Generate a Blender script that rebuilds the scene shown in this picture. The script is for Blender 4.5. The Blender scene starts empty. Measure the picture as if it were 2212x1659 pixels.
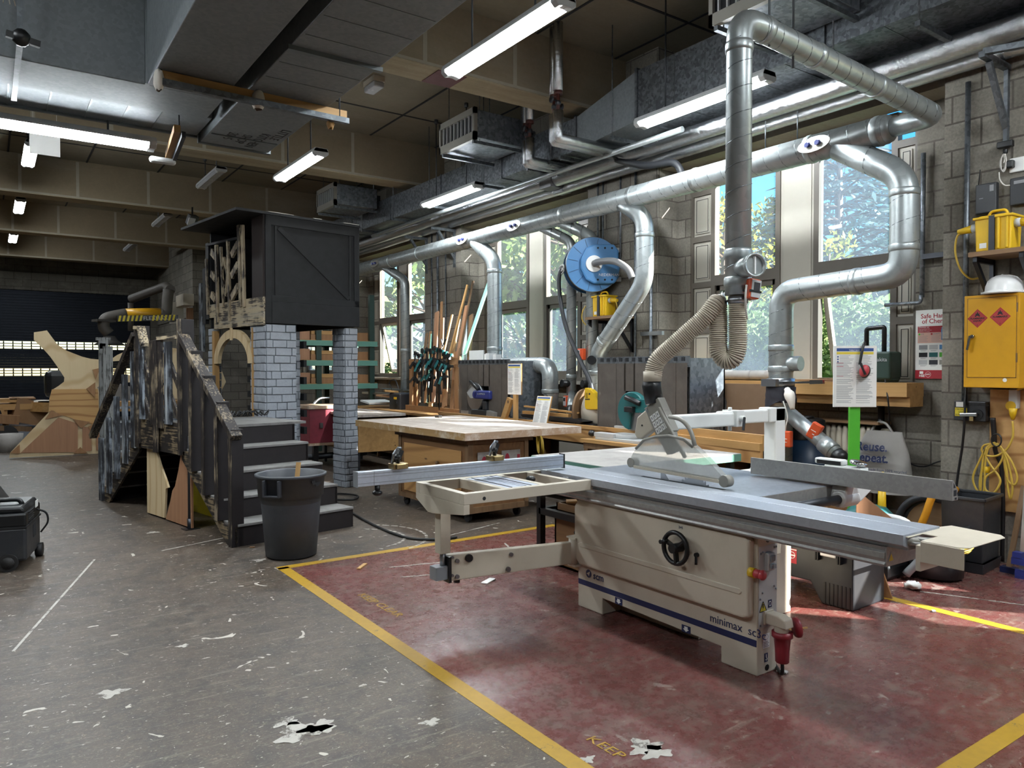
import bpy, bmesh, math, random
from math import sin, cos, tan, pi, radians as R, atan2, sqrt, hypot
from mathutils import Matrix, Vector, noise
random.seed(7)
SC = bpy.context.scene
COL = SC.collection
# ---------------------------------------------------------------- camera
EYE = 1.55; FPX = 1614.0; IW, IH = 2212.0, 1659.0; YAW = R(35.1); PITCH = math.atan((IH/2-797)/FPX)
cam_d = bpy.data.cameras.new('camera'); cam = bpy.data.objects.new('camera', cam_d); COL.objects.link(cam)
cam_d.sensor_fit = 'HORIZONTAL'; cam_d.sensor_width = 36.0; cam_d.lens = FPX/IW*36.0
cam_d.clip_start = 0.05; cam_d.clip_end = 300
cam.location = (0, 0, EYE); cam.rotation_euler = (pi/2-PITCH, 0, -YAW)
SC.camera = cam
# ---------------------------------------------------------------- view, world, sun
SC.view_settings.view_transform = 'Standard'; SC.view_settings.look = 'None'
SC.view_settings.gamma = 1.0; SC.view_settings.use_curve_mapping = False
SC.view_settings.exposure = 0.6
SUN_DIR = Vector((-1.0, 1.25, -1.04)).normalized()      # the way the light travels
wd = bpy.data.worlds.new('world'); SC.world = wd; wd.use_nodes = True
nt = wd.node_tree; nt.nodes.clear()
wo = nt.nodes.new('ShaderNodeOutputWorld'); bg = nt.nodes.new('ShaderNodeBackground'); sk = nt.nodes.new('ShaderNodeTexSky')
sk.sky_type = 'NISHITA'; sk.sun_disc = False; sk.sun_elevation = math.asin(-SUN_DIR.z); sk.sun_rotation = atan2(-SUN_DIR.x, -SUN_DIR.y)
sk.air_density = 1.2; sk.dust_density = 0.3; sk.ozone_density = 4.0
hs = nt.nodes.new('ShaderNodeHueSaturation'); hs.inputs['Saturation'].default_value = 1.45
nt.links.new(sk.outputs[0], hs.inputs['Color']); nt.links.new(hs.outputs[0], bg.inputs['Color'])
bg.inputs['Strength'].default_value = 0.22
nt.links.new(bg.outputs[0], wo.inputs['Surface'])
sun_d = bpy.data.lights.new('sun', 'SUN'); sun = bpy.data.objects.new('sun', sun_d); COL.objects.link(sun)
sun_d.energy = 26.0; sun_d.angle = R(0.5); sun_d.color = (1.0, 0.95, 0.87)
sun.rotation_euler = SUN_DIR.to_track_quat('-Z', 'Y').to_euler()
TUBE = 82.0            # emission of the lit ceiling battens
try:
    SC.cycles.caustics_reflective = False; SC.cycles.caustics_refractive = False
    SC.cycles.sample_clamp_indirect = 4.0; SC.cycles.max_bounces = 10; SC.cycles.diffuse_bounces = 5
    SC.cycles.transparent_max_bounces = 16; SC.cycles.use_denoising = True
except Exception: pass
# ---------------------------------------------------------------- measuring rays (photo pixel + a real plane -> a point)
_f0 = Vector((sin(YAW), cos(YAW), 0)); _rt = Vector((cos(YAW), -sin(YAW), 0)); _u0 = Vector((0, 0, 1))
_fw = _f0*cos(PITCH)-_u0*sin(PITCH); _up = _u0*cos(PITCH)+_f0*sin(PITCH)
def _ray(x, y): return _fw+_rt*((x-IW/2)/FPX)+_up*((IH/2-y)/FPX)
def OX(x, y, X): r = _ray(x, y); return Vector((0, 0, EYE))+r*(X/r.x)
def OY(x, y, Y): r = _ray(x, y); return Vector((0, 0, EYE))+r*(Y/r.y)
def OZ(x, y, z): r = _ray(x, y); return Vector((0, 0, EYE))+r*((z-EYE)/r.z)
# ---------------------------------------------------------------- objects
WM = {}
EACH = {'collar','flange','hanging_rod','red_band','pink_panel','door_jamb','grip','hook_plate','latch_rib','bolt','screw','hole','roller','frame_knob','bearing','brace','symbol','symbol_field','red_mark','bolt_hole','mounting_arm','vent','channel','valve','spray_paint','paint_patch','fork_label','fork_arrow','bracket','jaw','leg','tick','carton','strap','ridge','support','wing_bolt','skirt','rail','beam','wheel','torn_edge','cap_rail','white_fitting','profile_void'}
def tag(o, label=None, cat=None, group=None, kind=None):
    if label: o['label'] = label
    if cat: o['category'] = cat
    if group: o['group'] = group
    if kind: o['kind'] = kind
    return o
def thing(name, label, cat, loc=(0, 0, 0), rz=0.0, group=None):
    o = bpy.data.objects.new(name, None); COL.objects.link(o); o.empty_display_size = 0.1
    o.location = loc; o.rotation_euler = (0, 0, rz); WM[o.name] = Matrix.Translation(Vector(loc)) @ Matrix.Rotation(rz, 4, 'Z')
    return tag(o, label, cat, group)
def at(o): return WM[o.name]
def kids(o): return [c for c in bpy.data.objects if c.parent == o]
def copy_tree(o, loc=None, rz=None, label=None):
    allc = {}
    for c in bpy.data.objects:
        if c.parent: allc.setdefault(c.parent.name, []).append(c)
    def rec(s, par):
        c = s.copy(); COL.objects.link(c); c.parent = par; WM[c.name] = WM.get(s.name, Matrix())
        for ch in allc.get(s.name, []): rec(ch, c)
        return c
    c = rec(o, None)
    if loc is not None: c.location = loc
    if rz is not None: c.rotation_euler = (0, 0, rz)
    if label: c['label'] = label
    return c
class MB:
    """collects shapes in one bmesh; M places them"""
    def __init__(self, M=None):
        self.bm = bmesh.new(); self.M = M.copy() if M else Matrix(); self.mi = 0
    def _v(self, p): return self.bm.verts.new(self.M @ Vector(p))
    def _f(self, vs, smooth=False):
        try: f = self.bm.faces.new(vs)
        except ValueError: return None
        f.material_index = self.mi; f.smooth = smooth; return f
    def box(self, a, b, M=None):
        x0, y0, z0 = a; x1, y1, z1 = b
        T = M if M else Matrix()
        v = [self._v(T @ Vector(p)) for p in ((x0,y0,z0),(x1,y0,z0),(x1,y1,z0),(x0,y1,z0),(x0,y0,z1),(x1,y0,z1),(x1,y1,z1),(x0,y1,z1))]
        for q in ((3,2,1,0),(4,5,6,7),(0,1,5,4),(1,2,6,5),(2,3,7,6),(3,0,4,7)): self._f([v[i] for i in q])
        return self
    def cbox(self, c, s, rz=0, rx=0, ry=0):
        T = Matrix.Translation(Vector(c)) @ Matrix.Rotation(rz,4,'Z') @ Matrix.Rotation(ry,4,'Y') @ Matrix.Rotation(rx,4,'X')
        return self.box((-s[0]/2,-s[1]/2,-s[2]/2),(s[0]/2,s[1]/2,s[2]/2),T)
    def bar(self, p, q, w, h, up=(0,0,1)):
        """rectangular bar from p to q, width w across, h along up"""
        p = Vector(p); q = Vector(q); d = (q-p); L = d.length; d.normalize(); u = Vector(up)
        if abs(d.dot(u)) > .99: u = Vector((0,1,0))
        s = d.cross(u).normalized(); u = s.cross(d).normalized()
        T = Matrix((( d.x, s.x, u.x, p.x),(d.y, s.y, u.y, p.y),(d.z, s.z, u.z, p.z),(0,0,0,1)))
        return self.box((0,-w/2,-h/2),(L,w/2,h/2),T)
    def tube(self, pts, r, n=10, caps=True, closed=False, rings=None):
        """round tube along points; r a number or one per point"""
        P = [Vector(p) for p in pts]; m = len(P); rr = r if hasattr(r,'__len__') else [r]*m
        t0 = (P[1]-P[0]).normalized(); a = Vector((0,0,1)) if abs(t0.z) < .9 else Vector((1,0,0))
        nrm = (a-t0*a.dot(t0)).normalized(); R_ = []
        for i in range(m):
            if closed: t = (P[(i+1)%m]-P[i-1]).normalized()
            elif i == 0: t = (P[1]-P[0]).normalized()
            elif i == m-1: t = (P[-1]-P[-2]).normalized()
            else:
                t = ((P[i+1]-P[i]).normalized()+(P[i]-P[i-1]).normalized())
                t = t.normalized() if t.length > 1e-6 else (P[i+1]-P[i]).normalized()
            nrm = (nrm-t*nrm.dot(t)); nrm = nrm.normalized() if nrm.length > 1e-6 else t.orthogonal().normalized()
            b = t.cross(nrm); k = 1.0
            if 0 < i < m-1 and not closed:
                c = (P[i+1]-P[i]).normalized().dot((P[i]-P[i-1]).normalized()); k = min(1.5, 1/max(.4, sqrt((1+c)/2)))
            ring = []
            for j in range(n):
                an = 2*pi*j/n; ring.append(self._v(P[i]+(nrm*cos(an)+b*sin(an))*rr[i]))
            R_.append(ring)
        for i in range(m if closed else m-1):
            A, B = R_[i], R_[(i+1)%m]
            for j in range(n): self._f([A[j],A[(j+1)%n],B[(j+1)%n],B[j]], True)
        if caps and not closed:
            self._f(list(reversed(R_[0]))); self._f(R_[-1])
        return self
    def cyl(self, p, q, r, n=16, r2=None): return self.tube([p, q], [r, r if r2 is None else r2], n)
    def lathe(self, prof, n=24, c=(0,0,0), M=None):
        T = M if M else Matrix.Translation(Vector(c)); rings = []
        for (r, z) in prof:
            if r < 1e-5: rings.append([self._v(T @ Vector((0,0,z)))])
            else: rings.append([self._v(T @ Vector((r*cos(2*pi*j/n), r*sin(2*pi*j/n), z))) for j in range(n)])
        for A, B in zip(rings, rings[1:]):
            for j in range(n):
                k = (j+1)%n
                if len(A) == 1 and len(B) == 1: continue
                if len(A) == 1: self._f([A[0],B[k],B[j]], True)
                elif len(B) == 1: self._f([A[j],A[k],B[0]], True)
                else: self._f([A[j],A[k],B[k],B[j]], True)
        return self
    def prism(self, poly, o, u, v, w):
        """polygon (a,b) -> o+a*u+b*v, extruded by vector w"""
        o, u, v, w = Vector(o), Vector(u), Vector(v), Vector(w)
        A = [self._v(o+u*a+v*b) for a, b in poly]; B = [self._v(o+u*a+v*b+w) for a, b in poly]; n = len(poly)
        self._f(list(reversed(A))); self._f(B)
        for i in range(n): self._f([A[i],A[(i+1)%n],B[(i+1)%n],B[i]])
        return self
    def quad(self, a, b, c, d): self._f([self._v(a),self._v(b),self._v(c),self._v(d)]); return self
    def poly(self, pts): self._f([self._v(p) for p in pts]); return self
    def sphere(self, c, r, n=12, m=8, s=(1,1,1)):
        prof = [(r*sin(pi*i/m), -r*cos(pi*i/m)) for i in range(m+1)]
        return self.lathe([(max(0,a),b) for a,b in prof], n, M=Matrix.Translation(Vector(c)) @ Matrix.Diagonal((s[0],s[1],s[2],1)))
    def grid(self, fn, nu, nv, smooth=True):
        V = [[self._v(fn(i/nu, j/nv)) for j in range(nv+1)] for i in range(nu+1)]
        for i in range(nu):
            for j in range(nv): self._f([V[i][j],V[i+1][j],V[i+1][j+1],V[i][j+1]], smooth)
        return self
    def m(self, i): self.mi = i; return self
    def clusters(self):
        """loose islands of the bmesh, islands that touch counted together"""
        bm = self.bm; bm.verts.index_update(); seen = {}; isl = []
        for v in bm.verts:
            if v.index in seen: continue
            st = [v]; seen[v.index] = len(isl); cur = []
            while st:
                a = st.pop(); cur.append(a)
                for e in a.link_edges:
                    b = e.other_vert(a)
                    if b.index not in seen: seen[b.index] = len(isl); st.append(b)
            isl.append(cur)
        bb = [([min(v.co[i] for v in c)-.002 for i in range(3)],[max(v.co[i] for v in c)+.002 for i in range(3)]) for c in isl]; par = list(range(len(isl)))
        def find(i):
            while par[i] != i: i = par[i]
            return i
        for i in range(len(isl)):
            for j in range(i):
                if all(bb[i][0][k] <= bb[j][1][k] and bb[j][0][k] <= bb[i][1][k] for k in range(3)): par[find(i)] = find(j)
        out = {}
        for i, c in enumerate(isl): out.setdefault(find(i), []).extend(c)
        return list(out.values())
    def build(self, name, mats, parent=None, bevel=0.0, seg=2, label=None, thick=0.0, smooth=False):
        bm = self.bm
        if parent is not None and name in EACH:
            cl = self.clusters()
            if 1 < len(cl) <= 100:
                res = None
                for c in cl:
                    k = MB(); mp = {v: k.bm.verts.new(v.co) for v in c}
                    for f in {f for v in c for f in v.link_faces}:
                        try: g = k.bm.faces.new([mp[v] for v in f.verts]); g.material_index = f.material_index; g.smooth = f.smooth
                        except ValueError: pass
                    o = k.build(name, mats, parent, bevel, seg, label, thick, smooth); res = res or o
                bm.free(); return res
        bmesh.ops.recalc_face_normals(bm, faces=bm.faces[:])
        me = bpy.data.meshes.new(name); o = bpy.data.objects.new(name, me)
        if parent is not None:
            Mi = WM[parent.name].inverted(); bm.transform(Mi); o.parent = parent; WM[o.name] = WM[parent.name]
        else:
            xs = [v.co for v in bm.verts]
            c = Vector(((min(v.x for v in xs)+max(v.x for v in xs))/2, (min(v.y for v in xs)+max(v.y for v in xs))/2, min(v.z for v in xs)))
            bm.transform(Matrix.Translation(-c)); o.location = c; WM[o.name] = Matrix.Translation(c)
        bm.to_mesh(me); bm.free()
        for mt in (mats if isinstance(mats, (list, tuple)) else [mats]): me.materials.append(mt)
        COL.objects.link(o)
        if WM.get(o.name) is None: WM[o.name] = Matrix()
        if thick:
            md = o.modifiers.new('solid', 'SOLIDIFY'); md.thickness = thick; md.offset = 0
        if bevel:
            md = o.modifiers.new('bevel', 'BEVEL'); md.width = bevel; md.segments = seg; md.limit_method = 'ANGLE'; md.angle_limit = R(40)
        if smooth:
            for p in me.polygons: p.use_smooth = True
        if label: o['label'] = label
        return o
def one(mb, name, mats, label, cat, group=None, bevel=0.0, **k):
    return tag(mb.build(name, mats, None, bevel, **k), label, cat, group)
def struct(mb, name, mats, parent=None, bevel=0.0):
    o = mb.build(name, mats, parent, bevel)
    if parent is None: o['kind'] = 'structure'
    return o
def frame(o, x, y):
    """matrix with origin o, x axis x, y axis y"""
    x = Vector(x).normalized(); y = Vector(y); z = x.cross(y).normalized(); y = z.cross(x); o = Vector(o)
    return Matrix(((x.x,y.x,z.x,o.x),(x.y,y.y,z.y,o.y),(x.z,y.z,z.z,o.z),(0,0,0,1)))
def text(mb, s, M, size, align='LEFT', ext=0.0006, sx=1.0, bold=0.0):
    """adds lettering to mb as flat mesh, baseline at M's origin"""
    cu = bpy.data.curves.new('lettering', 'FONT'); cu.body = s; cu.size = size; cu.align_x = align; cu.extrude = ext; cu.offset = bold; cu.resolution_u = 2
    ob = bpy.data.objects.new('lettering', cu); COL.objects.link(ob)
    dg = bpy.context.evaluated_depsgraph_get(); dg.update()
    me = bpy.data.meshes.new_from_object(ob.evaluated_get(dg))
    T = mb.M @ M @ Matrix.Diagonal((sx,1,1,1)); n0 = len(mb.bm.verts); f0 = len(mb.bm.faces)
    me.transform(T); mb.bm.from_mesh(me); mb.bm.faces.ensure_lookup_table()
    for f in mb.bm.faces[f0:]: f.material_index = mb.mi
    bpy.data.objects.remove(ob); bpy.data.meshes.remove(me); bpy.data.curves.remove(cu)
    return mb
def bez(p, q, n=16):
    """smooth curve through points p (Catmull-Rom)"""
    P = [Vector(a) for a in p]; P = [P[0]*2-P[1]]+P+[P[-1]*2-P[-2]]; out = []
    for i in range(1, len(P)-2):
        for k in range(q):
            t = k/q; a, b, c, d = P[i-1], P[i], P[i+1], P[i+2]
            out.append(0.5*((2*b)+(c-a)*t+(2*a-5*b+4*c-d)*t*t+(3*b-a-3*c+d)*t**3))
    out.append(P[-2]); return out
def corner(pts, rad, n=6):
    """polyline with rounded corners"""
    P = [Vector(p) for p in pts]; out = [P[0]]
    for i in range(1, len(P)-1):
        a, b, c = P[i-1], P[i], P[i+1]; r = min(rad, (a-b).length*.49, (c-b).length*.49)
        p = b+(a-b).normalized()*r; q = b+(c-b).normalized()*r
        for k in range(n+1):
            t = k/n; out.append(p*(1-t)**2+b*2*t*(1-t)+q*t*t)
    out.append(P[-1]); return out
# ---------------------------------------------------------------- materials
MATS = {}
def hexc(h): 
    h = h.lstrip('#'); c = [int(h[i:i+2],16)/255 for i in (0,2,4)]
    return tuple(((x/12.92) if x <= .04045 else ((x+.055)/1.055)**2.4) for x in c)+(1,)
class N:
    """small node helper"""
    def __init__(self, name):
        self.m = bpy.data.materials.new(name); self.m.use_nodes = True; self.t = self.m.node_tree; self.t.nodes.clear()
        self.out = self.add('ShaderNodeOutputMaterial'); self.b = self.add('ShaderNodeBsdfPrincipled'); self.l(self.b.outputs[0], self.out.inputs[0]); MATS[name] = self.m
    def add(self, ty, **k):
        n = self.t.nodes.new(ty)
        for a, v in k.items(): setattr(n, a, v)
        return n
    def l(self, a, b): self.t.links.new(a, b)
    def co(self, world=False, scale=(1,1,1), rot=(0,0,0)):
        if world: s = self.add('ShaderNodeNewGeometry').outputs['Position']
        else: s = self.add('ShaderNodeTexCoord').outputs['Object']
        mp = self.add('ShaderNodeMapping'); mp.inputs['Scale'].default_value = scale; mp.inputs['Rotation'].default_value = rot
        self.l(s, mp.inputs[0]); return mp.outputs[0]
    def wallco(self):
        """u = x+y, v = z in world metres: right for any upright axis-aligned face"""
        g = self.add('ShaderNodeNewGeometry'); sp = self.add('ShaderNodeSeparateXYZ'); self.l(g.outputs['Position'], sp.inputs[0])
        a = self.math('ADD', sp.outputs[0], sp.outputs[1]); c = self.add('ShaderNodeCombineXYZ'); self.l(a, c.inputs[0]); self.l(sp.outputs[2], c.inputs[1]); return c.outputs[0]
    def noise(self, co, scale, detail=4, rough=.55, dist=0.0):
        n = self.add('ShaderNodeTexNoise'); n.inputs['Scale'].default_value = scale; n.inputs['Detail'].default_value = detail; n.inputs['Roughness'].default_value = rough; n.inputs['Distortion'].default_value = dist
        self.l(co, n.inputs['Vector']); return n.outputs['Fac']
    def ramp(self, f, stops, interp='LINEAR'):
        r = self.add('ShaderNodeValToRGB'); e = r.color_ramp.elements; r.color_ramp.interpolation = interp
        while len(e) < len(stops): e.new(.5)
        for x, (p, c) in zip(e, stops): x.position = p; x.color = c if not isinstance(c, str) else hexc(c)
        self.l(f, r.inputs[0]); return r.outputs[0]
    def step(self, f, a, b): return self.ramp(f, [(a,(0,0,0,1)),(b,(1,1,1,1))])
    def mix(self, f, a, b, blend='MIX'):
        n = self.add('ShaderNodeMixRGB', blend_type=blend)
        for i, x in ((0,f),(1,a),(2,b)):
            if isinstance(x, str): n.inputs[i].default_value = hexc(x)
            elif isinstance(x, (tuple, float, int)): n.inputs[i].default_value = x
            else: self.l(x, n.inputs[i])
        return n.outputs[0]
    def math(self, op, a, b=0.0, c=None):
        n = self.add('ShaderNodeMath', operation=op)
        for i, x in ((0,a),(1,b),(2,c)):
            if x is None: continue
            if isinstance(x, (float, int)): n.inputs[i].default_value = x
            else: self.l(x, n.inputs[i])
        return n.outputs[0]
    def set(self, col=None, rough=None, metal=None, bump=None, bs=.3, bd=.01, **k):
        for key, x in (('Base Color',col),('Roughness',rough),('Metallic',metal)):
            if x is None: continue
            if isinstance(x, str): self.b.inputs[key].default_value = hexc(x)
            elif isinstance(x, (tuple, float, int)): self.b.inputs[key].default_value = x
            else: self.l(x, self.b.inputs[key])
        if bump is not None:
            n = self.add('ShaderNodeBump'); n.inputs['Strength'].default_value = bs; n.inputs['Distance'].default_value = bd; self.l(bump, n.inputs['Height']); self.l(n.outputs[0], self.b.inputs['Normal'])
        for kk, v in k.items(): self.b.inputs[kk].default_value = v
        return self.m
def paint(name, col, rough=.5, var=.12, metal=0.0, scale=9.0, dirt=None, dirt_amt=.5, bump=0.0):
    n = N(name); c = n.co(); f = n.noise(c, scale, 5, .6)
    a = n.mix(n.math('MULTIPLY', n.step(f,.3,.75), var), col, '#000000')
    if dirt: a = n.mix(n.math('MULTIPLY', n.step(n.noise(c, scale*.45, 8, .72), .52, .7), dirt_amt), a, dirt)
    rr = n.math('ADD', n.math('MULTIPLY', f, .2), rough-.1)
    return n.set(a, rr, metal, bump=f if bump else None, bs=bump)
def metal(name, col, rough=.35, var=.15, scale=6.0, stretch=(1,1,1)):
    n = N(name); c = n.co(scale=stretch); f = n.noise(c, scale, 6, .65)
    return n.set(n.mix(n.math('MULTIPLY', f, var), col, '#202428'), n.math('ADD', n.math('MULTIPLY', f, .25), rough-.1), 1.0)
def wood(name, light, dark, axis='X', rough=.6, scale=1.0, knots=True, dirt=None, ply=False):
    n = N(name); st = {'X':(.06,1,1),'Y':(1,.06,1),'Z':(1,1,.06)}[axis]
    c = n.co(scale=tuple(s*scale for s in st))
    f = n.noise(c, 9, 6, .6, 1.5); g = n.noise(n.co(scale=tuple(s*scale for s in st)), 70, 3, .6)
    if ply:
        w = n.add('ShaderNodeTexWave', wave_type='RINGS', bands_direction=axis); w.inputs['Scale'].default_value = 3.0*scale; w.inputs['Distortion'].default_value = 9; w.inputs['Detail'].default_value = 2; w.inputs['Detail Scale'].default_value = .7
        n.l(n.co(scale=tuple((.3 if s < 1 else 1)*scale for s in st)), w.inputs['Vector'])
        f2 = n.math('POWER', w.outputs['Fac'], 3.0); f = n.math('MAXIMUM', n.math('MULTIPLY', f2, .75), n.math('MULTIPLY', f, .55))
    a = n.mix(n.step(f, .25, .8), light, dark); a = n.mix(n.math('MULTIPLY', g, .25), a, dark)
    if knots:
        v = n.add('ShaderNodeTexVoronoi'); v.inputs['Scale'].default_value = 5*scale; n.l(n.co(scale=tuple((.35 if s < 1 else 1) for s in st)), v.inputs['Vector'])
        a = n.mix(n.ramp(v.outputs['Distance'], [(.03,(1,1,1,1)),(.07,(0,0,0,1))]), a, '#4a2e18')
    if dirt: a = n.mix(n.math('MULTIPLY', n.step(n.noise(n.co(), 4, 8, .75), .5, .68), .75), a, dirt)
    return n.set(a, rough, 0.0, bump=f, bs=.08)
def emis(name, col, s):
    n = N(name); n.t.nodes.remove(n.b); e = n.add('ShaderNodeEmission'); e.inputs[0].default_value = hexc(col); e.inputs[1].default_value = s; n.l(e.outputs[0], n.out.inputs[0]); return n.m
def clear(name, tint='#ffffff', gloss=.08, rough=.02, milk=0.0, milkcol='#d8dadc', fres=True):
    """thin clear sheet: light passes straight through, with a faint sheen, and dust (milk)"""
    n = N(name); n.t.nodes.remove(n.b); t = n.add('ShaderNodeBsdfTransparent'); t.inputs[0].default_value = hexc(tint); g = n.add('ShaderNodeBsdfGlossy'); g.inputs['Roughness'].default_value = rough
    m = n.add('ShaderNodeMixShader')
    if fres:
        fr = n.add('ShaderNodeLayerWeight'); n.l(n.math('ADD', n.math('MULTIPLY', n.math('POWER', fr.outputs['Facing'], 4.0), .5), .03), m.inputs[0])
    else: m.inputs[0].default_value = gloss
    n.l(t.outputs[0], m.inputs[1]); n.l(g.outputs[0], m.inputs[2]); last = m.outputs[0]
    if milk:
        d = n.add('ShaderNodeBsdfDiffuse'); d.inputs[0].default_value = hexc(milkcol); tr = n.add('ShaderNodeBsdfTranslucent'); tr.inputs[0].default_value = hexc(milkcol)
        a2 = n.add('ShaderNodeMixShader'); a2.inputs[0].default_value = .4; n.l(d.outputs[0], a2.inputs[1]); n.l(tr.outputs[0], a2.inputs[2])
        m2 = n.add('ShaderNodeMixShader'); n.l(n.math('MULTIPLY', n.math('ADD', n.noise(n.co(), 3, 6, .7), .5), milk), m2.inputs[0]); n.l(last, m2.inputs[1]); n.l(a2.outputs[0], m2.inputs[2]); last = m2.outputs[0]
    n.l(last, n.out.inputs[0]); return n.m
# --- floor
def floor_mat(name, red):
    n = N(name); c = n.co(True)
    base = n.noise(c, .9, 8, .7, .4); fine = n.noise(c, 14, 8, .75); mid = n.noise(c, 4.5, 8, .72, .6)
    if red:
        a = n.mix(n.step(base,.35,.7), '#5d3330', '#6b403c'); a = n.mix(n.math('MULTIPLY', n.step(mid,.47,.66), .7), a, '#63524a')
        a = n.mix(n.math('MULTIPLY', n.step(fine,.54,.64), .45), a, '#8f7d70')
    else:
        a = n.mix(n.step(base,.3,.72), '#55463b', '#786857'); a = n.mix(n.math('MULTIPLY', n.step(mid,.46,.6), .8), a, '#3a332e')
        a = n.mix(n.math('MULTIPLY', n.step(fine,.52,.62), .6), a, '#857c6e')
        hue = n.noise(n.co(True,(1,1,1),(0,0,.7)), 6, 4, .8, 1.0)
        a = n.mix(n.math('MULTIPLY', n.step(hue,.66,.72), .55), a, '#5c3030'); a = n.mix(n.math('MULTIPLY', n.step(n.noise(n.co(True,(1,1,1),(0,0,1.9)), 5, 4, .8, 1.0),.66,.72), .4), a, '#56592f')
    dn = n.noise(n.co(True,(1,1.4,1),(0,0,.9)), 34, 6, .8, .5)
    if not red: a = n.mix(n.math('MULTIPLY', n.step(dn,.56,.62), .75), a, '#a39a8a'); a = n.mix(n.math('MULTIPLY', n.step(dn,.42,.36), .6), a, '#2a2521')
    else: a = n.mix(n.math('MULTIPLY', n.step(dn,.6,.68), .4), a, '#9b8878')
    # white and dark flecks of spilt paint, and drag marks
    fl = n.noise(n.co(True,(1,1.6,1),(0,0,.5)), 22, 3, .6, .8)
    a = n.mix(n.math('MULTIPLY', n.step(fl, .67, .69), .8 if not red else .45), a, '#b9b2a6')
    a = n.mix(n.math('MULTIPLY', n.step(n.noise(n.co(True), 7, 2, .5, 1.4), .7, .715), .85 if not red else .25), a, '#c4beb2')
    st = n.noise(n.co(True,(.8,9,1),(0,0,R(35))), 3.2, 6, .7, .3); a = n.mix(n.math('MULTIPLY', n.step(st,.56,.68), .3), a, '#9a9182')
    st2 = n.noise(n.co(True,(9,.7,1),(0,0,R(12))), 3.0, 6, .7, .3); a = n.mix(n.math('MULTIPLY', n.step(st2,.57,.68), .3 if not red else .2), a, '#26211e')
    r = n.math('ADD', n.math('MULTIPLY', fine, .5 if not red else .4), .22 if not red else .08)
    return n.set(a, r, 0.0, bump=n.math('ADD', fine, n.math('MULTIPLY', fl, .6)), bs=.25, bd=.004)
M_floor = floor_mat('floor_grey_paint', False); M_red = floor_mat('floor_red_paint', True)
def worn(name, col, under, amt=.62):
    n = N(name); c = n.co(True); f = n.noise(c, 9, 8, .78); return n.set(n.mix(n.step(f, amt, amt+.06), n.mix(n.math('MULTIPLY', n.noise(c, 30, 4), .35), col, '#3a2c10'), under), .5, 0)
M_yline = worn('yellow_line_paint', '#b08a22', '#4a4036', .6); M_chalk = worn('chalk_line', '#b9b5ac', '#5a534b', .52)
# --- block walls
def block(name, c1, c2, mort):
    n = N(name); co = n.wallco(); b = n.add('ShaderNodeTexBrick'); n.l(co, b.inputs['Vector'])
    for k, v in (('Scale',1.0),('Mortar Size',.009),('Mortar Smooth',.3),('Brick Width',.45),('Row Height',.225),('Bias',0.0)): b.inputs[k].default_value = v
    b.inputs['Color1'].default_value = hexc(c1); b.inputs['Color2'].default_value = hexc(c2); b.inputs['Mortar'].default_value = hexc(mort)
    w = n.co(True); f = n.noise(w, 45, 5, .7); g = n.noise(w, 2.2, 6, .7)
    a = n.mix(n.math('MULTIPLY', n.step(f,.35,.65), .4), b.outputs['Color'], '#3d3b36'); a = n.mix(n.math('MULTIPLY', n.step(g,.5,.72), .3), a, '#a09b90')
    h = n.math('ADD', n.math('MULTIPLY', b.outputs['Fac'], -1.0), n.math('MULTIPLY', f, .35))
    return n.set(a, .92, 0, bump=h, bs=.45, bd=.006)
M_block = block('concrete_block', '#8d887d', '#726d64', '#565049')
M_blockd = block('dim_block', '#6e6a60', '#625e56', '#4a463f')  # dimmed copy of the block wall, shade put into its colour
def conc(name, a, b, seam=True, stain='#6d5c46'):
    n = N(name); c = n.co(True); f = n.noise(c, 1.6, 8, .7, .5); g = n.noise(c, 24, 4, .6)
    x = n.mix(n.step(f,.3,.7), a, b); x = n.mix(n.math('MULTIPLY', g, .3), x, '#4a443a'); x = n.mix(n.math('MULTIPLY', n.step(n.noise(n.co(True,(.25,2,1)),1.2,6,.7),.5,.7), .45), x, stain)
    return n.set(x, .95, 0, bump=g, bs=.15)
M_ceil = conc('ceiling_board', '#77705f', '#857d6b'); M_beam = conc('beam_board', '#80725c', '#8b7d66', stain='#8f8b80'); M_beamlow = conc('beam_soffit', '#a79a80', '#b3a68c')
M_lintel = conc('lintel_concrete', '#8f8a7e', '#a09a8d')
M_seam = paint('seam_filler', '#9a9484', .9); M_dark = paint('dark_void', '#1a1c20', .8)
# --- metals and plastics
def galv(name, a, b, rough=.45, scale=26, metalness=.75):
    n = N(name); c = n.co(True); v = n.add('ShaderNodeTexVoronoi'); v.inputs['Scale'].default_value = scale; n.l(c, v.inputs['Vector'])
    g = n.noise(c, 1.5, 5, .6); x = n.mix(n.ramp(v.outputs['Color'], [(.2,(0,0,0,1)),(.8,(1,1,1,1))]), a, b); x = n.mix(n.math('MULTIPLY', g, .3), x, '#50565c')
    return n.set(x, n.math('ADD', n.math('MULTIPLY', g, .2), rough-.1), metalness)
M_galv = galv('galvanised_sheet', '#6d737a', '#9298a0'); M_duct = galv('silver_duct', '#7d8387', '#878d91', .62, 40, .35); M_spangle = galv('spangled_duct', '#5d6166', '#868b90', .45, 34)
M_spiral = galv('spiral_duct', '#a9b0b0', '#b6bdbd', .36, 18, .62); M_seamline = metal('duct_seam', '#7c8284', .4)
def foil():
    n = N('foil'); c = n.co(True); f = n.noise(c, 26, 6, .75, .8); g = n.noise(n.co(True,(1,.15,1)), 14, 4, .7)
    return n.set(n.mix(f, '#b4b7ba', '#e2e4e6'), .26, 1.0, bump=n.math('ADD', f, g), bs=.55, bd=.01)
M_foil = foil()
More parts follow.
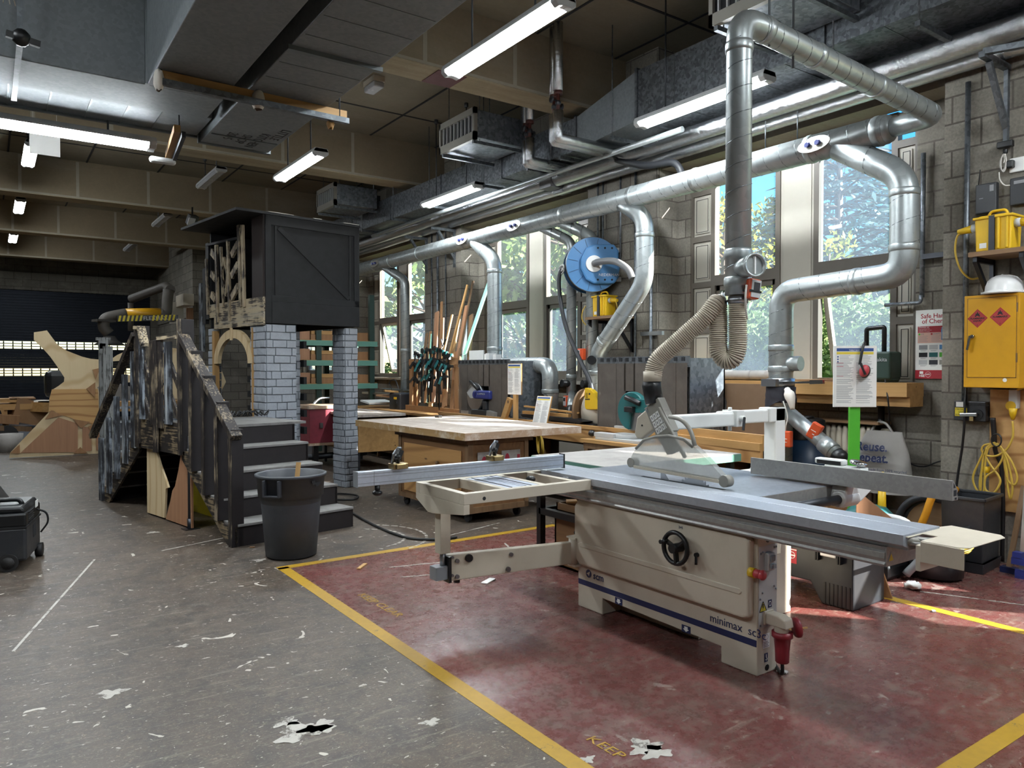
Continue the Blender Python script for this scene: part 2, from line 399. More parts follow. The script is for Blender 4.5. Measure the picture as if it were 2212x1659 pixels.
M_steel = metal('brushed_steel', '#a9adb1', .3); M_chrome = metal('chrome', '#d8dadd', .12, .05); M_alu = galv('aluminium', '#bcc2cc', '#c4cad4', .36, 60, .55); M_alux = galv('aluminium_fence', '#c4cbd8', '#ccd3df', .38, 60, .5)
M_alud = galv('aluminium_rail', '#a3a29f', '#adaca8', .42, 60, .5); M_cast = galv('cast_iron_top', '#9aa0aa', '#a8aeb8', .34, 40, .6); M_iron = metal('dark_iron', '#4c4e52', .45); M_rod = metal('dark_rod', '#56595c', .5)
M_strut = galv('strut_channel', '#5f6468', '#7b8085', .45, 30); M_bolt = metal('bolt_steel', '#8d9196', .3); M_brass = metal('brass', '#a8946a', .35); M_copper = paint('dark_red_pipe', '#4a2420', .4)
M_cream = paint('cream_powder_coat', '#c3baa9', .45, .06, dirt='#9a8f7c', dirt_amt=.2); M_white = paint('white_paint', '#e3e5e2', .4, .04); M_whitep = paint('white_plastic', '#e8e8e6', .35, .03)
M_navy = paint('navy_stripe', '#1c2850', .4, .03); M_black = paint('black_plastic', '#141517', .38, .1); M_blackr = paint('black_rubber', '#18181a', .6, .1, dirt='#3a3733', dirt_amt=.4); M_dgrey = paint('dark_grey_plastic', '#2b2d31', .42, .12, dirt='#4a4843', dirt_amt=.35)
M_bin = paint('grey_bin_plastic', '#3d4046', .5, .15, dirt='#54534f', dirt_amt=.5); M_grey = paint('mid_grey_plastic', '#7b7f84', .4, .06); M_lgrey = paint('light_grey_plastic', '#b4b6b6', .4, .05); M_warm = paint('warm_grey_metal', '#8d8a82', .4, .06)
M_red_p = paint('red_plastic', '#8e2b35', .38, .06); M_redc = paint('red_cupboard_paint', '#7d2a38', .5, .15, dirt='#4a2226', dirt_amt=.4); M_redb = paint('red_button', '#b8434a', .35, .03); M_orange = paint('orange_plastic', '#d4542a', .4, .06)
M_yellow = paint('yellow_enamel', '#d09a1c', .38, .08, dirt='#a97a18', dirt_amt=.25); M_yel2 = paint('yellow_plastic', '#dcb31d', .42, .1); M_yelc = paint('yellow_cable', '#c3a340', .5, .1); M_yelt = paint('yellow_sticker', '#cdbb2e', .5, .03)
M_green = paint('green_post_paint', '#4fae33', .42, .05); M_mint = paint('mint_green_paint', '#9fe0cc', .5, .05); M_teal = paint('teal_plastic', '#1f5f60', .38, .1); M_blue = paint('blue_tool', '#2b3577', .35, .06); M_reel = paint('reel_blue', '#4f86ba', .35, .08); M_reeld = paint('reel_blue_dark', '#2d4f70', .4, .08); M_vac = paint('navy_drum', '#1c344e', .4, .08); M_rackg = paint('racking_green', '#22382f', .5, .1); M_mintb = paint('racking_mint_beam', '#5f8f7f', .5, .08)
M_pinkt = paint('pink_tub', '#b07478', .5, .12); M_frame = paint('window_frame_bronze', '#5e5850', .5, .06); M_panel = paint('window_panel_white', '#aaa69a', .5, .04, dirt='#a39d90', dirt_amt=.25); M_blackset = paint('black_set_paint', '#0a0b0f', .7, .25); M_setdark = paint('dark_brown_set_paint', '#191214', .6, .25, dirt='#2c2628', dirt_amt=.3)
M_cable = paint('black_cable', '#121214', .5, .05); M_gcable = paint('grey_cable', '#8f8d86', .5); M_wcable = paint('white_cable', '#d8d6cf', .5); M_paper = paint('white_paper', '#e2e2de', .6, .03); M_ink = paint('black_ink', '#1c1c1f', .6, .02); M_inkg = paint('grey_print', '#8b8d90', .6, .02); M_inkb = paint('blue_print', '#2b4a86', .5, .02); M_inky = paint('yellow_print', '#d9c244', .5, .02); M_inkr = paint('red_print', '#a02430', .5, .02); M_inkp = paint('pink_print', '#d3ab9c', .5, .02)
M_white_hat = paint('white_helmet_shell', '#d8d8d6', .3, .03, dirt='#b9b0a6', dirt_amt=.3); M_card = paint('cardboard', '#8d6c4c', .8, .1); M_rag = paint('grey_rag', '#34343c', .85, .15); M_ragw = paint('white_rag', '#d8d2c8', .9, .08); M_tread = paint('worn_grey_tread', '#7c7a78', .7, .25, dirt='#3d3638', dirt_amt=.7)
M_hard = paint('hardboard', '#7b624b', .7, .1); M_strip = clear('dusty_strip_curtain', '#c2bfbb', milk=.6, milkcol='#8f8780'); M_hood = clear('clear_guard', '#f4f4f2', milk=.42, milkcol='#dcdcd8'); M_glass = clear('window_glass', milk=.05, milkcol='#d0dae4'); M_glassd = clear('dusty_glass', '#eef4f8', milk=.11, milkcol='#c0d0e4'); M_polyc = clear('clear_sheet', '#dfe6ea', milk=.25)
M_off = paint('unlit_diffuser', '#b9bcc0', .25, .03); M_tube = emis('lit_tube', '#f4fbff', TUBE)
M_hose = paint('cream_hose', '#bdb3a0', .5, .08); M_hosed = paint('hose_groove', '#55493d', .7); M_hoseb = paint('dark_hose', '#2e3034', .5, .08)
M_hoseg = paint('grey_hose', '#77787a', .45, .06)
# --- timber
M_ply = wood('plywood_z', '#cdb994', '#b89d74', 'Z', ply=True, scale=.8); M_plyx = wood('plywood_x', '#bd9660', '#94683a', 'X', ply=True, scale=.9); M_plyy = wood('plywood_y', '#b98f5a', '#8f6538', 'Y', ply=True, scale=.9); M_plyr = wood('red_veneer_ply', '#a9805f', '#8a6146', 'Z', knots=False)
M_pine = wood('pine_y', '#c39a63', '#96703f', 'Y'); M_pinex = wood('pine_x', '#c39a63', '#96703f', 'X'); M_pinez = wood('pine_z', '#c29a66', '#94703f', 'Z'); M_mdf = wood('brown_timber', '#a27a52', '#7b5636', 'Z', knots=False); M_oak = wood('dark_timber', '#84684a', '#5c4530', 'Z', knots=False); M_shelfw = wood('shelf_board', '#8f7252', '#6f5338', 'Y')
M_top = wood('worn_table_top', '#b5aaa0', '#938577', 'Y', dirt='#d3cec6', knots=False); M_edge = wood('worn_table_edge', '#a98a5c', '#7d6038', 'Y', dirt='#cfc8bc', knots=False); M_edgex = wood('painted_table_edge', '#b79f86', '#9a7a60', 'X', dirt='#d9d2c9', knots=False); M_crate = wood('dark_pine_box', '#84613d', '#5d4026', 'Y', knots=False); M_cratex = wood('dark_pine_box_x', '#7d5c3a', '#573d25', 'X', knots=False); M_trunk = wood('bark', '#5a4a3a', '#3a2e24', 'Z', knots=False)
def brushed(name, base, hi, axis='Z', amt=.5, extra=None):
    n = N(name); st = {'X':(.05,1,1),'Y':(1,.05,1),'Z':(1,1,.05)}[axis]; f = n.noise(n.co(scale=st), 60, 4, .65, .3); g = n.noise(n.co(), 5, 5, .6)
    a = n.mix(n.step(n.math('ADD', f, n.math('MULTIPLY', n.math('ADD', g, -.5), .9)), amt, amt+.13), base, hi)
    if extra: a = n.mix(n.step(n.noise(n.co(scale=st), 12, 4, .6, .5), .56, .66), a, extra)
    return n.set(a, .6, 0, bump=f, bs=.15)
M_brush = brushed('dry_brushed_wood', '#1d1716', '#7d705c', 'Z', .53); M_brushx = brushed('dry_brushed_board', '#1d1815', '#75664f', 'Y', .5); M_brushb = brushed('blue_grey_brushed_wood', '#1c1d22', '#7d858e', 'Z', .5, '#a9adaf'); M_brushl = brushed('light_brushed_board', '#2a2522', '#a5967c', 'Y', .40, '#8f8a80'); M_brushv = brushed('light_brushed_batten', '#2a2320', '#a5967c', 'Z', .42); M_greyp = brushed('grey_painted_timber', '#3a3936', '#8c8e8d', 'Z', .38)
def stone(name, a, b):
    n = N(name); c = n.co(True); f = n.noise(c, 7, 5, .6); g = n.noise(c, 40, 4, .7); return n.set(n.mix(n.math('MULTIPLY', n.math('ADD', f, g), .5), a, b), .75, 0, bump=n.math('ADD', f, n.math('MULTIPLY', g, .4)), bs=.5, bd=.015)
M_stone = stone('grey_set_brick', '#83888f', '#a5abb3'); M_mortar = stone('set_mortar', '#5c6066', '#777c83'); M_shut = metal('shutter_slat', '#2d3036', .55, .3)
M_graff = paint('red_spray_paint', '#a02c3e', .6, .2); M_duster = paint('grubby_grey_paint', '#a29e99', .7, .15, dirt='#5c5854', dirt_amt=.5)
def leaf(name, a, b, tr=.4):
    n = N(name); oi = n.add('ShaderNodeNewGeometry'); f = n.noise(n.co(True), 2.2, 3); x = n.mix(n.step(oi.outputs['Random Per Island'], .1, .9), a, b); n.set(x, .6, 0)
    t = n.add('ShaderNodeBsdfTranslucent'); n.l(x, t.inputs[0]); m = n.add('ShaderNodeMixShader'); m.inputs[0].default_value = tr; n.l(n.b.outputs[0], m.inputs[1]); n.l(t.outputs[0], m.inputs[2]); n.l(m.outputs[0], n.out.inputs[0]); return n.m
M_leafy = leaf('yellow_green_leaf', '#84903c', '#b8b04c'); M_leafg = leaf('bright_green_leaf', '#6b8a4a', '#a3b878'); M_leafd = leaf('blue_green_needle', '#3c5a60', '#6a8a88', .2); M_leafh = leaf('hedge_leaf', '#56703c', '#92a870'); M_grass = paint('grass', '#4f6a30', .9, .2)
# ================================================================ the setting
XW = 7.0; PER = 4.575
Z_SILL, Z_TR0, Z_TR1, Z_HEAD = 1.44, 2.53, 2.65, 3.76
m = MB()
def rect(x0, y0, x1, y1, mi, z=0.0): m.mi = mi; m.quad((x0,y0,z),(x1,y0,z),(x1,y1,z),(x0,y1,z))
rect(-9,-6,1.87,28,0); rect(1.87,5.77,7.3,28,0); rect(1.87,-6,7.3,5.77,1)
f_ = struct(m, 'floor', [M_floor, M_red])
def line_(x0, y0, x1, y1, w=.085):
    d = Vector((x1-x0, y1-y0, 0)).normalized(); s = Vector((-d.y, d.x, 0))*w/2; a = Vector((x0,y0,.0012)); b = Vector((x1,y1,.0012))
    k = MB(); k.box((0,-w/2,0.0004),((b-a).length,w/2,.0016), frame((x0,y0,0),d,(-d.y,d.x,0))); return k
for a in ((1.87,-3,1.87,5.78),(1.83,5.77,4.6,5.8),(4.98,-1.2,4.98,4.2),(2.6,1.36,6.2,1.36)): struct(line_(*a), 'floor_marking_line', M_yline)
m = MB()   # stencilled words along the yellow line
for (s, o, sz) in (('KEEP CLEAR', (2.06,4.78,.0016), .085), ('KEEP', (2.03,2.36,.0016), .075)): text(m, s, frame(o,(0.03,-1,0),(1,0.03,0)), sz, ext=.0003, sx=1.25)
struct(m, 'floor_marking', M_yline)
m = MB()   # taped arcs and chalk lines
def arc_(cx, cy, r, a0, a1, dash):
    a = a0
    while a < a1:
        p = [(cx+r*cos(R(t)), cy+r*sin(R(t)), .0014) for t in (a, a+dash*.35, a+dash*.7)]
        for q, s in zip(p, p[1:]): m.bar(q, s, .025, .0012)
        a += dash
arc_(2.75,6.35,.42,-80,60,11); arc_(2.75,6.35,.62,-70,50,9)
for a, b in (((2.55,5.3),(3.6,5.05)),((3.6,5.05),(3.75,5.45)),((2.5,5.0),(3.35,4.72)),((3.35,4.72),(3.75,5.05)),((0.1,4.9),(.7,6.9)),((3.5,6.0),(4.2,6.2)),((1.2,6.9),(2.3,7.3)),((5.3,2.6),(5.9,1.3)),((5.2,1.5),(6.1,1.2))): m.bar((a[0],a[1],.0014),(b[0],b[1],.0014),.016,.0012)
struct(m, 'floor_marking', M_chalk)
m = MB()   # dried white paint puddles
for (px, py, r) in ((1392,1612,.07),(1418,1625,.06),(650,1580,.10),(690,1570,.07),(620,1560,.05),(240,1497,.06),(1270,1640,.03),(930,1560,.04),(560,1210,.05),(330,1150,.05),(395,1395,.03)):
    c = OZ(px,py,.0015); m.poly([(c.x+r*q*cos(t), c.y+r*.75*q*sin(t), .0015) for t, q in [(2*pi*i/30, 1+.3*sin(3*2*pi*i/30+px)+.22*sin(7*2*pi*i/30+py)) for i in range(30)]])
struct(m, 'floor_marking', M_chalk)
# --- window wall
m = MB()
m.box((XW,-6,0),(XW+.3,28,1.36)); m.box((XW,-6,4.2),(XW+.3,28,5.5))
WY = [3.5+PER*k for k in range(-2,4)]
ys = [-6]+[v for y in WY for v in (y, y+2.7)]+[28]
for a, b in zip(ys[0::2], ys[1::2]): m.box((XW,a,1.36),(XW+.3,b,4.2))
for k in range(-2,4):
    y = 6.39+PER*(k-1); m.box((6.64,y,0),(XW,y+1.28,5.42))
struct(m, 'wall_right', M_block)
m = MB(); m.box((6.70,-6,3.96),(XW,28,4.2)); struct(m, 'trim_1', M_lintel)
m = MB(); m.box((6.62,-6,4.2),(6.70,28,4.27)); struct(m, 'trim_2', M_strut)
def window(k, opened=()):
    y0 = WY[k]; X0, X1 = XW+.02, XW+.10
    w = MB()
    def bar(a, b, z0, z1, d=0.0): w.box((X0-d,a,z0),(X1,b,z1))
    cols = [(0,.03),(.19,.25),(1.0,1.06),(1.46,1.52),(2.34,2.40),(2.67,2.70)]
    for a, b in cols: bar(y0+a, y0+b, 1.36, 3.96)
    for a, b in ((.25,1.0),(1.52,2.34)):
        bar(y0+a,y0+b,1.36,Z_SILL+.02); bar(y0+a,y0+b,Z_TR0,Z_TR1); bar(y0+a,y0+b,3.74,3.96)
    for a, b in ((.03,.19),(2.40,2.67)):
        for z in (1.36,1.97,2.52,3.07,3.62): bar(y0+a,y0+b,z,z+.07)
    f = struct(w, 'window_%d' % (k+1), M_frame)
    # insulated white panels beside the glass and between the lights
    for a, b in ((.03,.19),(2.40,2.67)):
        for z0, z1 in ((1.43,1.97),(2.04,2.52),(2.59,3.07),(3.14,3.62)):
            p = MB(); p.box((X0+.02,y0+a,z0),(X1-.01,y0+b,z1)); p.box((X0+.005,y0+a+.03,z0+.03),(X0+.03,y0+b-.03,z1-.03)); p.build('panel', M_panel, f, .004)
            p = MB(); q = .045
            for A, B in (((a+q,z0+q),(b-q,z0+q+.006)),((a+q,z1-q-.006),(b-q,z1-q)),((a+q,z0+q),(a+q+.006,z1-q)),((b-q-.006,z0+q),(b-q,z1-q))): p.box((X0+.002,y0+A[0],A[1]),(X0+.01,y0+B[0],B[1]))
            p.build('panel_bead', M_ink, f)
    p = MB(); p.box((X0+.015,y0+1.06,1.4),(X1,y0+1.46,3.74)); p.box((X0+.005,y0+1.09,1.42),(X1,y0+1.42,3.72)); p.build('panel', M_panel, f, .003)
    p = MB(); p.box((X0+.01,y0+.03,3.8),(X1-.02,y0+2.67,3.95)); p.build('panel', M_panel, f)
    p = MB()
    for a in (1.1,2.42): p.box((X0-.005,y0+a,3.76),(X0+.05,y0+a+.27,3.955))
    p.build('vent', M_dark, f)
    for i, (a, b) in enumerate(((.25,1.0),(1.52,2.34))):
        p = MB(); p.box((X0+.04,y0+a,Z_TR1),(X0+.046,y0+b,3.74)); p.build('pane', M_glassd if (i == 0 and k == 2) else M_glass, f)
        t = R(-13) if i in opened else 0
        T = Matrix.Translation((X0+.03,0,Z_TR0)) @ Matrix.Rotation(t,4,'Y'); h = Z_TR0-Z_SILL-.02
        s = MB(T)
        for A, B in (((a,-.06),(b,0)),((a,-h),(b,-h+.06)),((a,-h),(a+.05,0)),((b-.05,-h),(b,0))): s.box((0,y0+A[0],A[1]),(.05,y0+B[0],B[1]))
        so = s.build('sash', M_frame if not t else M_panel, f)
        s = MB(T); s.box((.02,y0+a+.05,-h+.06),(.026,y0+b-.05,-.06)); s.build('pane', M_glassd, so)
    return f
for k in range(6): window(k, {2:(0,), 4:(1,)}.get(k, ()))
for k in range(2,6):
    y0 = WY[k]
    if k > 2: m = MB(); m.box((6.83,y0-.1,1.33),(XW+.02,y0+2.8,1.375)); struct(m, 'window_sill_%d' % (k+1), M_panel)
# --- other walls
m = MB(); m.box((-9.3,-6,0),(-9,28,5.5)); struct(m, 'wall_left', M_block)
m = MB(); m.box((-9,-6.3,0),(7.3,-6,5.5)); struct(m, 'wall_near', M_block)
m = MB(); m.box((4.68,22.0,0),(7,27.6,5.42)); m.box((4.64,21.96,3.0),(7,22.0,3.13)); m.box((4.64,21.96,3.0),(4.68,27.4,3.13)); struct(m, 'wall_far', M_block)
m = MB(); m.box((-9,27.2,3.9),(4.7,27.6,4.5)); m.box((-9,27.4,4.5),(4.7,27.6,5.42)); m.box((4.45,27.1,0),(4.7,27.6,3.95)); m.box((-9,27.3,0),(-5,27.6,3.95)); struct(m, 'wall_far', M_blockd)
# --- roller shutter with rows of vision slots
m = MB(); z = 0.0
rows = {(1.32,1.57),(2.145,2.395)}
def in_slot(z): return any(a-.001 <= z < b-.02 for a, b in rows)
while z < 3.92:
    if in_slot(z):
        x = -5.0
        while x < 4.46:
            e = min(x+.235, 4.46); 
            if x > 3.75: m.box((x,27.2,z),(4.46,27.23,z+.08)); break
            m.box((x,27.2,z),(x+.035,27.23,z+.08)); m.box((x,27.2,z),(e,27.23,z+.024)); x += .235
    else: m.box((-5,27.2,z),(4.46,27.23,z+.082)); m.box((-5,27.185,z+.012),(4.46,27.2,z+.06))
    z += .0825
struct(m, 'door_1', M_shut)
# --- ceiling, beams
m = MB(); m.box((-9,-6,5.42),(7.3,28,5.6)); cl = struct(m, 'ceiling', M_ceil)
m = MB()
for x in [-8.2+1.22*i for i in range(13)]: m.box((x,-6,5.412),(x+.03,28,5.421))
for k in range(-3,5):
    for j in (.33,.67): m.box((-9,7.35+PER*(k+j-.02),5.412),(7,7.38+PER*(k+j-.02),5.421))
m.build('seam', M_dark, cl)
for k in range(-3,5):
    y = 6.95+PER*k; zb = 4.73
    m = MB(); m.box((-9,y,zb),(6.66,y+.42,5.42)); b = struct(m, 'ceiling_beam', [M_beam])
    m = MB(); m.box((-9,y+.005,zb-.012),(6.6,y+.415,zb+.001)); m.build('soffit', M_beamlow, b)
    m = MB(); 
    for x in (-3.6,-2.4,-.9,.5,1.4,2.6,3.75,4.9): m.box((x,y-.004,zb),(x+.05,y,5.4)); 
    m.box((-9,y-.003,zb),(6.6,y,zb+.03))
    m.build('seam', M_seam, b)
    if k == 0:
        m = MB(); m.box((3.95,y+.02,zb-.018),(4.3,y+.40,zb-.010)); m.build('repair_patch', paint('faded_maroon', '#6a4346', .8, .2), b)
# ================================================================ lights, ducts and pipes overhead
ROD = .006
def batten(x, y, z, L, lit, label, axis='Y', name='ceiling_light'):
    t = thing(name, label, 'light', (x, y, z), 0 if axis == 'Y' else pi/2, 'fluorescent battens under the ceiling')
    M = at(t); h = L/2
    prof = [(-.094,.029),(-.094,.045),(-.078,.08),(.078,.08),(.094,.045),(.094,.029),(.089,.029),(.089,.038),(-.089,.038),(-.089,.029)]
    b = MB(M); b.prism(prof, (0,-h,0), (1,0,0), (0,0,1), (0,L,0)); b.build('body', M_lgrey, t)
    d = MB(M); d.prism([(-.086,.034),(-.088,.012),(-.055,-.012),(-.02,-.004),(.02,-.004),(.055,-.012),(.088,.012),(.086,.034)], (0,-h+.05,0), (1,0,0), (0,0,1), (0,L-.1,0)); d.build('diffuser', M_tube if lit else M_off, t)
    for s in (-1,1):
        e = MB(M); e.prism([(-.095,.04),(-.095,.01),(-.06,-.018),(-.02,-.008),(.02,-.008),(.06,-.018),(.095,.01),(.095,.04),(.07,.08),(-.07,.08)], (0,s*h-(.06 if s > 0 else 0),0), (1,0,0), (0,0,1), (0,.06,0)); e.build('end_cap', M_lgrey, t, .004)
    for s in (-1,1):
        r = MB(M); r.cyl((0,s*h*.55,.07), (0,s*h*.55,5.42-z), .009, 6); r.cyl((0,s*h*.55,5.36-z),(0,s*h*.55,5.42-z),.03,8); r.build('hanging_rod', M_rod, t)
    return t
batten(3.40,4.98,4.14,1.62,True,'large lit strip light nearest the camera, over the panel saw')
batten(3.35,9.58,4.15,1.58,True,'lit strip light in front of the second concrete beam, above the black set house')
batten(3.32,14.1,4.93,1.5,False,'unlit strip light on two rods beyond the silver ducts, larger of the dark ones')
batten(3.32,18.7,4.93,1.5,False,'unlit strip light hanging under the third beam, middle of the dark ones')
batten(3.32,23.2,4.93,1.5,False,'small unlit strip light farthest back before the roller shutter')
batten(5.74,4.98,4.13,1.62,True,'lit strip light under the big galvanised duct, crossed by the hanging spiral pipe')
batten(5.76,9.8,4.13,1.62,True,'lit strip light beside the foil pipes, third bay along the windows')
batten(.6,14.2,4.93,1.5,True,'lit strip light seen end on at far left, nearest of its three')
batten(.6,18.8,4.93,1.5,True,'lit strip light seen end on at far left, middle of its three')
batten(.6,23.4,4.93,1.5,True,'lit strip light seen end on at far left, farthest of its three')
batten(.42,7.2,3.48,1.62,True,'long lit strip light hung crosswise under the silver duct at left','X')
for x, y in ((3.4,.4),(5.74,.4),(.6,.4),(3.4,-4.0),(-2.5,4.98),(-2.5,.4),(-2.5,9.6)): batten(x,y,4.93 if x < 3 else 4.14,1.6,True,'unseen lit strip light outside the view, added for its light')  # unseen battens carrying the rows on, added for the light they give
def notice(): pass
one(MB().box((.37,8.8,3.68),(.63,8.804,3.99)).box((.40,8.801,3.99),(.403,8.803,4.74)).box((.60,8.801,3.99),(.603,8.803,4.74)), 'hanging_notice', M_paper, 'white paper notice hanging behind the crosswise strip light', 'notice')
t = thing('motion_sensor', 'white rounded sensor box at the end of the crosswise strip light', 'sensor', (1.30,7.25,3.40)); m = MB(at(t)); m.box((-.11,-.03,-.03),(.11,.03,.03)); m.build('case', M_lgrey, t, .028, 3); m = MB(at(t)); m.cyl((.09,0,.02),(.09,0,2.02),.006,6); m.build('hanging_rod', M_rod, t)
t = thing('emergency_light', 'small cream bulkhead light screwed to the ceiling boards', 'light', (4.28,9.3,5.3)); m = MB(at(t)); m.box((-.08,-.17,.05),(.08,.17,.12)); m.build('base', M_cream, t, .005); m = MB(at(t)); m.box((-.075,-.165,-.03),(.075,.165,.05)); m.build('diffuser', M_off, t, .02)
# --- pair of silver ducts and the crosswise plenum
def duct(name, boxes, label, seams=(), mat=None, bev=.006):
    t = thing(name, label, 'duct', (boxes[0][0][0], boxes[0][0][1], boxes[0][0][2])); m = MB()
    for a, b in boxes: m.box(a, b)
    m.build('casing', mat or M_duct, t, bev); 
    if seams:
        m = MB()
        for a, b in seams: m.box(a, b)
        m.build('flange', M_seamline, t)
    return t
def cross(y, x0, x1, z): return ((x0-.02,y-.02,z-.028),(x1+.02,y+.02,z+.002))
dR = duct('air_duct', [((1.60,-4,3.6),(2.21,7.2,4.2))], 'long silver duct with handwriting under its far end, beside the wider plenum', [cross(4.72,1.6,2.21,3.6),((1.62,6.84,3.592),(2.19,6.855,3.601)),((1.62,2.2,3.592),(2.19,2.22,3.6)),((1.58,7.16,3.59),(2.23,7.2,4.21)),cross(.5,1.6,2.21,3.6)]+[((1.62+.0,y,3.597),(2.19,y+.006,3.6)) for y in (3.6,3.9,4.2,4.5,5.0,5.3)])
dL = duct('air_duct', [((.97,-4,3.6),(1.49,5.96,4.4)),((-6,5.96,3.6),(1.50,6.52,4.5))], 'silver duct that turns into the crosswise plenum at upper left', [cross(3.75,.97,1.47,3.6),((.955,5.93,3.6),(.985,5.965,4.45)),((.97,5.72,3.575),(1.5,5.74,3.6))])
dP = duct('air_duct', [((-6,6.64,3.66),(1.58,7.22,4.3))], 'long crosswise duct with a row of seams, farthest of the silver ducts', [((x,6.66,3.652),(x+.012,7.2,3.662)) for x in (-.9,-.55,-.2,.15,.42,.69,.95,1.2)]+[((-6,7.2,3.64),(1.58,7.23,3.68))])
m = MB()
for (s, o) in (('LITTLE',(2.10,6.40,3.5985)),('KITCHEN',(1.985,6.60,3.5985)),('SHOP',(1.865,6.72,3.5985)),('2005',(1.745,6.72,3.5985))): text(m, s, frame(o,(-.05,1,0),(1,.05,0)), .115, ext=.0005)
m.build('handwriting', M_ink, dR)
def stay(p, q, name, mt, label, cat, w=.05, h=.05): return one(MB().bar(p, q, w, h), name, mt, label, cat)
t = thing('duct_hanger', 'timber batten on a steel channel slung under the two silver ducts', 'hanger', (1.68,5.72,3.5)); m = MB(); m.bar((1.0,5.62,3.56),(2.36,5.66,3.56),.05,.07); m.build('timber', M_pinex, t); m = MB(); m.bar((1.0,5.57,3.505),(2.36,5.61,3.505),.045,.042); m.build('channel', M_strut, t)
m = MB(); m.cyl((1.0,5.6,3.5),(1.0,5.6,5.42),.008,6); m.cyl((2.3,5.64,3.5),(2.3,5.64,5.42),.008,6); m.build('hanging_rod', M_rod, t)
def rag(name, c, s, mt, label, seed=1):
    m = MB(); 
    def fn(u, v):
        a = 2*pi*u; r = 1+.22*noise.noise((cos(a)*1.6+seed,sin(a)*1.6,v*2.2)); k = (sin(pi*min(1,v*.9+.1))**.5)
        return (c[0]+s[0]*cos(a)*r*k, c[1]+s[1]*sin(a)*r*k, c[2]+s[2]*(v-.5)*2+.02*noise.noise((a,v*5,seed)))
    m.grid(fn, 20, 10); return one(m, name, mt, label, 'rag')
rag('rag', (.985,5.6,3.53), (.035,.05,.075), M_ragw, 'white rag bundled round the end of the duct hanger', 3)
rag('rag', (1.66,5.62,3.54), (.05,.05,.075), M_ragw, 'white rag wrapped round the middle of the duct hanger', 8)
rag('knotted_cloth', (2.23,5.65,3.47), (.03,.03,.035), M_pinex, 'small brown knotted cloth under the right end of the duct hanger', 5)
t = thing('hanging_channel', 'short timber and steel channel hanging at a slant under the plenum', 'hanger', (1.33,6.9,3.45)); m = MB(); m.bar((1.30,6.62,3.52),(1.36,7.32,3.47),.05,.06); m.build('timber', M_pine, t); m = MB(); m.bar((1.345,6.6,3.475),(1.40,7.3,3.43),.03,.05); m.build('channel', M_iron, t); m = MB(); m.cyl((1.33,6.7,3.5),(1.33,6.7,3.66),.006,6); m.build('hanging_rod', M_rod, t)
t = thing('hanging_strut', 'dark steel strut with a taped black knuckle hanging at upper left', 'hanger', (.19,5.6,3.3)); m = MB(); m.bar((.205,5.55,4.9),(.195,5.7,3.62),.03,.03); m.bar((.195,5.7,3.62),(.19,6.8,3.585),.035,.03); m.build('rail', M_strut, t); m = MB(); m.sphere((.2,5.62,3.62),.055,8,6); m.bar((.12,5.6,3.62),(.3,5.62,3.60),.03,.04); m.build('clamp', M_black, t)
for i in range(7):
    x = .02+.022*i; p = [Vector((x+.012*sin(3*k+i), 5.35+.01*cos(2*k+i), 4.6-.1*k)) for k in range(10)]
    one(MB().tube(p, .003, 5), 'loose_string', M_wcable, 'thin pale string dangling beside the taped strut at upper left', 'string', 'strings dangling at upper left')
# --- galvanised supply duct along the window wall
t = thing('galvanised_duct', 'spangled galvanised air duct running the length of the window wall', 'duct', (6.2,7,4.2))
m = MB(); m.box((5.88,7.0,4.2),(6.5,28,4.60)); m.build('far_section', M_spangle, t, .004)
m = MB(); m.box((5.85,-6,4.27),(6.62,5.95,4.81)); m.build('near_section', M_spangle, t, .004)
m = MB()
A = [(5.85,5.95,4.27),(6.62,5.95,4.27),(6.62,5.95,4.81),(5.85,5.95,4.81)]; B = [(5.88,7.0,4.2),(6.5,7.0,4.2),(6.5,7.0,4.6),(5.88,7.0,4.6)]
for i in range(4): m.quad(A[i],A[(i+1)%4],B[(i+1)%4],B[i])
m.build('taper', M_duct, t)
m = MB()
def ringb(y, x0, x1, z0, z1, w=.035, d=.02):
    m.box((x0-d,y,z0-d),(x0,y+w,z1+d)); m.box((x0-d,y,z0-d),(x1+d,y+w,z0)); m.box((x0-d,y,z1),(x1+d,y+w,z1+d))
ringb(5.93,5.85,6.62,4.27,4.81); ringb(7.0,5.88,6.5,4.2,4.6); ringb(3.7,5.85,6.62,4.27,4.81); ringb(1.2,5.85,6.62,4.27,4.81)
for y in (8.6,10.3,12.1,13.8): ringb(y,5.88,6.5,4.2,4.6,.02,.012)
m.build('flange', M_strut, t)
m = MB()
for y in (3.2,4.1,4.5,5.0,5.4): m.box((5.87,y,4.266),(6.6,y+.012,4.272)); m.box((5.847,y,4.28),(5.852,y+.006,4.8))
m.build('seam', M_seamline, t)
# rods that carry it
for i, (x, y) in enumerate(((5.84,6.3),(5.86,7.25),(5.84,7.9),(5.86,9.0),(5.86,10.6),(5.86,11.9),(5.86,13.2),(5.83,3.6),(5.83,2.9),(5.9,7.5))):
    m = MB(); m.cyl((x-.03,y,4.12),(x-.03,y,5.42),.007,6); m.bar((x-.05,y,4.16),(x+.68,y,4.16),.041,.041); one(m, 'threaded_rod_hanger', M_strut, 'steel channel hanger %s carrying the galvanised duct' % ('just before its taper','just beyond its taper','second beyond its taper','third beyond its taper','fourth beyond its taper','fifth beyond its taper','farthest along','second from the camera','nearest the camera','by the foil risers')[i], 'hanger', 'hangers under the galvanised duct')
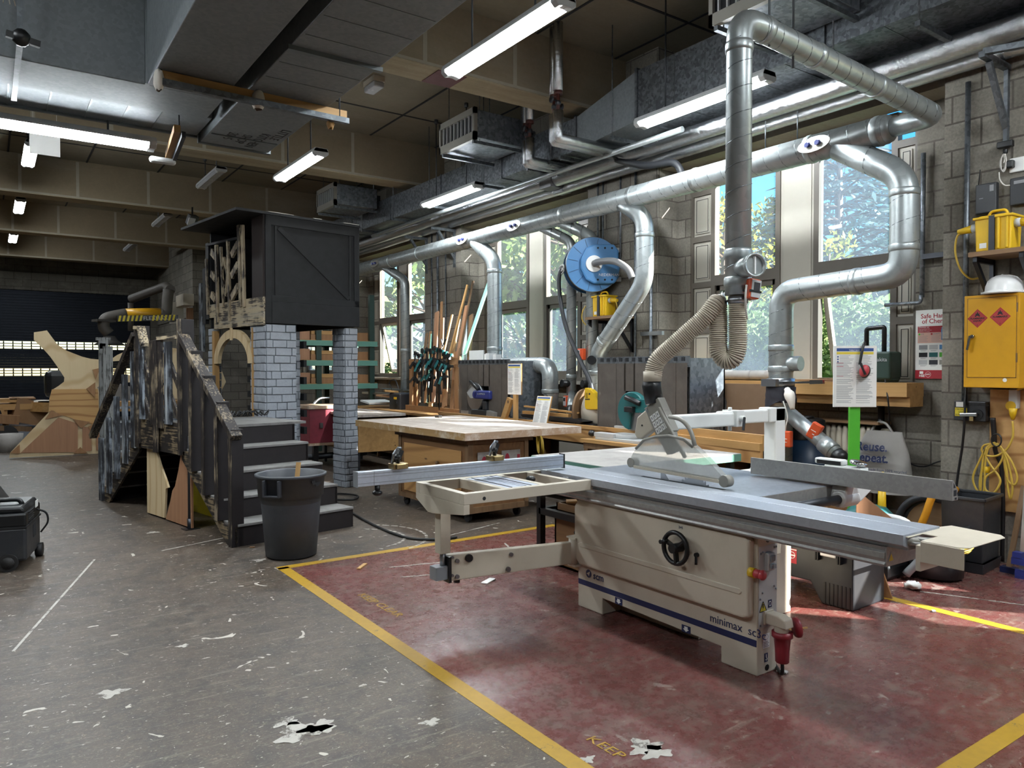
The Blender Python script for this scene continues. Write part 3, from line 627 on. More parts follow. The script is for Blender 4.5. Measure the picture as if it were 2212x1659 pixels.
# --- fan coil units
for k, lab in enumerate(('fan coil unit in the bay nearest the camera, behind the hanging spiral pipe','fan coil unit with a slotted grille in the bay above the foil risers','fan coil unit half hidden in the far bay above the black set house')):
    y = 3.80+PER*k; t = thing('fan_coil_unit', lab, 'air unit', (5.32,y,4.47), 0, 'fan coil units under the ceiling'); M = at(t)
    m = MB(M); m.box((-.28,-.42,-.02),(.5,.42,.33)); m.build('casing', M_galv, t, .006)
    m = MB(M); 
    for a, b in (((-.32,-.44,.27),(-.27,.44,.35)),((-.32,-.44,-.05),(-.27,.44,.05)),((-.32,-.44,-.05),(-.27,-.40,.35)),((-.32,.40,-.05),(-.27,.44,.35))): m.box(a, b)
    m.build('grille_frame', M_warm, t)
    m = MB(M)
    for i in range(9): m.box((-.31,-.38+.09*i,.05),(-.28,-.365+.09*i,.27))
    m.build('grille_blade', M_lgrey, t)
    m = MB(M); m.box((-.285,-.4,.05),(-.275,.4,.27)); m.build('grille_void', M_dark, t)
    m = MB(M)
    for yy in (-.38,.38): m.bar((-.3,yy,-.07),(.52,yy,-.07),.041,.041); m.cyl((-.2,yy,-.07),(-.2,yy,.92),.006,6); m.cyl((.45,yy,-.07),(.45,yy,.92),.006,6)
    m.build('hanging_rod', M_strut, t)
    m = MB(M); m.box((.5,-.3,.0),(.62,.3,.25)); m.build('spigot', M_dark, t)
# --- foil lagged pipes
def lagged(name, pts, r, label, n=14, mt=None, group='foil lagged pipes'):
    return one(MB().tube(pts, r, n), name, mt or M_foil, label, 'pipe', group)
def wob(p, q, r, k=40):
    p = Vector(p); q = Vector(q); return [p.lerp(q, i/k) for i in range(k+1)], [r*(1+.06*noise.noise((i*1.7,r*50,0))) for i in range(k+1)]
P, rr = wob((6.36,-6,4.12),(6.36,20,4.12),.092,90); lagged('foil_pipe', P, rr, 'thickest foil lagged pipe along the top of the windows')
P, rr = wob((6.53,-6,4.04),(6.53,20,4.04),.075,90); lagged('foil_pipe', P, rr, 'slimmer foil lagged pipe nearer the wall, lowest along the windows')
one(MB().box((6.46,8.0,3.975),(6.62,8.2,4.12)).box((6.26,8.0,4.02),(6.455,8.25,4.22)), 'pipe_label', M_inkg, 'grey and blue bands taped round the foil pipes above the hose reel', 'label')
t = thing('foil_riser', 'pair of foil lagged risers in front of the near concrete beam', 'pipe', (5.25,6.6,4.2), 0, 'foil risers'); 
def riser(t, x, y, zc, zt, dx):
    for i, d in enumerate((0,.13)):
        m = MB(); m.tube([(x+d*.35,y+d,zt),(x+d*.35,y+d,4.66)], .055, 10); m.tube(corner([(x+d*.35,y+d,4.44),(x+d*.35,y+d,zc),(6.3,y+d,zc)], .02, 1), .06, 10); m.build('lagging', M_foil, t)
        m = MB(); m.cyl((x+d*.35,y+d,4.66),(x+d*.35,y+d,4.44),.022,8); m.cyl((x+d*.35,y+d,4.62),(x+d*.35,y+d,4.66),.05,10); m.build('bare_pipe', M_copper, t)
        m = MB(); m.sphere((x+d*.35,y+d,4.53),.035,8,6); m.bar((x+d*.35-.1*(1-2*i),y+d,4.55),(x+d*.35,y+d,4.55),.014,.014); m.lathe([(0,0),(.04,0),(.04,.012),(0,.012)],10,M=Matrix.Translation((x+d*.35-.1*(1-2*i),y+d,4.55)) @ Matrix.Rotation(pi/2,4,'Y')); m.build('valve', M_iron, t)
riser(t, 5.27, 6.6, 4.14, 5.42, 0)
t = thing('foil_riser', 'pair of foil lagged risers behind the near concrete beam', 'pipe', (5.6,7.6,4.2), 0, 'foil risers'); riser(t, 5.60, 7.58, 4.16, 5.42, 0)
P, rr = wob((5.5,1.95,4.9),(6.45,2.2,4.2),.085,10); lagged('foil_pipe', P, rr, 'foil lagged branch joining at the top right corner of the ceiling')
one(MB().tube([(6.08,5.5,4.1),(6.08,13.3,4.1)], .032, 10), 'conduit_pipe', M_spiral, 'slim grey pipe running under the galvanised duct', 'pipe')
# wall brackets under the foil pipes
def bracket(y, label, brace=True, ydir=0):
    t = thing('pipe_bracket', label, 'bracket', (6.5,y,3.9), 0, 'strut brackets under the foil pipes'); m = MB(); m.bar((6.18,y,3.93),(6.64,y,3.93),.045,.045); m.build('arm', M_strut, t)
    m = MB(); m.bar((6.3,y,3.9),(6.62,y,3.45),.04,.04); m.bar((6.62,y,3.95),(6.62,y,3.3),.04,.03); m.build('brace', M_strut, t)
    return t
bracket(2.62,'dark steel bracket under the foil pipes above the yellow cabinet'); bracket(11.15,'steel bracket under the foil pipes nearer of the two above the spiral duct'); bracket(12.15,'steel bracket under the foil pipes beyond the other one above the spiral duct')
one(MB().bar((6.2,2.62,3.95),(6.62,1.7,3.95),.045,.045), 'strut_rail', M_strut, 'steel channel running from the bracket towards the camera side', 'bracket')
# --- spiral extraction ducts
def spiral(name, pts, r, label, step=.17, rad=.12, parts=(), n=18, group=None, coll=(), helix=True):
    """round duct with a raised spiral seam; coll = (point, direction) collars"""
    P = corner(pts, rad, 6); t = thing(name, label, 'duct', tuple(P[0]), 0, group)
    m = MB(); m.tube(P, r, n); m.build('pipe', M_spiral, t)
    m = MB(); d = 0
    if helix:
        for a, b in zip(pts, pts[1:]):
            a = Vector(a); b = Vector(b); L = (b-a).length-2*rad; dr = (b-a).normalized(); s = dr.orthogonal().normalized(); u = dr.cross(s); q = []
            if L < .15: continue
            k = 0; turns = L/step; nn = int(turns*12)
            q = [a+dr*(rad+L*i/max(nn,1))+(s*cos(2*pi*turns*i/max(nn,1))+u*sin(2*pi*turns*i/max(nn,1)))*(r+.0005) for i in range(nn+1)]
            if len(q) > 2: m.tube(q, .0032, 4)
        if len(m.bm.verts): m.build('seam', M_seamline, t)
        else: m.bm.free()
    m = MB(); c = 0
    for p, dr in coll:
        p = Vector(p); dr = Vector(dr).normalized(); m.tube([p-dr*.03,p-dr*.015,p+dr*.015,p+dr*.03], [r+.003,r+.007,r+.007,r+.003], n); c = 1
    if c: m.build('collar', M_spiral, t)
    else: m.bm.free()
    return t
XD, ZD, RD = 6.2, 3.56, .122
main = spiral('spiral_duct', [(XD,3.35,ZD),(XD,20,ZD)], RD, 'main spiral extraction duct running across all the windows', .17, .01, coll=[((XD,y,ZD),(0,1,0)) for y in (3.42,4.05,5.4,6.35,7.6,9.4,10.1,11.6,12.7,13.4)])
m = MB(); m.lathe([(RD,0),(RD*.9,.04),(.07,.06)], 18, M=Matrix.Translation((XD,3.36,ZD)) @ Matrix.Rotation(pi/2,4,'X')); m.build('end_cap', M_spiral, main)
for y in (3.95,8.6,10.0,13.2):   # inspection hatches with wing bolts
    m = MB(); m.prism([(.16*cos(2*pi*i/20)*1.0,.075*sin(2*pi*i/20)) for i in range(20)], (XD-.118,y,ZD-.0), (0,1,0), (.35,0,1), (-.014,0,0)); h = m.build('inspection_hatch', M_warm, main)
    m = MB()
    for d in (-.05,.05): m.cyl((XD-.13,y+d,ZD),(XD-.165,y+d,ZD),.022,8); m.bar((XD-.15,y+d-.025,ZD+.01),(XD-.15,y+d+.025,ZD-.01),.012,.018)
    m.build('wing_bolt', M_blue, h)
one(MB().tube([(XD,4.55,ZD+.13),(XD,4.55,3.95)],.006,6).tube([(XD,4.2,ZD+.13),(XD,4.2,3.95)],.006,6), 'duct_rod', M_rod, 'thin steel rods holding the spiral duct in front of the near window', 'hanger')
arm = spiral('spiral_duct', [(XD,3.3,ZD),(XD,2.95,ZD),(3.76,2.95,3.68),(3.76,2.95,2.0)], .078, 'slim spiral duct that runs out from the wall and drops above the panel saw', .15, .14, coll=[((4.0,2.95,3.67),(1,0,0)),((3.76,2.95,3.5),(0,0,1)),((3.76,2.95,2.25),(0,0,1)),((3.76,2.95,2.08),(0,0,1)),((4.55,2.95,3.64),(1,0,0)),((5.3,2.95,3.6),(1,0,0))])
m = MB(); m.cyl((3.76,2.95,2.16),(3.70,2.79,2.16),.062,16); m.lathe([(.062,0),(.072,0),(.072,.02),(.06,.02),(.06,-.02),(0,-.02)],16,M=frame((3.70,2.79,2.16),(1,-.37,0),(0,0,1))); m.build('side_port', M_spiral, arm)
m = MB(); m.bar((3.70,2.785,2.11),(3.70,2.785,2.21),.012,.012); m.build('port_blade', M_white, arm)
one(MB().tube([(4.05,2.95,3.58),(4.05,2.95,4.27)],.008,6).tube([(4.3,2.95,3.5),(4.3,2.95,5.42)],.008,6), 'duct_rod', M_rod, 'steel rods holding the slim spiral duct under the galvanised duct', 'hanger')
dn = spiral('spiral_duct', [(XD,3.78,ZD-.05),(XD,3.2,ZD-.42),(XD,3.2,2.33),(XD,4.36,2.28),(XD,4.36,.02)], .112, 'spiral duct dropping past the near window with two bends to the floor', .2, .17, coll=[((XD,3.2,3.0),(0,0,1)),((XD,3.2,2.55),(0,0,1)),((XD,4.36,1.55),(0,0,1)),((XD,4.36,1.75),(0,0,1)),((XD,3.6,2.31),(0,1,0))])
m = MB(); m.bar((XD-.14,4.30,1.42),(XD-.14,4.46,1.42),.05,.07); m.tube([(XD,4.36,1.36),(XD,4.36,1.46)],.128,18); m.build('blast_gate', M_steel, dn)
m = MB(); m.bar((XD-.1,4.30,1.42),(XD-.1,3.95,1.43),.02,.02); m.bar((XD-.1,3.98,1.43),(XD-.1,3.85,1.435),.03,.035); m.build('gate_handle', M_chrome, dn)
m = MB(); m.cyl((XD,4.36,1.6),(XD+.02,4.16,1.6),.07,16); m.build('side_port', M_spiral, dn)
m = MB(); m.tube([(XD,4.30,1.15),(XD-.05,4.0,.97),(XD-.1,3.72,.80)],.07,14); m.tube([(XD-.08,3.86,.885),(XD-.1,3.75,.82)],.078,14); br = m.build('branch', M_spiral, dn)
m = MB(); m.sphere((XD-.12,3.68,.79),.075,10,8,(1,1,.8)); m.bar((XD-.1,3.68,.76),(XD-.13,3.72,.66),.08,.02); m.build('plastic_bag_cover', M_black, br)
dm = spiral('spiral_duct', [(XD,6.55,ZD-.02),(6.25,6.22,3.3),(6.25,6.22,2.55),(6.25,7.05,1.72),(6.25,7.05,.9)], .105, 'spiral duct beside the blue hose reel, slanting down to the grey booth', .2, .15, coll=[((6.25,6.22,3.1),(0,0,1)),((6.25,6.9,1.88),(0,1,-1)),((6.25,7.05,1.5),(0,0,1))])
m = MB(); m.cyl((6.2,7.05,1.66),(6.1,6.98,1.66),.055,14); m.build('side_port', M_black, dm)
dk = spiral('spiral_duct', [(XD,9.78,ZD-.05),(XD,9.27,3.15),(XD,9.27,1.6),(XD,7.93,1.6),(XD,7.93,.7)], .112, 'spiral duct with two bends in front of the middle window, sunlit down one side', .2, .17, coll=[((XD,9.27,3.0),(0,0,1)),((XD,9.27,1.85),(0,0,1)),((XD,9.0,1.6),(0,1,0)),((XD,7.93,1.25),(0,0,1))])
m = MB(); m.cyl((XD,7.93,1.17),(XD-.17,7.9,1.17),.055,14); m.build('side_port', M_black, dk)
for (ya, yb, r, lab) in ((8.18,7.75,.066,'thin spiral drop pipe left of the hose reel'),(7.75,7.33,.078,'thin spiral drop pipe behind the hose reel')):
    q = spiral('spiral_duct', [(XD,ya,ZD-.05),(6.42,yb,3.25),(6.42,yb,.62)], r, lab, .16, .1, coll=[((6.42,yb,1.45),(0,0,1)),((6.42,yb,3.05),(0,0,1))])
    m = MB(); m.cyl((6.42,yb,1.35),(6.27,yb+.02,1.36),.05,14); m.build('side_port', M_black, q)
spiral('spiral_duct', [(XD,13.05,ZD-.05),(6.42,12.62,3.2),(6.42,12.62,.95)], .085, 'thin spiral drop pipe in front of the far window', .16, .1, coll=[((6.42,12.62,1.9),(0,0,1))])
one(MB().tube(corner([(6.30,6.75,4.1),(6.35,6.3,3.92),(6.45,5.9,3.92),(6.5,5.82,3.55)],.15,6), .042, 12), 'flexible_hose', M_hoseb, 'dark ribbed hose curling under the foil pipes near the pier', 'hose')
# conduits on the block pier
for (y, r, mt, x, z0, z1) in ((7.45,.012,M_strut,6.62,.9,4.1),(7.35,.012,M_strut,6.62,.9,4.1),(7.02,.012,M_galv,6.62,2.9,4.1),(6.75,.016,M_strut,6.62,.9,4.1),(6.46,.02,M_galv,6.6,1.3,2.6),(11.7,.022,M_galv,6.6,.9,4.0),(11.45,.014,M_strut,6.62,.9,4.0),(11.95,.014,M_strut,6.62,.9,4.0),(2.9,.022,M_strut,6.61,1.15,3.9),(3.42,.022,M_galv,6.95,2.2,3.5)):
    lab = {7.45:'conduit at the far edge of the pier behind the hose reel',7.35:'conduit second from the far edge of the pier behind the hose reel',7.02:'short conduit above the hose reel',6.75:'tall conduit between the hose reel and the slanting duct',6.46:'grey downpipe right of the slanting spiral duct',11.7:'thickest pale pipe on the pier above the timber rack',11.45:'dark conduit right of the pale pipe above the timber rack',11.95:'dark conduit left of the pale pipe above the timber rack',2.9:'thick dark conduit left of the yellow cabinet',3.42:'grey conduit beside the dropped spiral duct'}[y]
    one(MB().tube([(x,y,z0),(x,y,z1)], r, 8), 'conduit', mt, lab, 'conduit', 'conduits on the block piers')
one(MB().tube(corner([(6.93,3.42,2.22),(6.93,3.42,2.15),(6.93,3.75,2.15)],.03,4), .018, 8), 'conduit_elbow', M_galv, 'grey conduit elbow turning under the dropped spiral duct', 'conduit')
for (y, z, lab) in ((3.2,2.56,'black slotted rail holding the dropped spiral duct to the wall'),(6.42,1.98,'slotted steel rail on the pier right of the slanting duct'),(6.72,1.68,'short slotted steel rail low on the pier by the slanting duct')):
    one(MB().bar((6.92 if y < 4 else 6.6,y-.16,z),(6.92 if y < 4 else 6.6,y+.2,z),.04,.045), 'slotted_rail', M_iron if y < 4 else M_steel, lab, 'rail')
def ribbed(m, pts, r, pitch, n=12, depth=.14):
    """corrugated hose: pale ribs (material 0) with dark grooves (material 1)"""
    P = bez(pts, 14); D = [0]
    for a, b in zip(P, P[1:]): D.append(D[-1]+(b-a).length)
    def atd(d):
        for i in range(1, len(D)):
            if D[i] >= d: k = (d-D[i-1])/max(1e-6,D[i]-D[i-1]); return P[i-1].lerp(P[i], k)
        return P[-1]
    q = []; rr = []; k = int(D[-1]/pitch)
    for i in range(k):
        for f, s in ((0,1-depth),(.12,1),(.68,1),(.8,1-depth)): q.append(atd(D[-1]*(i+f)/k)); rr.append(r*s)
    f0 = len(m.bm.faces); m.tube(q, rr, n); m.bm.faces.ensure_lookup_table(); fs = m.bm.faces[f0:]
    for j, f in enumerate(fs[:n*(len(q)-1)]):
        f.material_index = 1 if (j//n) % 4 == 3 else 0
    return m
# ================================================================ the panel saw in front
saw = thing('panel_saw', 'cream sliding table panel saw with blade guard, in the red bay in front', 'saw', (3.4,3.0,0))
FX, Y0, Y1 = 3.155, 2.344, 3.735
m = MB(); m.prism([(Y0,0),(2.57,0),(2.57,.085),(3.50,.105),(3.50,0),(Y1,0),(Y1,.715),(Y0,.715)], (FX,0,0), (0,1,0), (0,0,1), (.16,0,0)); body = m.build('front_cabinet', M_cream, saw, .006)
m = MB(); m.box((3.315,2.86,0),(4.19,3.72,.80)); m.box((3.30,2.45,.55),(3.5,3.8,.8)); m.build('base_cabinet', M_cream, saw, .006)
# moulded front cover
m = MB(); x = FX-.042
m.prism([(Y0+.02,.30),(Y0+.06,.285),(3.68,.285),(Y1-.005,.33),(Y1-.005,.66),(3.69,.715),(Y0+.05,.715),(Y0+.02,.69)], (x,0,0), (0,1,0), (0,0,1), (.05,0,0)); cov = m.build('front_cover', M_cream, saw, .016, 3)
m = MB(); m.prism([(2.42,.405),(3.66,.405),(3.69,.42),(3.66,.437),(2.42,.437),(2.405,.42)], (x-.005,0,0), (0,1,0), (0,0,1), (.012,0,0)); m.build('pressed_rib', M_cream, cov, .005)
m = MB(); m.box((FX-.0015,Y0+.004,.148),(FX+.001,Y1-.004,.182)); m.build('stripe', M_navy, body)
m = MB(); M1 = lambda y, z: frame((FX-.0018,y,z),(0,-1,0),(0,0,1))
text(m, 'scm', M1(3.585,.212), .062, bold=.0012); text(m, 'minimax  sc3c', M1(2.645,.2), .062)
text(m, '2+5', frame((FX-.044,2.83,.672),(0,-1,0),(0,0,1)), .02)
m.prism([(.026*cos(2*pi*i/20),.026*sin(2*pi*i/20)) for i in range(20)], (FX-.0006,3.63,.233), (0,-1,0), (0,0,1), (-.001,0,0)); m.build('lettering', M_navy, body)
m = MB(); m.prism([(-.02,.0),(.014,.02),(.004,-.012),(-.004,-.004)], (FX-.0018,3.63,.23), (0,-1,0), (0,0,1), (-.0006,0,0)); m.build('logo_mark', M_cream, body)
m = MB()
for y, z in ((3.35,.125),(2.81,.108)): m.box((FX-.0015,y-.032,z-.02),(FX,y+.032,z+.02))
m.build('fork_label', M_navy, body)
m = MB()
for y, z in ((3.35,.125),(2.81,.108)): m.prism([(-.022,0),(0,-.015),(.022,0),(.012,0),(.012,.014),(-.012,.014),(-.012,0)], (FX-.0018,y,z), (0,-1,0), (0,0,1), (-.0006,0,0))
m.build('fork_arrow', M_white, body)
# handwheel
w = Vector((FX-.09,2.81,.572)); m = MB(); m.tube([w+Vector((0,.085*cos(a),.085*sin(a))) for a in [2*pi*i/28 for i in range(28)]], .013, 8, closed=True)
for a in (.4,.4+2*pi/3,.4+4*pi/3): m.bar(w, w+Vector((.02,.08*cos(a),.08*sin(a)))-Vector((.02,0,0)), .028, .014)
m.cyl(w+Vector((-.03,0,0)), w+Vector((.09,0,0)), .026, 14); m.cyl(w+Vector((0,.06,.03)), w+Vector((-.055,.06,.03)), .012, 10); hw = m.build('handwheel', M_black, saw, smooth=False)
m = MB(); m.cyl(w+Vector((.06,-.115,-.02)), w+Vector((.03,-.115,-.02)), .012, 10); m.bar(w+Vector((.035,-.115,-.02)), w+Vector((-.005,-.15,-.055)), .014, .014); m.build('locking_lever', M_black, hw)
# end panel with switchgear
EY = Y0; m = MB(); m.box((3.163,EY-.003,.24),(3.309,EY,.655)); ep = m.build('end_plate', M_lgrey, saw, .001)
m = MB(); E1 = lambda x, z: frame((x,EY-.0035,z),(1,0,0),(0,0,1))
for x, z in ((3.175,.62),(3.19,.625),(3.285,.64),(3.30,.64),(3.19,.42),(3.285,.44),(3.30,.425),(3.172,.39),(3.175,.255)): m.sphere((x,EY-.004,z),.006,8,5)
m.build('screw', M_bolt, ep)
m = MB(); m.box((3.205,EY-.028,.53),(3.262,EY,.62)); sw = m.build('switch', M_lgrey, ep, .006); m = MB(); m.box((3.215,EY-.036,.58),(3.252,EY-.026,.61)); m.box((3.215,EY-.042,.545),(3.252,EY-.026,.567)); m.build('rocker', M_grey, sw, .003)
m = MB(); m.cyl((3.12,EY+.0,.532),(3.12,EY-.05,.532),.022,14); m.sphere((3.12,EY-.055,.532),.026,12,8,(1,.7,1)); m.build('stop_button', M_redb, ep); m = MB(); m.cyl((3.12,EY+.02,.532),(3.12,EY-.012,.532),.025,14); m.build('button_ring', M_yel2, ep)
m = MB(); m.prism([(-.028,-.02),(.028,-.02),(0,.03)], (3.195,EY-.0035,.345), (1,0,0), (0,0,1), (0,-.0008,0)); m.build('warning_label', M_yelt, ep)
m = MB(); m.prism([(-.004,.015),(.006,.015),(.001,.003),(.006,.003),(-.004,-.016),(-.001,-.002),(-.006,-.002)], (3.195,EY-.0046,.347), (1,0,0), (0,0,1), (0,-.0008,0))
for a, b in (((-.028,-.02),(.028,-.02)),((.028,-.02),(0,.03)),((0,.03),(-.028,-.02))): m.bar((3.195+a[0],EY-.0046,.345+a[1]),(3.195+b[0],EY-.0046,.345+b[1]),.001,.004)
m.build('warning_mark', M_ink, ep)
m = MB(); m.box((3.236,EY-.0042,.335),(3.266,EY-.003,.375)); m.build('label', M_navy, ep); m = MB(); m.tube([(3.251+.009*cos(a),EY-.0046,.355+.012*sin(a)) for a in [2*pi*i/14 for i in range(14)]],.0016,4,closed=True); m.build('label_ring', M_white, ep)
m = MB(); m.box((3.20,EY-.001,.132),(3.255,EY,.205)); m.build('rating_plate', M_whitep, ep); m = MB(); 
for i in range(4): m.box((3.205,EY-.0016,.138+.008*i),(3.25-.01*(i%2),EY-.001,.141+.008*i))
m.tube([(3.228+.015*cos(a),EY-.0014,.187+.013*sin(a)) for a in [2*pi*i/14 for i in range(14)]],.0008,4,closed=True); m.build('print', M_inkg, ep)
m = MB(); m.box((3.213,EY-.001,.06),(3.241,EY,.105)); m.build('hook_label', M_navy, ep); m = MB(); m.tube([(3.227,EY-.0016,.1),(3.227,EY-.0016,.085),(3.234,EY-.0016,.076),(3.228,EY-.0016,.068),(3.221,EY-.0016,.073)],.0022,5); m.build('hook_mark', M_white, ep)
m = MB()
for z in (.685,.03): m.cyl((3.235,EY+.002,z),(3.235,EY-.002,z),.016,16)
m.build('hole', M_black, ep)
m = MB(); m.box((3.197,EY-.012,.255),(3.277,EY,.325)); m.prism([(0,.262),(.0,.318),(-.07,.318),(-.11,.305),(-.12,.262)], (3.205,EY-.01,0), (0,1,0), (0,0,1), (.068,0,0)); m.cyl((3.242,EY-.075,.265),(3.242,EY-.08,.225),.034,14); ink = m.build('inlet', M_cream, ep, .006)
plug = thing('power_plug', 'red three phase plug pushed into the end of the panel saw', 'plug', (3.245,2.26,.06)); m = MB(); m.lathe([(.0,.235),(.052,.235),(.052,.21),(.042,.205),(.036,.15),(.034,.085),(.03,.08),(0,.08)],16,(3.245,2.262,0)); m.build('body', M_red_p, plug, smooth=True)
m = MB(); m.lathe([(0,0),(.046,0),(.05,.008),(.05,.02),(0,.026)],18,M=frame((3.292,2.225,.255),(.5,.86,.1),(-.1,0,1))); m.build('flap', M_red_p, plug)
m = MB(); m.tube(corner([(3.245,2.262,.09),(3.247,2.26,.012),(3.33,2.36,.011),(3.6,2.7,.011)],.05,6),.009,8); m.build('cable', M_cable, plug)
# sliding table
SX0, SX1, SY0, SY1 = 3.06, 3.365, 1.57, 4.13
prof = [(SX0,.87),(3.243,.87),(3.243,.86),(3.25,.86),(3.25,.87),(SX1,.87),(SX1,.80),(3.10,.80),(3.10,.812),(SX0+.012,.82),(SX0,.826)]
m = MB(); m.prism(prof, (0,SY0,0), (1,0,0), (0,0,1), (0,SY1-SY0,0)); st = m.build('sliding_table', M_alu, saw, .0015)
m = MB(); m.box((3.243,SY0-.001,.858),(3.25,SY1,.8605)); m.build('slot', M_dark, st)
m = MB(); m.prism([(3.085,.80),(3.34,.80),(3.34,.715),(3.09,.715),(3.085,.725),(3.092,.735),(3.085,.75),(3.085,.775),(3.098,.78)], (0,1.66,0), (1,0,0), (0,0,1), (0,2.72,0)); m.build('table_rail', M_alud, saw, .0015)
m = MB(); m.box((3.09,1.655,.715),(3.335,1.66,.80)); m.prism([(0,0),(.05,0),(.025,.04)], (3.10,1.654,.735), (1,0,0), (0,0,1), (0,-.0008,0)); m.build('rail_end', M_alud, saw)
m = MB(); m.prism([(0,0),(.036,0),(.018,.031)], (3.107,1.6535,.738), (1,0,0), (0,0,1), (0,-.0008,0)); m.build('warning_label', M_yelt, saw)
m = MB(); m.cyl((3.08,1.62,.835),(3.16,1.50,.842),.018,14); m.cyl((3.16,1.50,.842),(3.19,1.46,.845),.012,10); m.build('grip', M_warm, saw)
m = MB(); m.prism([(3.08,1.60),(3.34,1.60),(3.47,1.57),(3.44,1.36),(3.40,1.33),(3.09,1.33),(3.06,1.36),(3.06,1.50),(3.2,1.50),(3.2,1.56),(3.08,1.56)][::-1], (0,0,.856), (1,0,0), (0,1,0), (0,0,.005)); m.box((3.055,1.335,.775),(3.06,1.50,.858)); m.box((3.06,1.50,.735),(3.30,1.52,.84)); m.build('end_support_plate', M_cream, saw, .003)
m = MB(); m.box((3.10,1.50,.826),(3.19,1.565,.84)); m.box((3.12,1.47,.84),(3.16,1.56,.855)); m.build('latch', M_alud, saw, .003)
# cast top, blade
m = MB(); m.box((3.37,2.5,.83),(4.16,3.88,.868)); m.build('cast_table', M_cast, saw, .003)
m = MB(); m.box((3.37,2.495,.79),(4.16,2.50,.866)); m.build('table_apron', M_alud, saw)
bl = MB(); nt_ = 36; bp = []
for i in range(nt_):
    a = 2*pi*i/nt_; bp += [(.145*cos(a),.145*sin(a)),(.158*cos(a+.03),.158*sin(a+.03)),(.15*cos(a+.09),.15*sin(a+.09)),(.143*cos(a+.1),.143*sin(a+.1))]
bl.prism(bp, (3.399,2.97,.765), (0,1,0), (0,0,1), (.003,0,0)); bl.build('blade', M_steel, saw)
m = MB(); m.prism([(3.16,.80),(3.24,.80),(3.24,.91),(3.21,.912),(3.17,.87)], (3.4,0,0), (0,1,0), (0,0,1), (.003,0,0)); m.build('riving_knife', M_steel, saw)
m = MB(); m.box((3.385,2.75,.8683),(3.415,3.4,.8690)); m.build('blade_slot', M_dark, saw)
# guard: clear hood on a dust spout
gx = 3.42; hood = [(3.505,.925),(3.505,.965),(3.48,1.01),(3.44,1.055),(3.39,1.09),(3.32,1.118),(3.22,1.137),(3.12,1.14),(3.03,1.125),(2.96,1.085),(2.90,1.045),(2.84,1.0),(2.765,.94),(2.765,.915)]
m = MB()
for s in (-.022,.022):
    vs = [m._v((gx+s,a,b)) for a, b in hood]; m._f(vs)
for (a, b), (c, d) in zip(hood, hood[1:]): m.quad((gx-.022,a,b),(gx+.022,a,b),(gx+.022,c,d),(gx-.022,c,d))
gd = m.build('guard_hood', M_hood, saw)
m = MB(); m.bar((gx-.025,3.47,.922),(gx-.025,2.785,.91),.006,.018); m.bar((gx+.025,3.47,.922),(gx+.025,2.785,.91),.006,.018); m.build('skirt', M_cream, gd)
m = MB(); 
for (y, z, r) in ((3.50,.945,.031),(2.755,.915,.034)): m.cyl((gx-.026,y,z),(gx+.026,y,z),r,20)
m.build('roller', M_warm, gd)
m = MB(); m.tube([(gx-.026,y,z) for y, z in ((3.45,1.04),(3.38,1.10),(3.28,1.13),(3.17,1.145),(3.05,1.13),(2.98,1.09))], .009, 8); m.tube(corner([(gx-.03,3.16,1.26),(gx-.03,3.06,1.25),(gx-.03,2.99,1.19),(gx-.03,2.96,1.10)],.05,4),.013,8); m.build('guard_handle', M_warm, gd)
m = MB(); sp = frame((gx,3.26,1.20),(0,-.62,-1),(0,1,-.62)); 
m.prism([(-.16,-.07),(-.16,.07),(.075,.07),(.075,-.07)], sp.translation, sp.to_3x3().col[0], sp.to_3x3().col[1], (.06,0,0)); m.prism([(.075,-.06),(.075,.06),(.18,.05),(.19,-.03)], sp.translation, sp.to_3x3().col[0], sp.to_3x3().col[1], (.05,0,0)); m.bar((gx-.01,3.27,1.31),(gx-.01,3.05,1.02),.02,.02); sp_o = m.build('dust_spout', M_warm, saw, .004)
m = MB(); c0 = sp.to_3x3().col[0]; c1 = sp.to_3x3().col[1]; o = sp.translation+Vector((-.002,0,0))
def cell(a0, a1, b0, b1): m.prism([(a0,b0),(a1,b0),(a1,b1),(a0,b1)], o, c0, c1, (-.001,0,0))
for i in range(3):
    for j in range(4): cell(-.09+.045*i,-.052+.045*i,-.055+.028*j,-.032+.028*j)
m.build('instruction_label', M_whitep, sp_o)
m = MB(); o = sp.translation+Vector((-.0035,0,0)); k = 0
for i in range(3):
    for j in range(4):
        a = -.071+.045*i; b = -.0435+.028*j; cell(a-.008,a+.008,b-.004,b+.004); k += 1
cell(-.15,-.12,.045,.06); m.build('print', M_inkg, sp_o)
m = MB(); m.prism([(3.38,1.30),(3.47,1.24),(3.495,1.13),(3.47,1.10),(3.43,1.10),(3.32,1.17)], (gx+.0,0,0), (0,1,0), (0,0,1), (.05,0,0)); hp = m.build('hanger_plate', M_cream, saw, .012, 3)
m = MB(); m.cyl((gx-.004,3.42,1.19),(gx+.002,3.42,1.19),.006,10); m.build('hole', M_black, hp)
m = MB(); m.tube([(gx+.03,3.36,1.485),(gx+.03,3.37,1.44),(gx+.03,3.345,1.33)], [.052,.062,.055], 14); m.build('rubber_boot', M_black, saw)
m = MB(); m.tube([(gx+.03,3.362,1.535),(gx+.03,3.36,1.47)], [.058,.058], 14); m.build('hose_cuff', M_hose, saw)
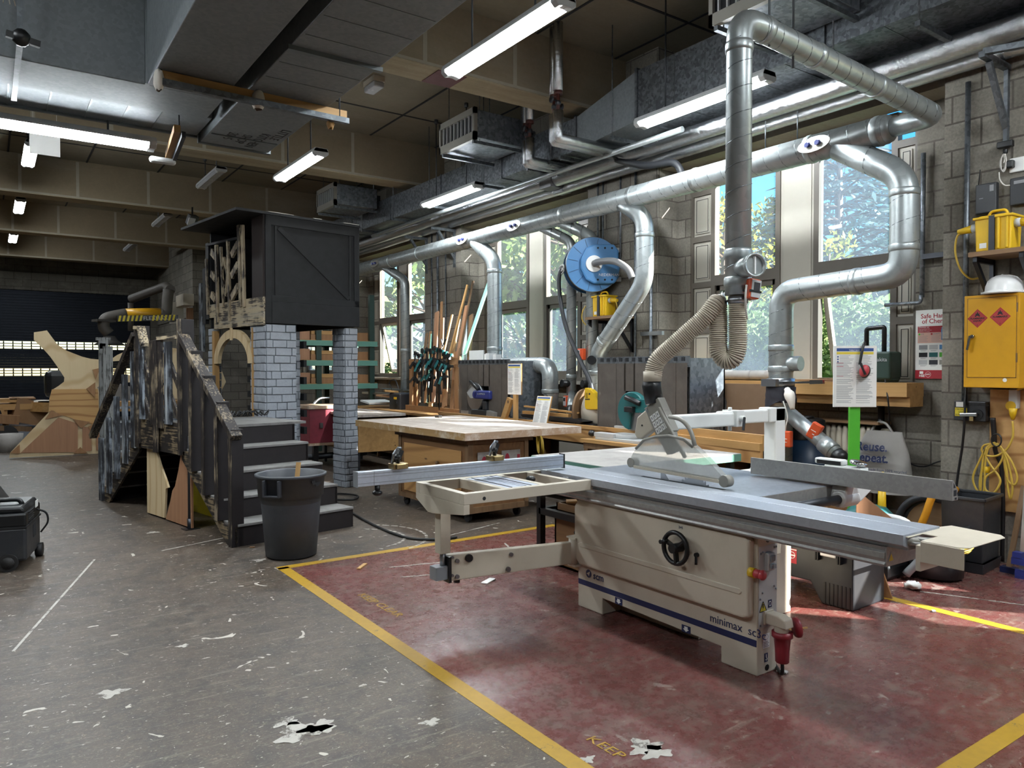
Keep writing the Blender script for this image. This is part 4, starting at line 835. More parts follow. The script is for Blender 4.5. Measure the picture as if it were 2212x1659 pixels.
# overarm
m = MB(); m.box((3.44,3.255,1.165),(4.16,3.345,1.255)); m.box((4.02,3.265,1.175),(4.56,3.335,1.265)); m.box((4.5,3.25,1.172),(4.685,3.35,1.278)); m.box((4.565,3.25,.845),(4.685,3.35,1.278)); m.box((4.5,3.18,.80),(4.72,3.42,.845)); m.box((4.15,3.22,.80),(4.6,3.38,.84)); m.build('overarm', M_white, saw, .012, 3)
m = MB(); m.box((4.12,3.235,1.16),(4.2,3.36,1.27)); m.cyl((4.16,3.24,1.215),(4.16,3.2,1.215),.02,12); m.cyl((4.13,3.3,1.13),(4.13,3.3,1.29),.014,10); cb = m.build('clamp_block', M_white, saw, .004)
m = MB(); m.bar((4.155,3.2,1.225),(4.13,3.19,1.14),.014,.018); m.build('clamp_lever', M_iron, cb)
# rip fence and its bar
m = MB(); m.tube([(3.42,2.44,.795),(4.18,2.44,.795)], .026, 16); m.build('fence_bar', M_iron, saw)
m = MB(); m.prism([(3.985,.882),(4.045,.882),(4.045,.90),(4.035,.915),(4.045,.93),(4.0,.985),(3.985,.985)], (0,1.80,0), (1,0,0), (0,0,1), (0,1.22,0)); rf = m.build('rip_fence', M_alud, saw, .001)
m = MB()
for q in ([(3.998,.947),(4.018,.947),(3.998,.972)],[(3.998,.905),(4.028,.905),(4.028,.935),(3.998,.935)],[(4.01,.886),(4.03,.886),(4.03,.897),(4.01,.897)]): m.prism(q, (0,1.7985,0), (1,0,0), (0,0,1), (0,.001,0))
m.build('profile_void', M_dark, rf)
m = MB(); m.box((4.045,2.16,.885),(4.13,2.98,.955)); m.box((4.05,2.32,.955),(4.13,2.55,.985)); m.build('fence_carrier', M_white, rf, .006)
m = MB(); m.box((4.06,2.44,.985),(4.12,2.62,1.02)); m.build('fence_scale_box', M_white, rf, .01); m = MB(); m.box((4.055,2.45,.988),(4.06,2.60,1.01)); m.build('scale_window', M_black, rf)
m = MB(); m.cyl((4.09,2.36,.97),(4.09,2.36,1.0),.012,10); m.lathe([(0,0),(.045,.002),(.05,.012),(.045,.02),(0,.022)],16,M=Matrix.Translation((4.09,2.36,1.0)) @ Matrix.Rotation(R(12),4,'X')); m.build('knob', M_chrome, rf)
m = MB(); m.cyl((4.18,2.44,.795),(4.02,2.44,.795),.05,18); m.prism([(4.02,.75),(4.2,.77),(4.32,.83),(4.3,.87),(4.05,.87)], (0,2.40,0), (1,0,0), (0,0,1), (0,.1,0)); m.build('fence_clamp', M_white, saw, .01)
# outrigger frame, crosscut fence, swing arm
OX0, OX1, OY0, OY1, OZ0, OZ1 = 2.135, 3.075, 3.50, 4.06, .80, .862
m = MB(); m.box((OX0,OY0,OZ0),(OX1,OY0+.045,OZ1)); m.box((OX0,OY1-.045,OZ0),(OX1,OY1,OZ1)); m.box((OX0,OY0+.045,OZ0),(OX0+.045,OY1-.045,OZ1))
for x in (2.42,2.70,2.94): m.box((x,OY0+.045,OZ0+.005),(x+.04,OY1-.045,OZ1-.001))
fr = m.build('outrigger_frame', M_cream, saw, .003)
m = MB(); m.box((2.46,OY0+.045,.835),(2.70,OY1-.045,.858)); m.box((2.575,OY0+.06,.8585),(2.61,OY1-.05,.8600)); m.build('frame_tray', M_alux, fr)
m = MB()
for x in (2.50,2.60,2.64): m.box((x,OY0+.06,.8582),(x+.006,OY1-.05,.8604))
m.cyl((2.27,OY0-.001,.825),(2.27,OY0+.003,.825),.011,12); m.build('frame_slot', M_dark, fr)
m = MB()
for x, y in ((2.86,3.86),(3.02,3.7)): m.sphere((x,y,.84),.032,10,8,(1,1,.7)); m.cyl((x,y,.80),(x,y,.845),.018,8)
m.build('frame_knob', M_black, fr)
m = MB(); m.prism([(OY0+.0,.80),(OY1+.0,.80),(OY1,.765),(3.91,.70),(3.85,.70),(OY0,.745)], (OX0,0,0), (0,1,0), (0,0,1), (.04,0,0)); m.prism([(0,.80),(.04,.80),(.10,.70),(.0,.70)], (OX0+.03,3.85,0), (1,0,0), (0,0,1), (0,.06,0)); m.build('gusset', M_cream, fr, .003)
m = MB(); m.box((2.185,3.845,.45),(2.255,3.915,.745)); m.build('post', M_cream, fr, .004)
m = MB(); m.cyl((2.22,3.88,.36),(2.22,3.88,.47),.018,12); m.build('post_rod', M_steel, fr)
m = MB(); m.prism([(1.70,.884),(1.70,.968),(3.19,.968),(3.19,.884)], (0,3.93,0), (1,0,0), (0,0,1), (0,.045,0)); cf = m.build('crosscut_fence', M_alux, saw, .002)
m = MB()
for z in (.90,.935,.952): m.box((1.70,3.9285,z),(3.19,3.930,z+.003))
m.box((1.80,3.9285,.884),(1.802,3.93,.968)); m.build('fence_groove', M_inkg, cf)
m = MB(); m.box((3.19,3.925,.878),(3.197,3.98,.975)); m.build('end_cap', M_black, cf); m = MB(); m.box((1.694,3.925,.882),(1.70,3.98,.970)); m.build('end_cap', M_grey, cf)
m = MB(); m.cyl((1.83,3.95,.884),(1.83,3.95,.845),.016,10); m.sphere((1.83,3.95,.838),.03,12,8,(1,1,.6)); m.build('fence_knob', M_black, cf)
for x in (1.96,2.64):
    m = MB(); m.box((x-.045,3.915,.968),(x+.05,3.985,1.0)); m.box((x-.03,3.90,.97),(x+.03,3.915,.998)); fs = m.build('flip_stop', M_brass, cf, .003)
    m = MB(); m.cyl((x,3.95,1.0),(x,3.95,1.035),.012,10); m.sphere((x,3.95,1.035),.02,10,8); m.bar((x-.005,3.95,1.02),(x+.02,3.955,1.075),.03,.03); m.build('stop_arm', M_black, fs)
    m = MB(); m.tube([(x-.04,3.945,1.0),(x-.03,3.945,1.055),(x+.0,3.945,1.09),(x+.02,3.945,1.085)],.008,8); m.build('stop_hook', M_bolt, fs)
m = MB(); m.prism([(0,-.085),(.88,-.075),(.88,.065),(0,.075)], (2.245,3.865,.36), (.985,-.165,0), (0,0,1), (.008,.05,0)); ar = m.build('swing_arm', M_cream, saw, .006)
m = MB(); u = Vector((.985,-.165,0)); nn_ = Vector((-.165,-.985,0)).normalized(); o = Vector((2.245,3.865,.36))
for a, z, r in ((.06,.035,.013),(.06,-.06,.013),(.42,.035,.013),(.40,-.055,.016),(.03,.06,.008),(.03,-.05,.008)): m.cyl(o+u*a+Vector((0,0,z)), o+u*a+Vector((0,0,z))+nn_*.012, r, 12)
m.build('bolt', M_bolt, ar); m = MB(); m.cyl(o+u*.135+Vector((0,0,.045)), o+u*.135+Vector((0,0,.045))+nn_*.016, .024, 16); m.cyl(o+u*.07+Vector((0,0,-.075))+nn_*-.03, o+u*.07+Vector((0,0,-.105))+nn_*-.03, .02, 12); m.build('bearing', M_black, ar)
m = MB(); m.box((2.155,3.845,.295),(2.25,3.925,.375)); m.build('end_block', M_grey, ar, .003); m = MB(); m.box((2.235,3.83,.275),(2.252,3.935,.43)); m.build('end_plate', M_black, ar)
m = MB(); m.cyl((3.115,3.735,.285),(3.115,3.735,.445),.032,16); m.box((3.10,3.70,.445),(3.20,3.79,.455)); m.box((3.10,3.70,.265),(3.20,3.78,.28)); m.build('hinge', M_cream, saw)
# hose from the spout up to the hanging duct
hp_ = [(3.45,3.36,1.50),(3.47,3.34,1.60),(3.52,3.26,1.69),(3.58,3.18,1.78),(3.64,3.10,1.87),(3.68,3.06,1.945),(3.705,3.06,1.96),(3.72,3.065,1.90),(3.715,3.06,1.76),(3.715,3.055,1.66),(3.73,3.02,1.605),(3.75,2.97,1.615),(3.762,2.95,1.69),(3.762,2.95,1.80),(3.76,2.95,2.0)]
hq = bez(hp_, 12); m = MB(); rr = [.053+.006*sin(i*pi*.97) for i in range(len(hq))]
hose = thing('extraction_hose', 'cream ribbed hose looping from the hanging duct to the saw guard', 'hose', tuple(hq[0])); ribbed(m, hp_, .056, .0125, 14); m.build('ribbed_tube', [M_hose, M_hosed], hose)
m = MB(); m.tube([(3.762,2.95,1.99),(3.762,2.95,1.95)], .06, 14); m.bar((3.75,2.88,1.97),(3.80,2.88,1.97),.02,.012); m.build('hose_clip', M_steel, hose)
t = thing('gate_controller', 'orange sensor box strapped to the hanging duct above the saw', 'controller', (3.76,2.85,1.98)); m = MB(); M_ = Matrix.Translation((3.765,2.845,2.03)) @ Matrix.Rotation(R(-14),4,'Z') @ Matrix.Rotation(R(7),4,'Y'); m.M = M_; m.box((-.038,-.02,-.06),(.042,.03,.06)); m.build('case', M_orange, t, .01, 3)
m = MB(M_); m.box((-.026,-.0235,-.052),(.04,-.019,.052)); m.build('face', M_lgrey, t); m = MB(M_); m.box((-.012,-.025,-.012),(.032,-.0235,.038)); m.build('display', M_ink, t); m = MB(M_); m.box((-.04,-.027,-.022),(.046,-.0215,-.01)); m.tube([(-.05,.1,-.016),(-.045,0,-.016)],.006,6); m.build('strap', M_black, t)
one(MB().tube(bez([(3.70,2.84,2.05),(3.69,2.84,1.98),(3.72,2.86,1.91),(3.76,2.88,1.85)],5),.006,6), 'control_cable', M_wcable, 'thin pale cable from the orange box round the hanging duct', 'cable')
one(MB().tube(bez([(3.69,3.04,1.945),(3.74,2.98,1.975),(3.80,2.93,1.99)],4),.007,6), 'cable_tie', M_black, 'black strap tying the hose loop to the hanging duct', 'strap')
# outfeed bench behind the saw with its steel frame and ply box
t = thing('outfeed_bench', 'low outfeed bench with a worn grey top on a black steel frame', 'bench', (4.3,4.3,0)); m = MB(); m.box((3.55,3.90,.815),(5.02,4.78,.862)); m.build('top', M_duster, t, .003)
m = MB(); m.box((3.55,3.895,.80),(5.02,3.90,.858)); m.box((3.546,3.90,.80),(3.55,4.78,.858)); m.build('top_edge', M_mintb, t)
def leg_(p, q, w=.05): return MB().box((p[0]-w/2,p[1]-w/2,0),(p[0]+w/2,p[1]+w/2,q))
for x, y in ((3.60,4.72),(4.96,4.72),(3.62,3.96),(4.96,3.96)): leg_((x,y),.815).build('leg', M_black, t)
m = MB(); m.box((3.6,4.69,.40),(4.96,4.74,.45)); m.box((3.575,3.96,.40),(3.625,4.72,.45)); m.box((3.6,3.94,.40),(4.96,3.98,.45)); m.box((3.6,3.95,.42),(4.96,4.7,.43)); m.build('rail', M_black, t)
t = thing('plywood_tote', 'plywood crate with a hand slot under the outfeed bench', 'crate', (3.95,4.3,.0)); m = MB()
def openbox(m, x0, y0, z0, x1, y1, z1, w): m.box((x0,y0,z0),(x1,y0+w,z1)); m.box((x0,y1-w,z0),(x1,y1,z1)); m.box((x0,y0,z0),(x0+w,y1,z1)); m.box((x1-w,y0,z0),(x1,y1,z1)); m.box((x0,y0,z0),(x1,y1,z0+w))
openbox(m, 3.66,4.02,0.0,4.5,4.62,.38,.018); m.build('box', M_crate, t); m = MB(); m.prism([(-.07,-.018),(.07,-.018),(.085,0),(.07,.018),(-.07,.018),(-.085,0)], (3.659,4.3,.30), (0,1,0), (0,0,1), (-.0015,0,0)); m.build('hand_slot', M_dark, t)
t = thing('offcut_tray', 'shallow wooden tray of offcuts on the black bench frame', 'tray', (3.9,4.3,.43)); m = MB(); openbox(m, 3.66,4.05,.432,4.5,4.6,.50,.016); m.build('tray', M_crate, t); 
one(MB().bar((3.68,4.5,.52),(4.1,4.2,.53),.10,.015), 'pine_offcut', M_pinex, 'pale pine offcut lying across the wooden tray', 'offcut')
one(MB().prism([(0,0),(.55,0),(.55,.35),(0,.35)], (3.6,4.25,.54), (.9,-.35,.18), (0,.5,.5), (.004,-.004,.006)), 'hardboard_sheet', M_hard, 'leaning grey brown board sheet behind the saw cabinet', 'board')
t = thing('pink_tub', 'dusty pink plastic tub behind the saw', 'tub', (4.75,5.2,0)); m = MB(); m.lathe([(0,.01),(.22,.01),(.29,.66),(.31,.66),(.31,.70),(.285,.70),(.21,.03),(0,.03)],24,(4.75,5.25,0)); m.build('shell', M_pinkt, t, smooth=True)
# ================================================================ the stage set
def OP(px, py, o, d):
    """pixel ray meets the upright plane through o running along d"""
    r = _ray(px, py); o = Vector((o[0],o[1],0)); n = Vector((-d[1], d[0], 0)); return Vector((0,0,EYE))+r*(n.dot(o)/n.dot(r))
A11 = R(11); ST = thing('stage_staircase', 'dark painted set staircase with dry brushed railings up to a landing and down the back', 'stage set', (1.75,6.665,0), A11)
S = at(ST)
def sm(): return MB(S)
RH, TD, SWd = .195, .276, 1.2
def flight(v0, sgn):
    for k in range(5):
        v = v0+sgn*TD*k
        m = sm(); m.box((.03,min(v,v+sgn*.02),RH*k),(SWd,max(v,v+sgn*.02),RH*(k+1)-.02)); m.build('riser', M_setdark, ST)
        if k < 4: m = sm(); m.box((.02,min(v-sgn*.012,v+sgn*(TD+.0)),RH*(k+1)-.022),(SWd+.005,max(v-sgn*.012,v+sgn*TD),RH*(k+1))); m.build('tread', M_tread, ST, .003)
    for u, mt in ((-.005,M_brushx),(SWd-.02,M_setdark)):
        pl = [(v0,0.0),(v0,RH-.02)]
        for k in range(1,5): pl += [(v0+sgn*TD*k,RH*k-.02),(v0+sgn*TD*k,RH*(k+1)-.02)]
        pl += [(v0+sgn*TD*4,RH*5-.3),(v0+sgn*TD*.55,0.0)] if u < .1 else [(v0+sgn*TD*4.0,0)]
        m = sm(); m.prism(pl if sgn > 0 else pl[::-1], (u,0,0), (0,1,0), (0,0,1), (.025,0,0)); m.build('stringer', mt, ST)
D0, D1 = TD*4, 2.20
flight(0.0, 1); flight(D1+TD*4, -1)
m = sm(); m.box((.02,D0-.01,RH*5-.02),(SWd+.14,D1+.01,RH*5+.006)); m.build('landing', M_tread, ST)
m = sm(); m.box((SWd,D0+.02,.0),(SWd+.02,D1,RH*5-.02)); m.build('side_panel', M_setdark, ST)
# front railing: dark posts on each tread, sloping brushed handrail
for k, (v, z0) in enumerate(((.03,0),(.30,.195),(.57,.39),(.84,.585))):
    m = sm(); zt = 1.0+v*.86; m.box((-.03,v-.035 if k else v-.03,z0),(.08,v+.035,zt)); m.build('railing_post', [M_setdark], ST, .004)
    m = sm(); m.box((-.034,v-.03,z0),(-.030,v+.035,zt)); m.build('post_facing', M_brush, ST)
m = sm(); m.bar((-.0,-.03,.955),(-.0,1.10,1.90),.10,.055); m.build('handrail', M_brush, ST, .004)
for (v, z1) in ((1.09,2.03),(2.21,2.01)):
    m = sm(); m.box((-.02,v-.05,.75),(.10,v+.05,z1)); m.build('newel_post', M_brush if v > 2 else M_setdark, ST, .004); m = sm(); m.box((-.045,v-.05,.72),(-.02,v+.01,z1)); m.build('post_facing', M_brush, ST)
for k in range(5):     # back railing
    v = 2.32+.262*k; z0 = max(0,.80-.195*k)-.1; zt = 1.74-.25*k
    m = sm(); m.box((-.03,v-.06,z0),(.0,v+.06,zt)); m.build('baluster', M_brushb, ST, .003)
m = sm(); m.bar((-.03,2.2,1.92),(-.03,3.62,.74),.08,.06); m.build('handrail', M_brush, ST, .004)
# landing side: fascia, slats, cross braces, cap rail
m = sm(); m.box((.0,1.10,.71),(.03,2.24,1.02)); m.build('fascia', M_brushx, ST, .003)
for a, b, z0, z1, mt in ((1.72,1.84,.98,1.84,M_brush),(1.62,1.70,.98,1.85,M_brush),(1.53,1.61,.95,1.85,M_brush),(1.30,1.46,1.0,1.82,M_brushb),(2.02,2.12,1.02,1.85,M_brushb)):
    m = sm(); m.box((-.03,a,z0),(-.005,b,z1)); m.build('slat', mt, ST, .003)
m = sm(); m.box((-.045,1.62,.70),(-.02,1.72,1.84)); m.build('slat', M_brush, ST, .003)
for p, q in (((.0,1.14,1.05),(.0,1.5,1.42)),((0,1.14,1.35),(0,1.5,1.75)),((0,1.88,1.40),(0,2.18,1.75)),((0,1.88,1.02),(0,2.18,1.38))):
    m = sm(); m.bar(p, q, .025, .06); m.build('cross_brace', M_brush, ST)
m = sm(); m.bar((-.01,1.1,1.86),(-.01,1.62,1.86),.06,.035); m.bar((-.01,1.85,1.80),(-.01,2.02,1.80),.06,.035); m.bar((-.01,2.0,1.80),(-.01,2.1,1.98),.08,.035); m.bar((-.01,2.08,1.98),(-.01,2.22,1.99),.08,.035); m.build('cap_rail', M_brushl, ST)
# plywood cheeks under the landing, scaffold leg
o_ = S @ Vector((.04,0,0)); d_ = S.to_3x3() @ Vector((0,1,0)); nx = S.to_3x3() @ Vector((1,0,0))
def flat(name, px, mt, parent, o, d, th, nrm):
    pts = [OP(x, y, o, d) for x, y in px]; m = MB(); A = [m._v(p) for p in pts]; B = [m._v(p+Vector(nrm)*th) for p in pts]; n = len(pts)
    m._f(A); m._f(B[::-1])
    for i in range(n): m._f([A[i],A[(i+1)%n],B[(i+1)%n],B[i]])
    return m.build(name, mt, parent)
flat('plywood_cheek', [(317,966),(336,970),(346,1004),(357,1034),(363,1053),(358,1056),(355,1119),(318,1107)], M_ply, ST, o_, d_, .02, nx)
flat('plywood_cheek', [(390,983),(412,985),(414,1141),(358,1121),(368,1082),(372,1060),(378,1050),(386,1012)], M_plyr, ST, o_, d_, .02, nx)
m = sm(); m.box((.45,1.35,.0),(.47,2.0,.72)); m.build('backing_board', M_yelt, ST)
m = sm(); m.cyl((.05,1.04,.0),(.05,1.04,.9),.025,12); m.cyl((.05,1.04,0.0),(.05,1.04,.1),.032,12); m.box((-.02,.98,0),(.12,1.1,.006)); m.build('scaffold_leg', M_iron, ST)
# --- house on brick piers
A8 = R(8); HO = thing('stage_house', 'black set house with a barn door panel raised on painted brick piers', 'stage set', (2.74,9.04,0), A8); H = at(HO)
def hm(): return MB(H)
def brickwork(name, a, b, parent, face=('v-','u-'), bw=.21, bh=.095, seed=0):
    """mortar core with raised, uneven bricks on the faces one sees"""
    rnd = random.Random(seed); m = hm(); m.box(a, b); m.build('mortar', M_mortar, parent)
    m = hm(); nz = int((b[2]-a[2])/bh); h = (b[2]-a[2])/nz
    for side in face:
        lo, hi = (a[0],b[0]) if side[0] == 'v' else (a[1],b[1])
        for i in range(nz):
            s = lo-(bw*rnd.uniform(.2,.8)); 
            while s < hi:
                w = bw*rnd.choice((.6,.85,1,1.25)); s0, s1 = max(s,lo)+.004, min(s+w,hi)-.004; s += w
                if s1-s0 < .02: continue
                z0, z1 = a[2]+i*h+.004+rnd.uniform(0,.004), a[2]+(i+1)*h-.004; d = rnd.uniform(.008,.02); e = rnd.uniform(-.004,.004)
                if side == 'v-': pts = [(s0,a[1]-d,z0),(s1,a[1]-d+e,z0+e),(s1,a[1]-d-e,z1),(s0,a[1]-d+e,z1-e)]; back = [(p[0],a[1]+.002,p[2]) for p in pts]
                else: pts = [(a[0]-d,s0,z0),(a[0]-d+e,s1,z0+e),(a[0]-d-e,s1,z1),(a[0]-d+e,s0,z1-e)]; back = [(a[0]+.002,p[1],p[2]) for p in pts]
                A = [m._v(p) for p in pts]; B = [m._v(p) for p in back]; m._f(A)
                for j in range(4): m._f([A[j],A[(j+1)%4],B[(j+1)%4],B[j]])
    return m.build(name, M_stone, parent, .004, 1)
brickwork('brick_pier', (.012,.012,0), (.40,.42,2.09), HO, seed=1); brickwork('brick_pier', (1.08,.012,0), (1.27,.30,2.08), HO, bw=.16, bh=.082, seed=2)
brickwork('brick_pier', (.40,.34,0), (.62,.52,2.03), HO, ('v-',), bw=.13, seed=3)
dv = H.to_3x3() @ Vector((0,1,0)); hu = H.to_3x3() @ Vector((1,0,0)); ho = H.translation
# far jamb of the arch, stepped brick edge
vj = [(OP(p, 800, ho, dv)-ho).dot(dv) for p in (548,465,455,432)]
VA, VB = vj[0], vj[1]
for i in range(21):
    z0 = .1*i; w = .10+.012*i % .09+(.25-.012*i if i < 18 else 0)
    m = hm(); m.box((-.01,VB+.03,z0+.004),(.10,VB+.05+max(.06,w),z0+.094)); m.build('brick', M_stone, HO, .006, 1)
m = hm()       # arch ring
R0, R1 = (VB-VA)/2-.02, (VB-VA)/2+.0; vc = (VA+VB)/2; n = 20; ra, rb = (VB-VA)*.5, (VB-VA)*.5-.13; zc = 2.03-(VB-VA)*.5
zc = 1.62
ring = [(vc+ra*cos(pi*i/n), zc+.44*sin(pi*i/n)) for i in range(n+1)]+[(vc+rb*cos(pi*(n-i)/n), zc+.33*sin(pi*(n-i)/n)) for i in range(n+1)]
m.prism(ring, (-.02,0,0), (0,1,0), (0,0,1), (.05,0,0)); m.box((-.035,vc-.03,zc+.30),(-.02,vc+.03,zc+.46)); m.build('plywood_arch', M_ply, HO)
m = hm(); m.box((-.02,VB-.02,.0),(.05,VB+.05,2.06)); m.box((-.015,VA-.0,.4),(.03,VA+.03,2.06)); m.build('door_jamb', M_pinez, HO)
m = hm()
for z in (1.86,1.62,1.40,1.19,.98,.76): m.box((.62,VA-.1,z-.045),(.66,VB+.4,z+.045))
m.build('slatted_back', M_blackset, HO)
BD = (OP(455,690,ho,dv)-ho).dot(dv); WB = 1.29
m = hm(); m.box((0,0,2.10),(WB,.03,3.40)); m.box((WB-.03,0,2.10),(WB,BD,3.40)); m.box((0,BD-.03,2.10),(WB,BD,3.40)); m.box((0.0,0,2.40),(WB,BD,2.42)); bx = m.build('black_box', M_blackset, HO)
m = hm(); m.box((0,-.014,2.10),(.075,0,3.40)); m.box((WB-.075,-.014,2.36),(WB,0,3.40)); m.box((0,-.014,3.28),(WB,0,3.40)); m.box((.075,-.014,2.36),(WB,0,2.44)); m.box((.075,-.02,2.10),(WB-.07,0,2.36)); m.box((WB-.07,-.013,2.10),(WB,0,2.36))
m.build('door_frame', M_blackset, HO, .003)
m = hm(); m.prism([(.15,3.24),(.19,3.28),(1.16,2.48),(1.12,2.44)], (0,-.012,0), (1,0,0), (0,0,1), (0,.012,0)); m.box((.12,-.012,2.44),(.15,0,3.28)); m.box((1.14,-.012,2.44),(1.17,0,3.28)); m.build('diagonal_brace', M_blackset, HO, .003)
m = hm(); m.prism([(-.36,3.40),(WB+.005,3.40),(WB+.005,3.43),(-.36,3.43)], (0,-.03,0), (1,0,0), (0,0,1), (0,BD+.1,0)); m.build('roof_board', M_blackset, HO)
m = hm()
for a, b in ((.03,.36),(.62,.74),(1.05,1.28)): m.box((a,-.032,3.431),(b,-.03,3.437))
m.build('torn_edge', M_ragw, HO)
# side wall: brown boards, brushed lattice, sill boards
m = hm(); m.box((-.012,.01,2.40),(.02,.34,3.40)); m.box((-.018,.02,2.4),(-.01,.10,3.40)); m.build('side_board', wood('dark_brown_board', '#2c201c', '#1b1618', 'Z', knots=False), HO)
def sv(px, py=690): return (OP(px, py, ho, dv)-ho).dot(dv)
def sz(px, py): return OP(px, py, ho, dv).z
def stick(a, b, w, name='lattice_slat', mt=M_brushv, d=.03):
    p = OP(a[0],a[1],ho,dv); q = OP(b[0],b[1],ho,dv); m = MB(); m.bar(p-hu*.03, q-hu*.03, d, w, up=dv if abs((q-p).normalized().z) > .7 else (0,0,1)); return m.build(name, mt, HO)
stick((521,487),(526,663),.07); stick((529,487),(533,664),.05); stick((472,530),(476,697),.06); stick((497,520),(502,695),.05); stick((482,534),(488,664),.03); stick((451,560),(455,680),.05)
for y in (530,575,622): stick((506,y+22),(520,y-4),.09)
for y in (548,595,640): stick((462,y-4),(471,y+8),.09)
for a, b in (((489,556),(484,595)),((484,595),(494,640)),((489,556),(496,595)),((496,595),(494,640))): stick(a, b, .02, 'lattice_diamond')
stick((452,530),(520,515),.03,'lattice_rail',M_blackset)
m = hm(); m.box((-.03,.0,2.08),(.0,sv(467),2.24)); m.box((-.025,.0,2.24),(.005,sv(456),2.42)); m.build('sill_board', M_brushl, HO, .004)
for px, y0, y1, mt in ((452,525,690,M_blackset),(445,580,700,M_blackset),(437,612,760,M_brushb)):
    p = OP(px,y1,ho,dv); q = OP(px,y0,ho,dv); m = MB(); m.bar(p, Vector((p.x,p.y,q.z)), .1, .05, up=hu); m.build('corner_post', mt, HO)
# floodlight clamped in the roof space
t = thing('floodlight', 'small black floodlight clamped under the third beam', 'light', (3.35,15.9,4.55)); c = OY(415,475,15.6); m = MB(); m.cbox(c, (.18,.12,.2), .4, .5); m.build('case', M_black, t, .01); m = MB(); m.cbox(c+Vector((-.03,-.07,-.05)), (.14,.02,.15), .4, .5); m.build('glass', M_off, t); m = MB(); m.bar(c, c+Vector((0.05,.2,.28)), .03,.03); m.build('clamp', M_black, t)
# --- tall grey framed unit behind the railing
t = thing('grey_set_frame', 'tall grey painted set post with rungs standing behind the back railing', 'stage set', (1.42,11.9,0)); m = MB(); m.box((1.34,11.88,0),(1.46,11.96,1.87)); m.box((1.315,12.1,0),(1.40,12.2,1.92)); m.build('post', M_greyp, t, .004); m = MB(); m.box((1.31,12.1,1.84),(1.43,12.2,1.96)); m.box((1.28,12.1,1.96),(1.46,12.2,2.0)); m.build('post_head', M_greyp, t)
m = MB()
for z in (.15,.36,.57,.78,.98): m.box((1.46,11.9,z),(2.3,12.1,z+.03))
m.build('rung', M_brushb, t)
# --- plywood cut-outs leaning farther back
def cut(name, px, Y, mt, label, th=.024, zoom=None, parent=None):
    x0, y0, k = zoom; pts = [OY(x0+a/k, y0+b/k, Y) for a, b in px]; m = MB(); A = [m._v(p) for p in pts]; B = [m._v(p+Vector((0,th,0))) for p in pts]; n = len(pts); m._f(A); m._f(B[::-1])
    for i in range(n): m._f([A[i],A[(i+1)%n],B[(i+1)%n],B[i]])
    return m
Zm = (0,680,5.53)
big = thing('plywood_cutout', 'large pale plywood cut-out of a rearing shape standing on the floor at left', 'stage set', (1.0,15.5,0))
cut('', [(405,210),(560,185),(600,240),(690,360),(800,430),(980,500),(1080,525),(1195,535),(1200,830),(1165,870),(1190,940),(1200,1090),(1170,1130),(1190,1230),(1215,1290),(1220,1655),(110,1710),(120,1650),(580,1170),(590,1000),(620,900),(700,850),(765,800),(770,750),(700,640),(600,500),(520,410),(405,300)], 15.5, None, '', zoom=Zm).build('sheet', M_ply, big)
cut('', [(245,1650),(700,1225),(930,1300),(930,1640)], 15.48, None, '', .02, Zm).build('inset_panel', M_plyr, big)
cut('', [(985,1335),(1090,1350),(1095,1620),(985,1640)], 15.48, None, '', .02, Zm).build('inset_panel', M_plyr, big); cut('', [(1150,1400),(1215,1400),(1220,1620),(1150,1620)], 15.48, None, '', .02, Zm).build('inset_panel', M_plyr, big)
cut('', [(620,890),(1170,885),(1185,1240),(1100,1310),(870,1240),(740,1200),(620,1140),(585,1160),(592,1000)], 15.485, None, '', .015, Zm).build('lower_sheet', M_plyx, big)
for q in ([(615,1145),(750,1200),(535,1250)],[(870,1245),(1080,1280),(965,1355)],[(1190,1275),(1050,1335),(1120,1440)],[(1140,805),(1030,885),(1135,985)],[(1195,635),(1105,655),(1145,775)],[(960,1580),(880,1655),(1050,1655)],[(235,1550),(120,1655),(240,1655)]): cut('', q, 15.46, None, '', .02, Zm).build('gusset', M_mdf, big)
bk = thing('plywood_cutout', 'smaller plywood cut-out with round holes standing behind the stair railings', 'stage set', (2.6,16.4,0))
cut('', [(1290,560),(1400,480),(1560,410),(1700,385),(1910,380),(2100,400),(2300,480),(2400,600),(2640,640),(2700,800),(2600,1000),(2300,1010),(2000,1000),(1800,790),(1500,810),(1450,720),(1350,680),(1290,650),(1420,640),(1460,700),(1560,725),(1900,700),(1900,520),(1700,510),(1640,540),(1540,530),(1420,550)], 16.4, None, '', zoom=Zm).build('sheet', M_ply, bk)
m = MB(); m.bar(OY(330,840,16.6), OY(330,1010,16.6), .09,.05); m.bar(OY(420,840,16.6), OY(420,1010,16.6), .09,.05); m.build('leg', M_pinez, bk)
# --- round grey bin in front of the stairs
t = thing('round_bin', 'round grey plastic waste bin standing in front of the set stairs', 'bin', (2.06,6.13,0)); M_ = at(t)
m = MB(M_); m.lathe([(0,.012),(.18,.0),(.205,.012),(.235,.40),(.245,.50),(.262,.505),(.272,.66),(.288,.665),(.29,.685),(.278,.69),(.262,.68),(.24,.45),(.20,.03),(0,.03)], 40); m.build('shell', M_bin, t, smooth=True)
for s in (0,1):
    a = R(-140)+s*pi; m = MB(M_ @ Matrix.Rotation(a,4,'Z')); m.prism([(.262,.66),(.305,.66),(.30,.53),(.258,.52)], (0,-.075,0), (1,0,0), (0,0,1), (0,.016,0)); m.prism([(.262,.66),(.305,.66),(.30,.53),(.258,.52)], (0,.06,0), (1,0,0), (0,0,1), (0,.016,0)); m.box((.255,-.075,.525),(.30,.076,.54)); m.build('handle', M_bin, t, .004)
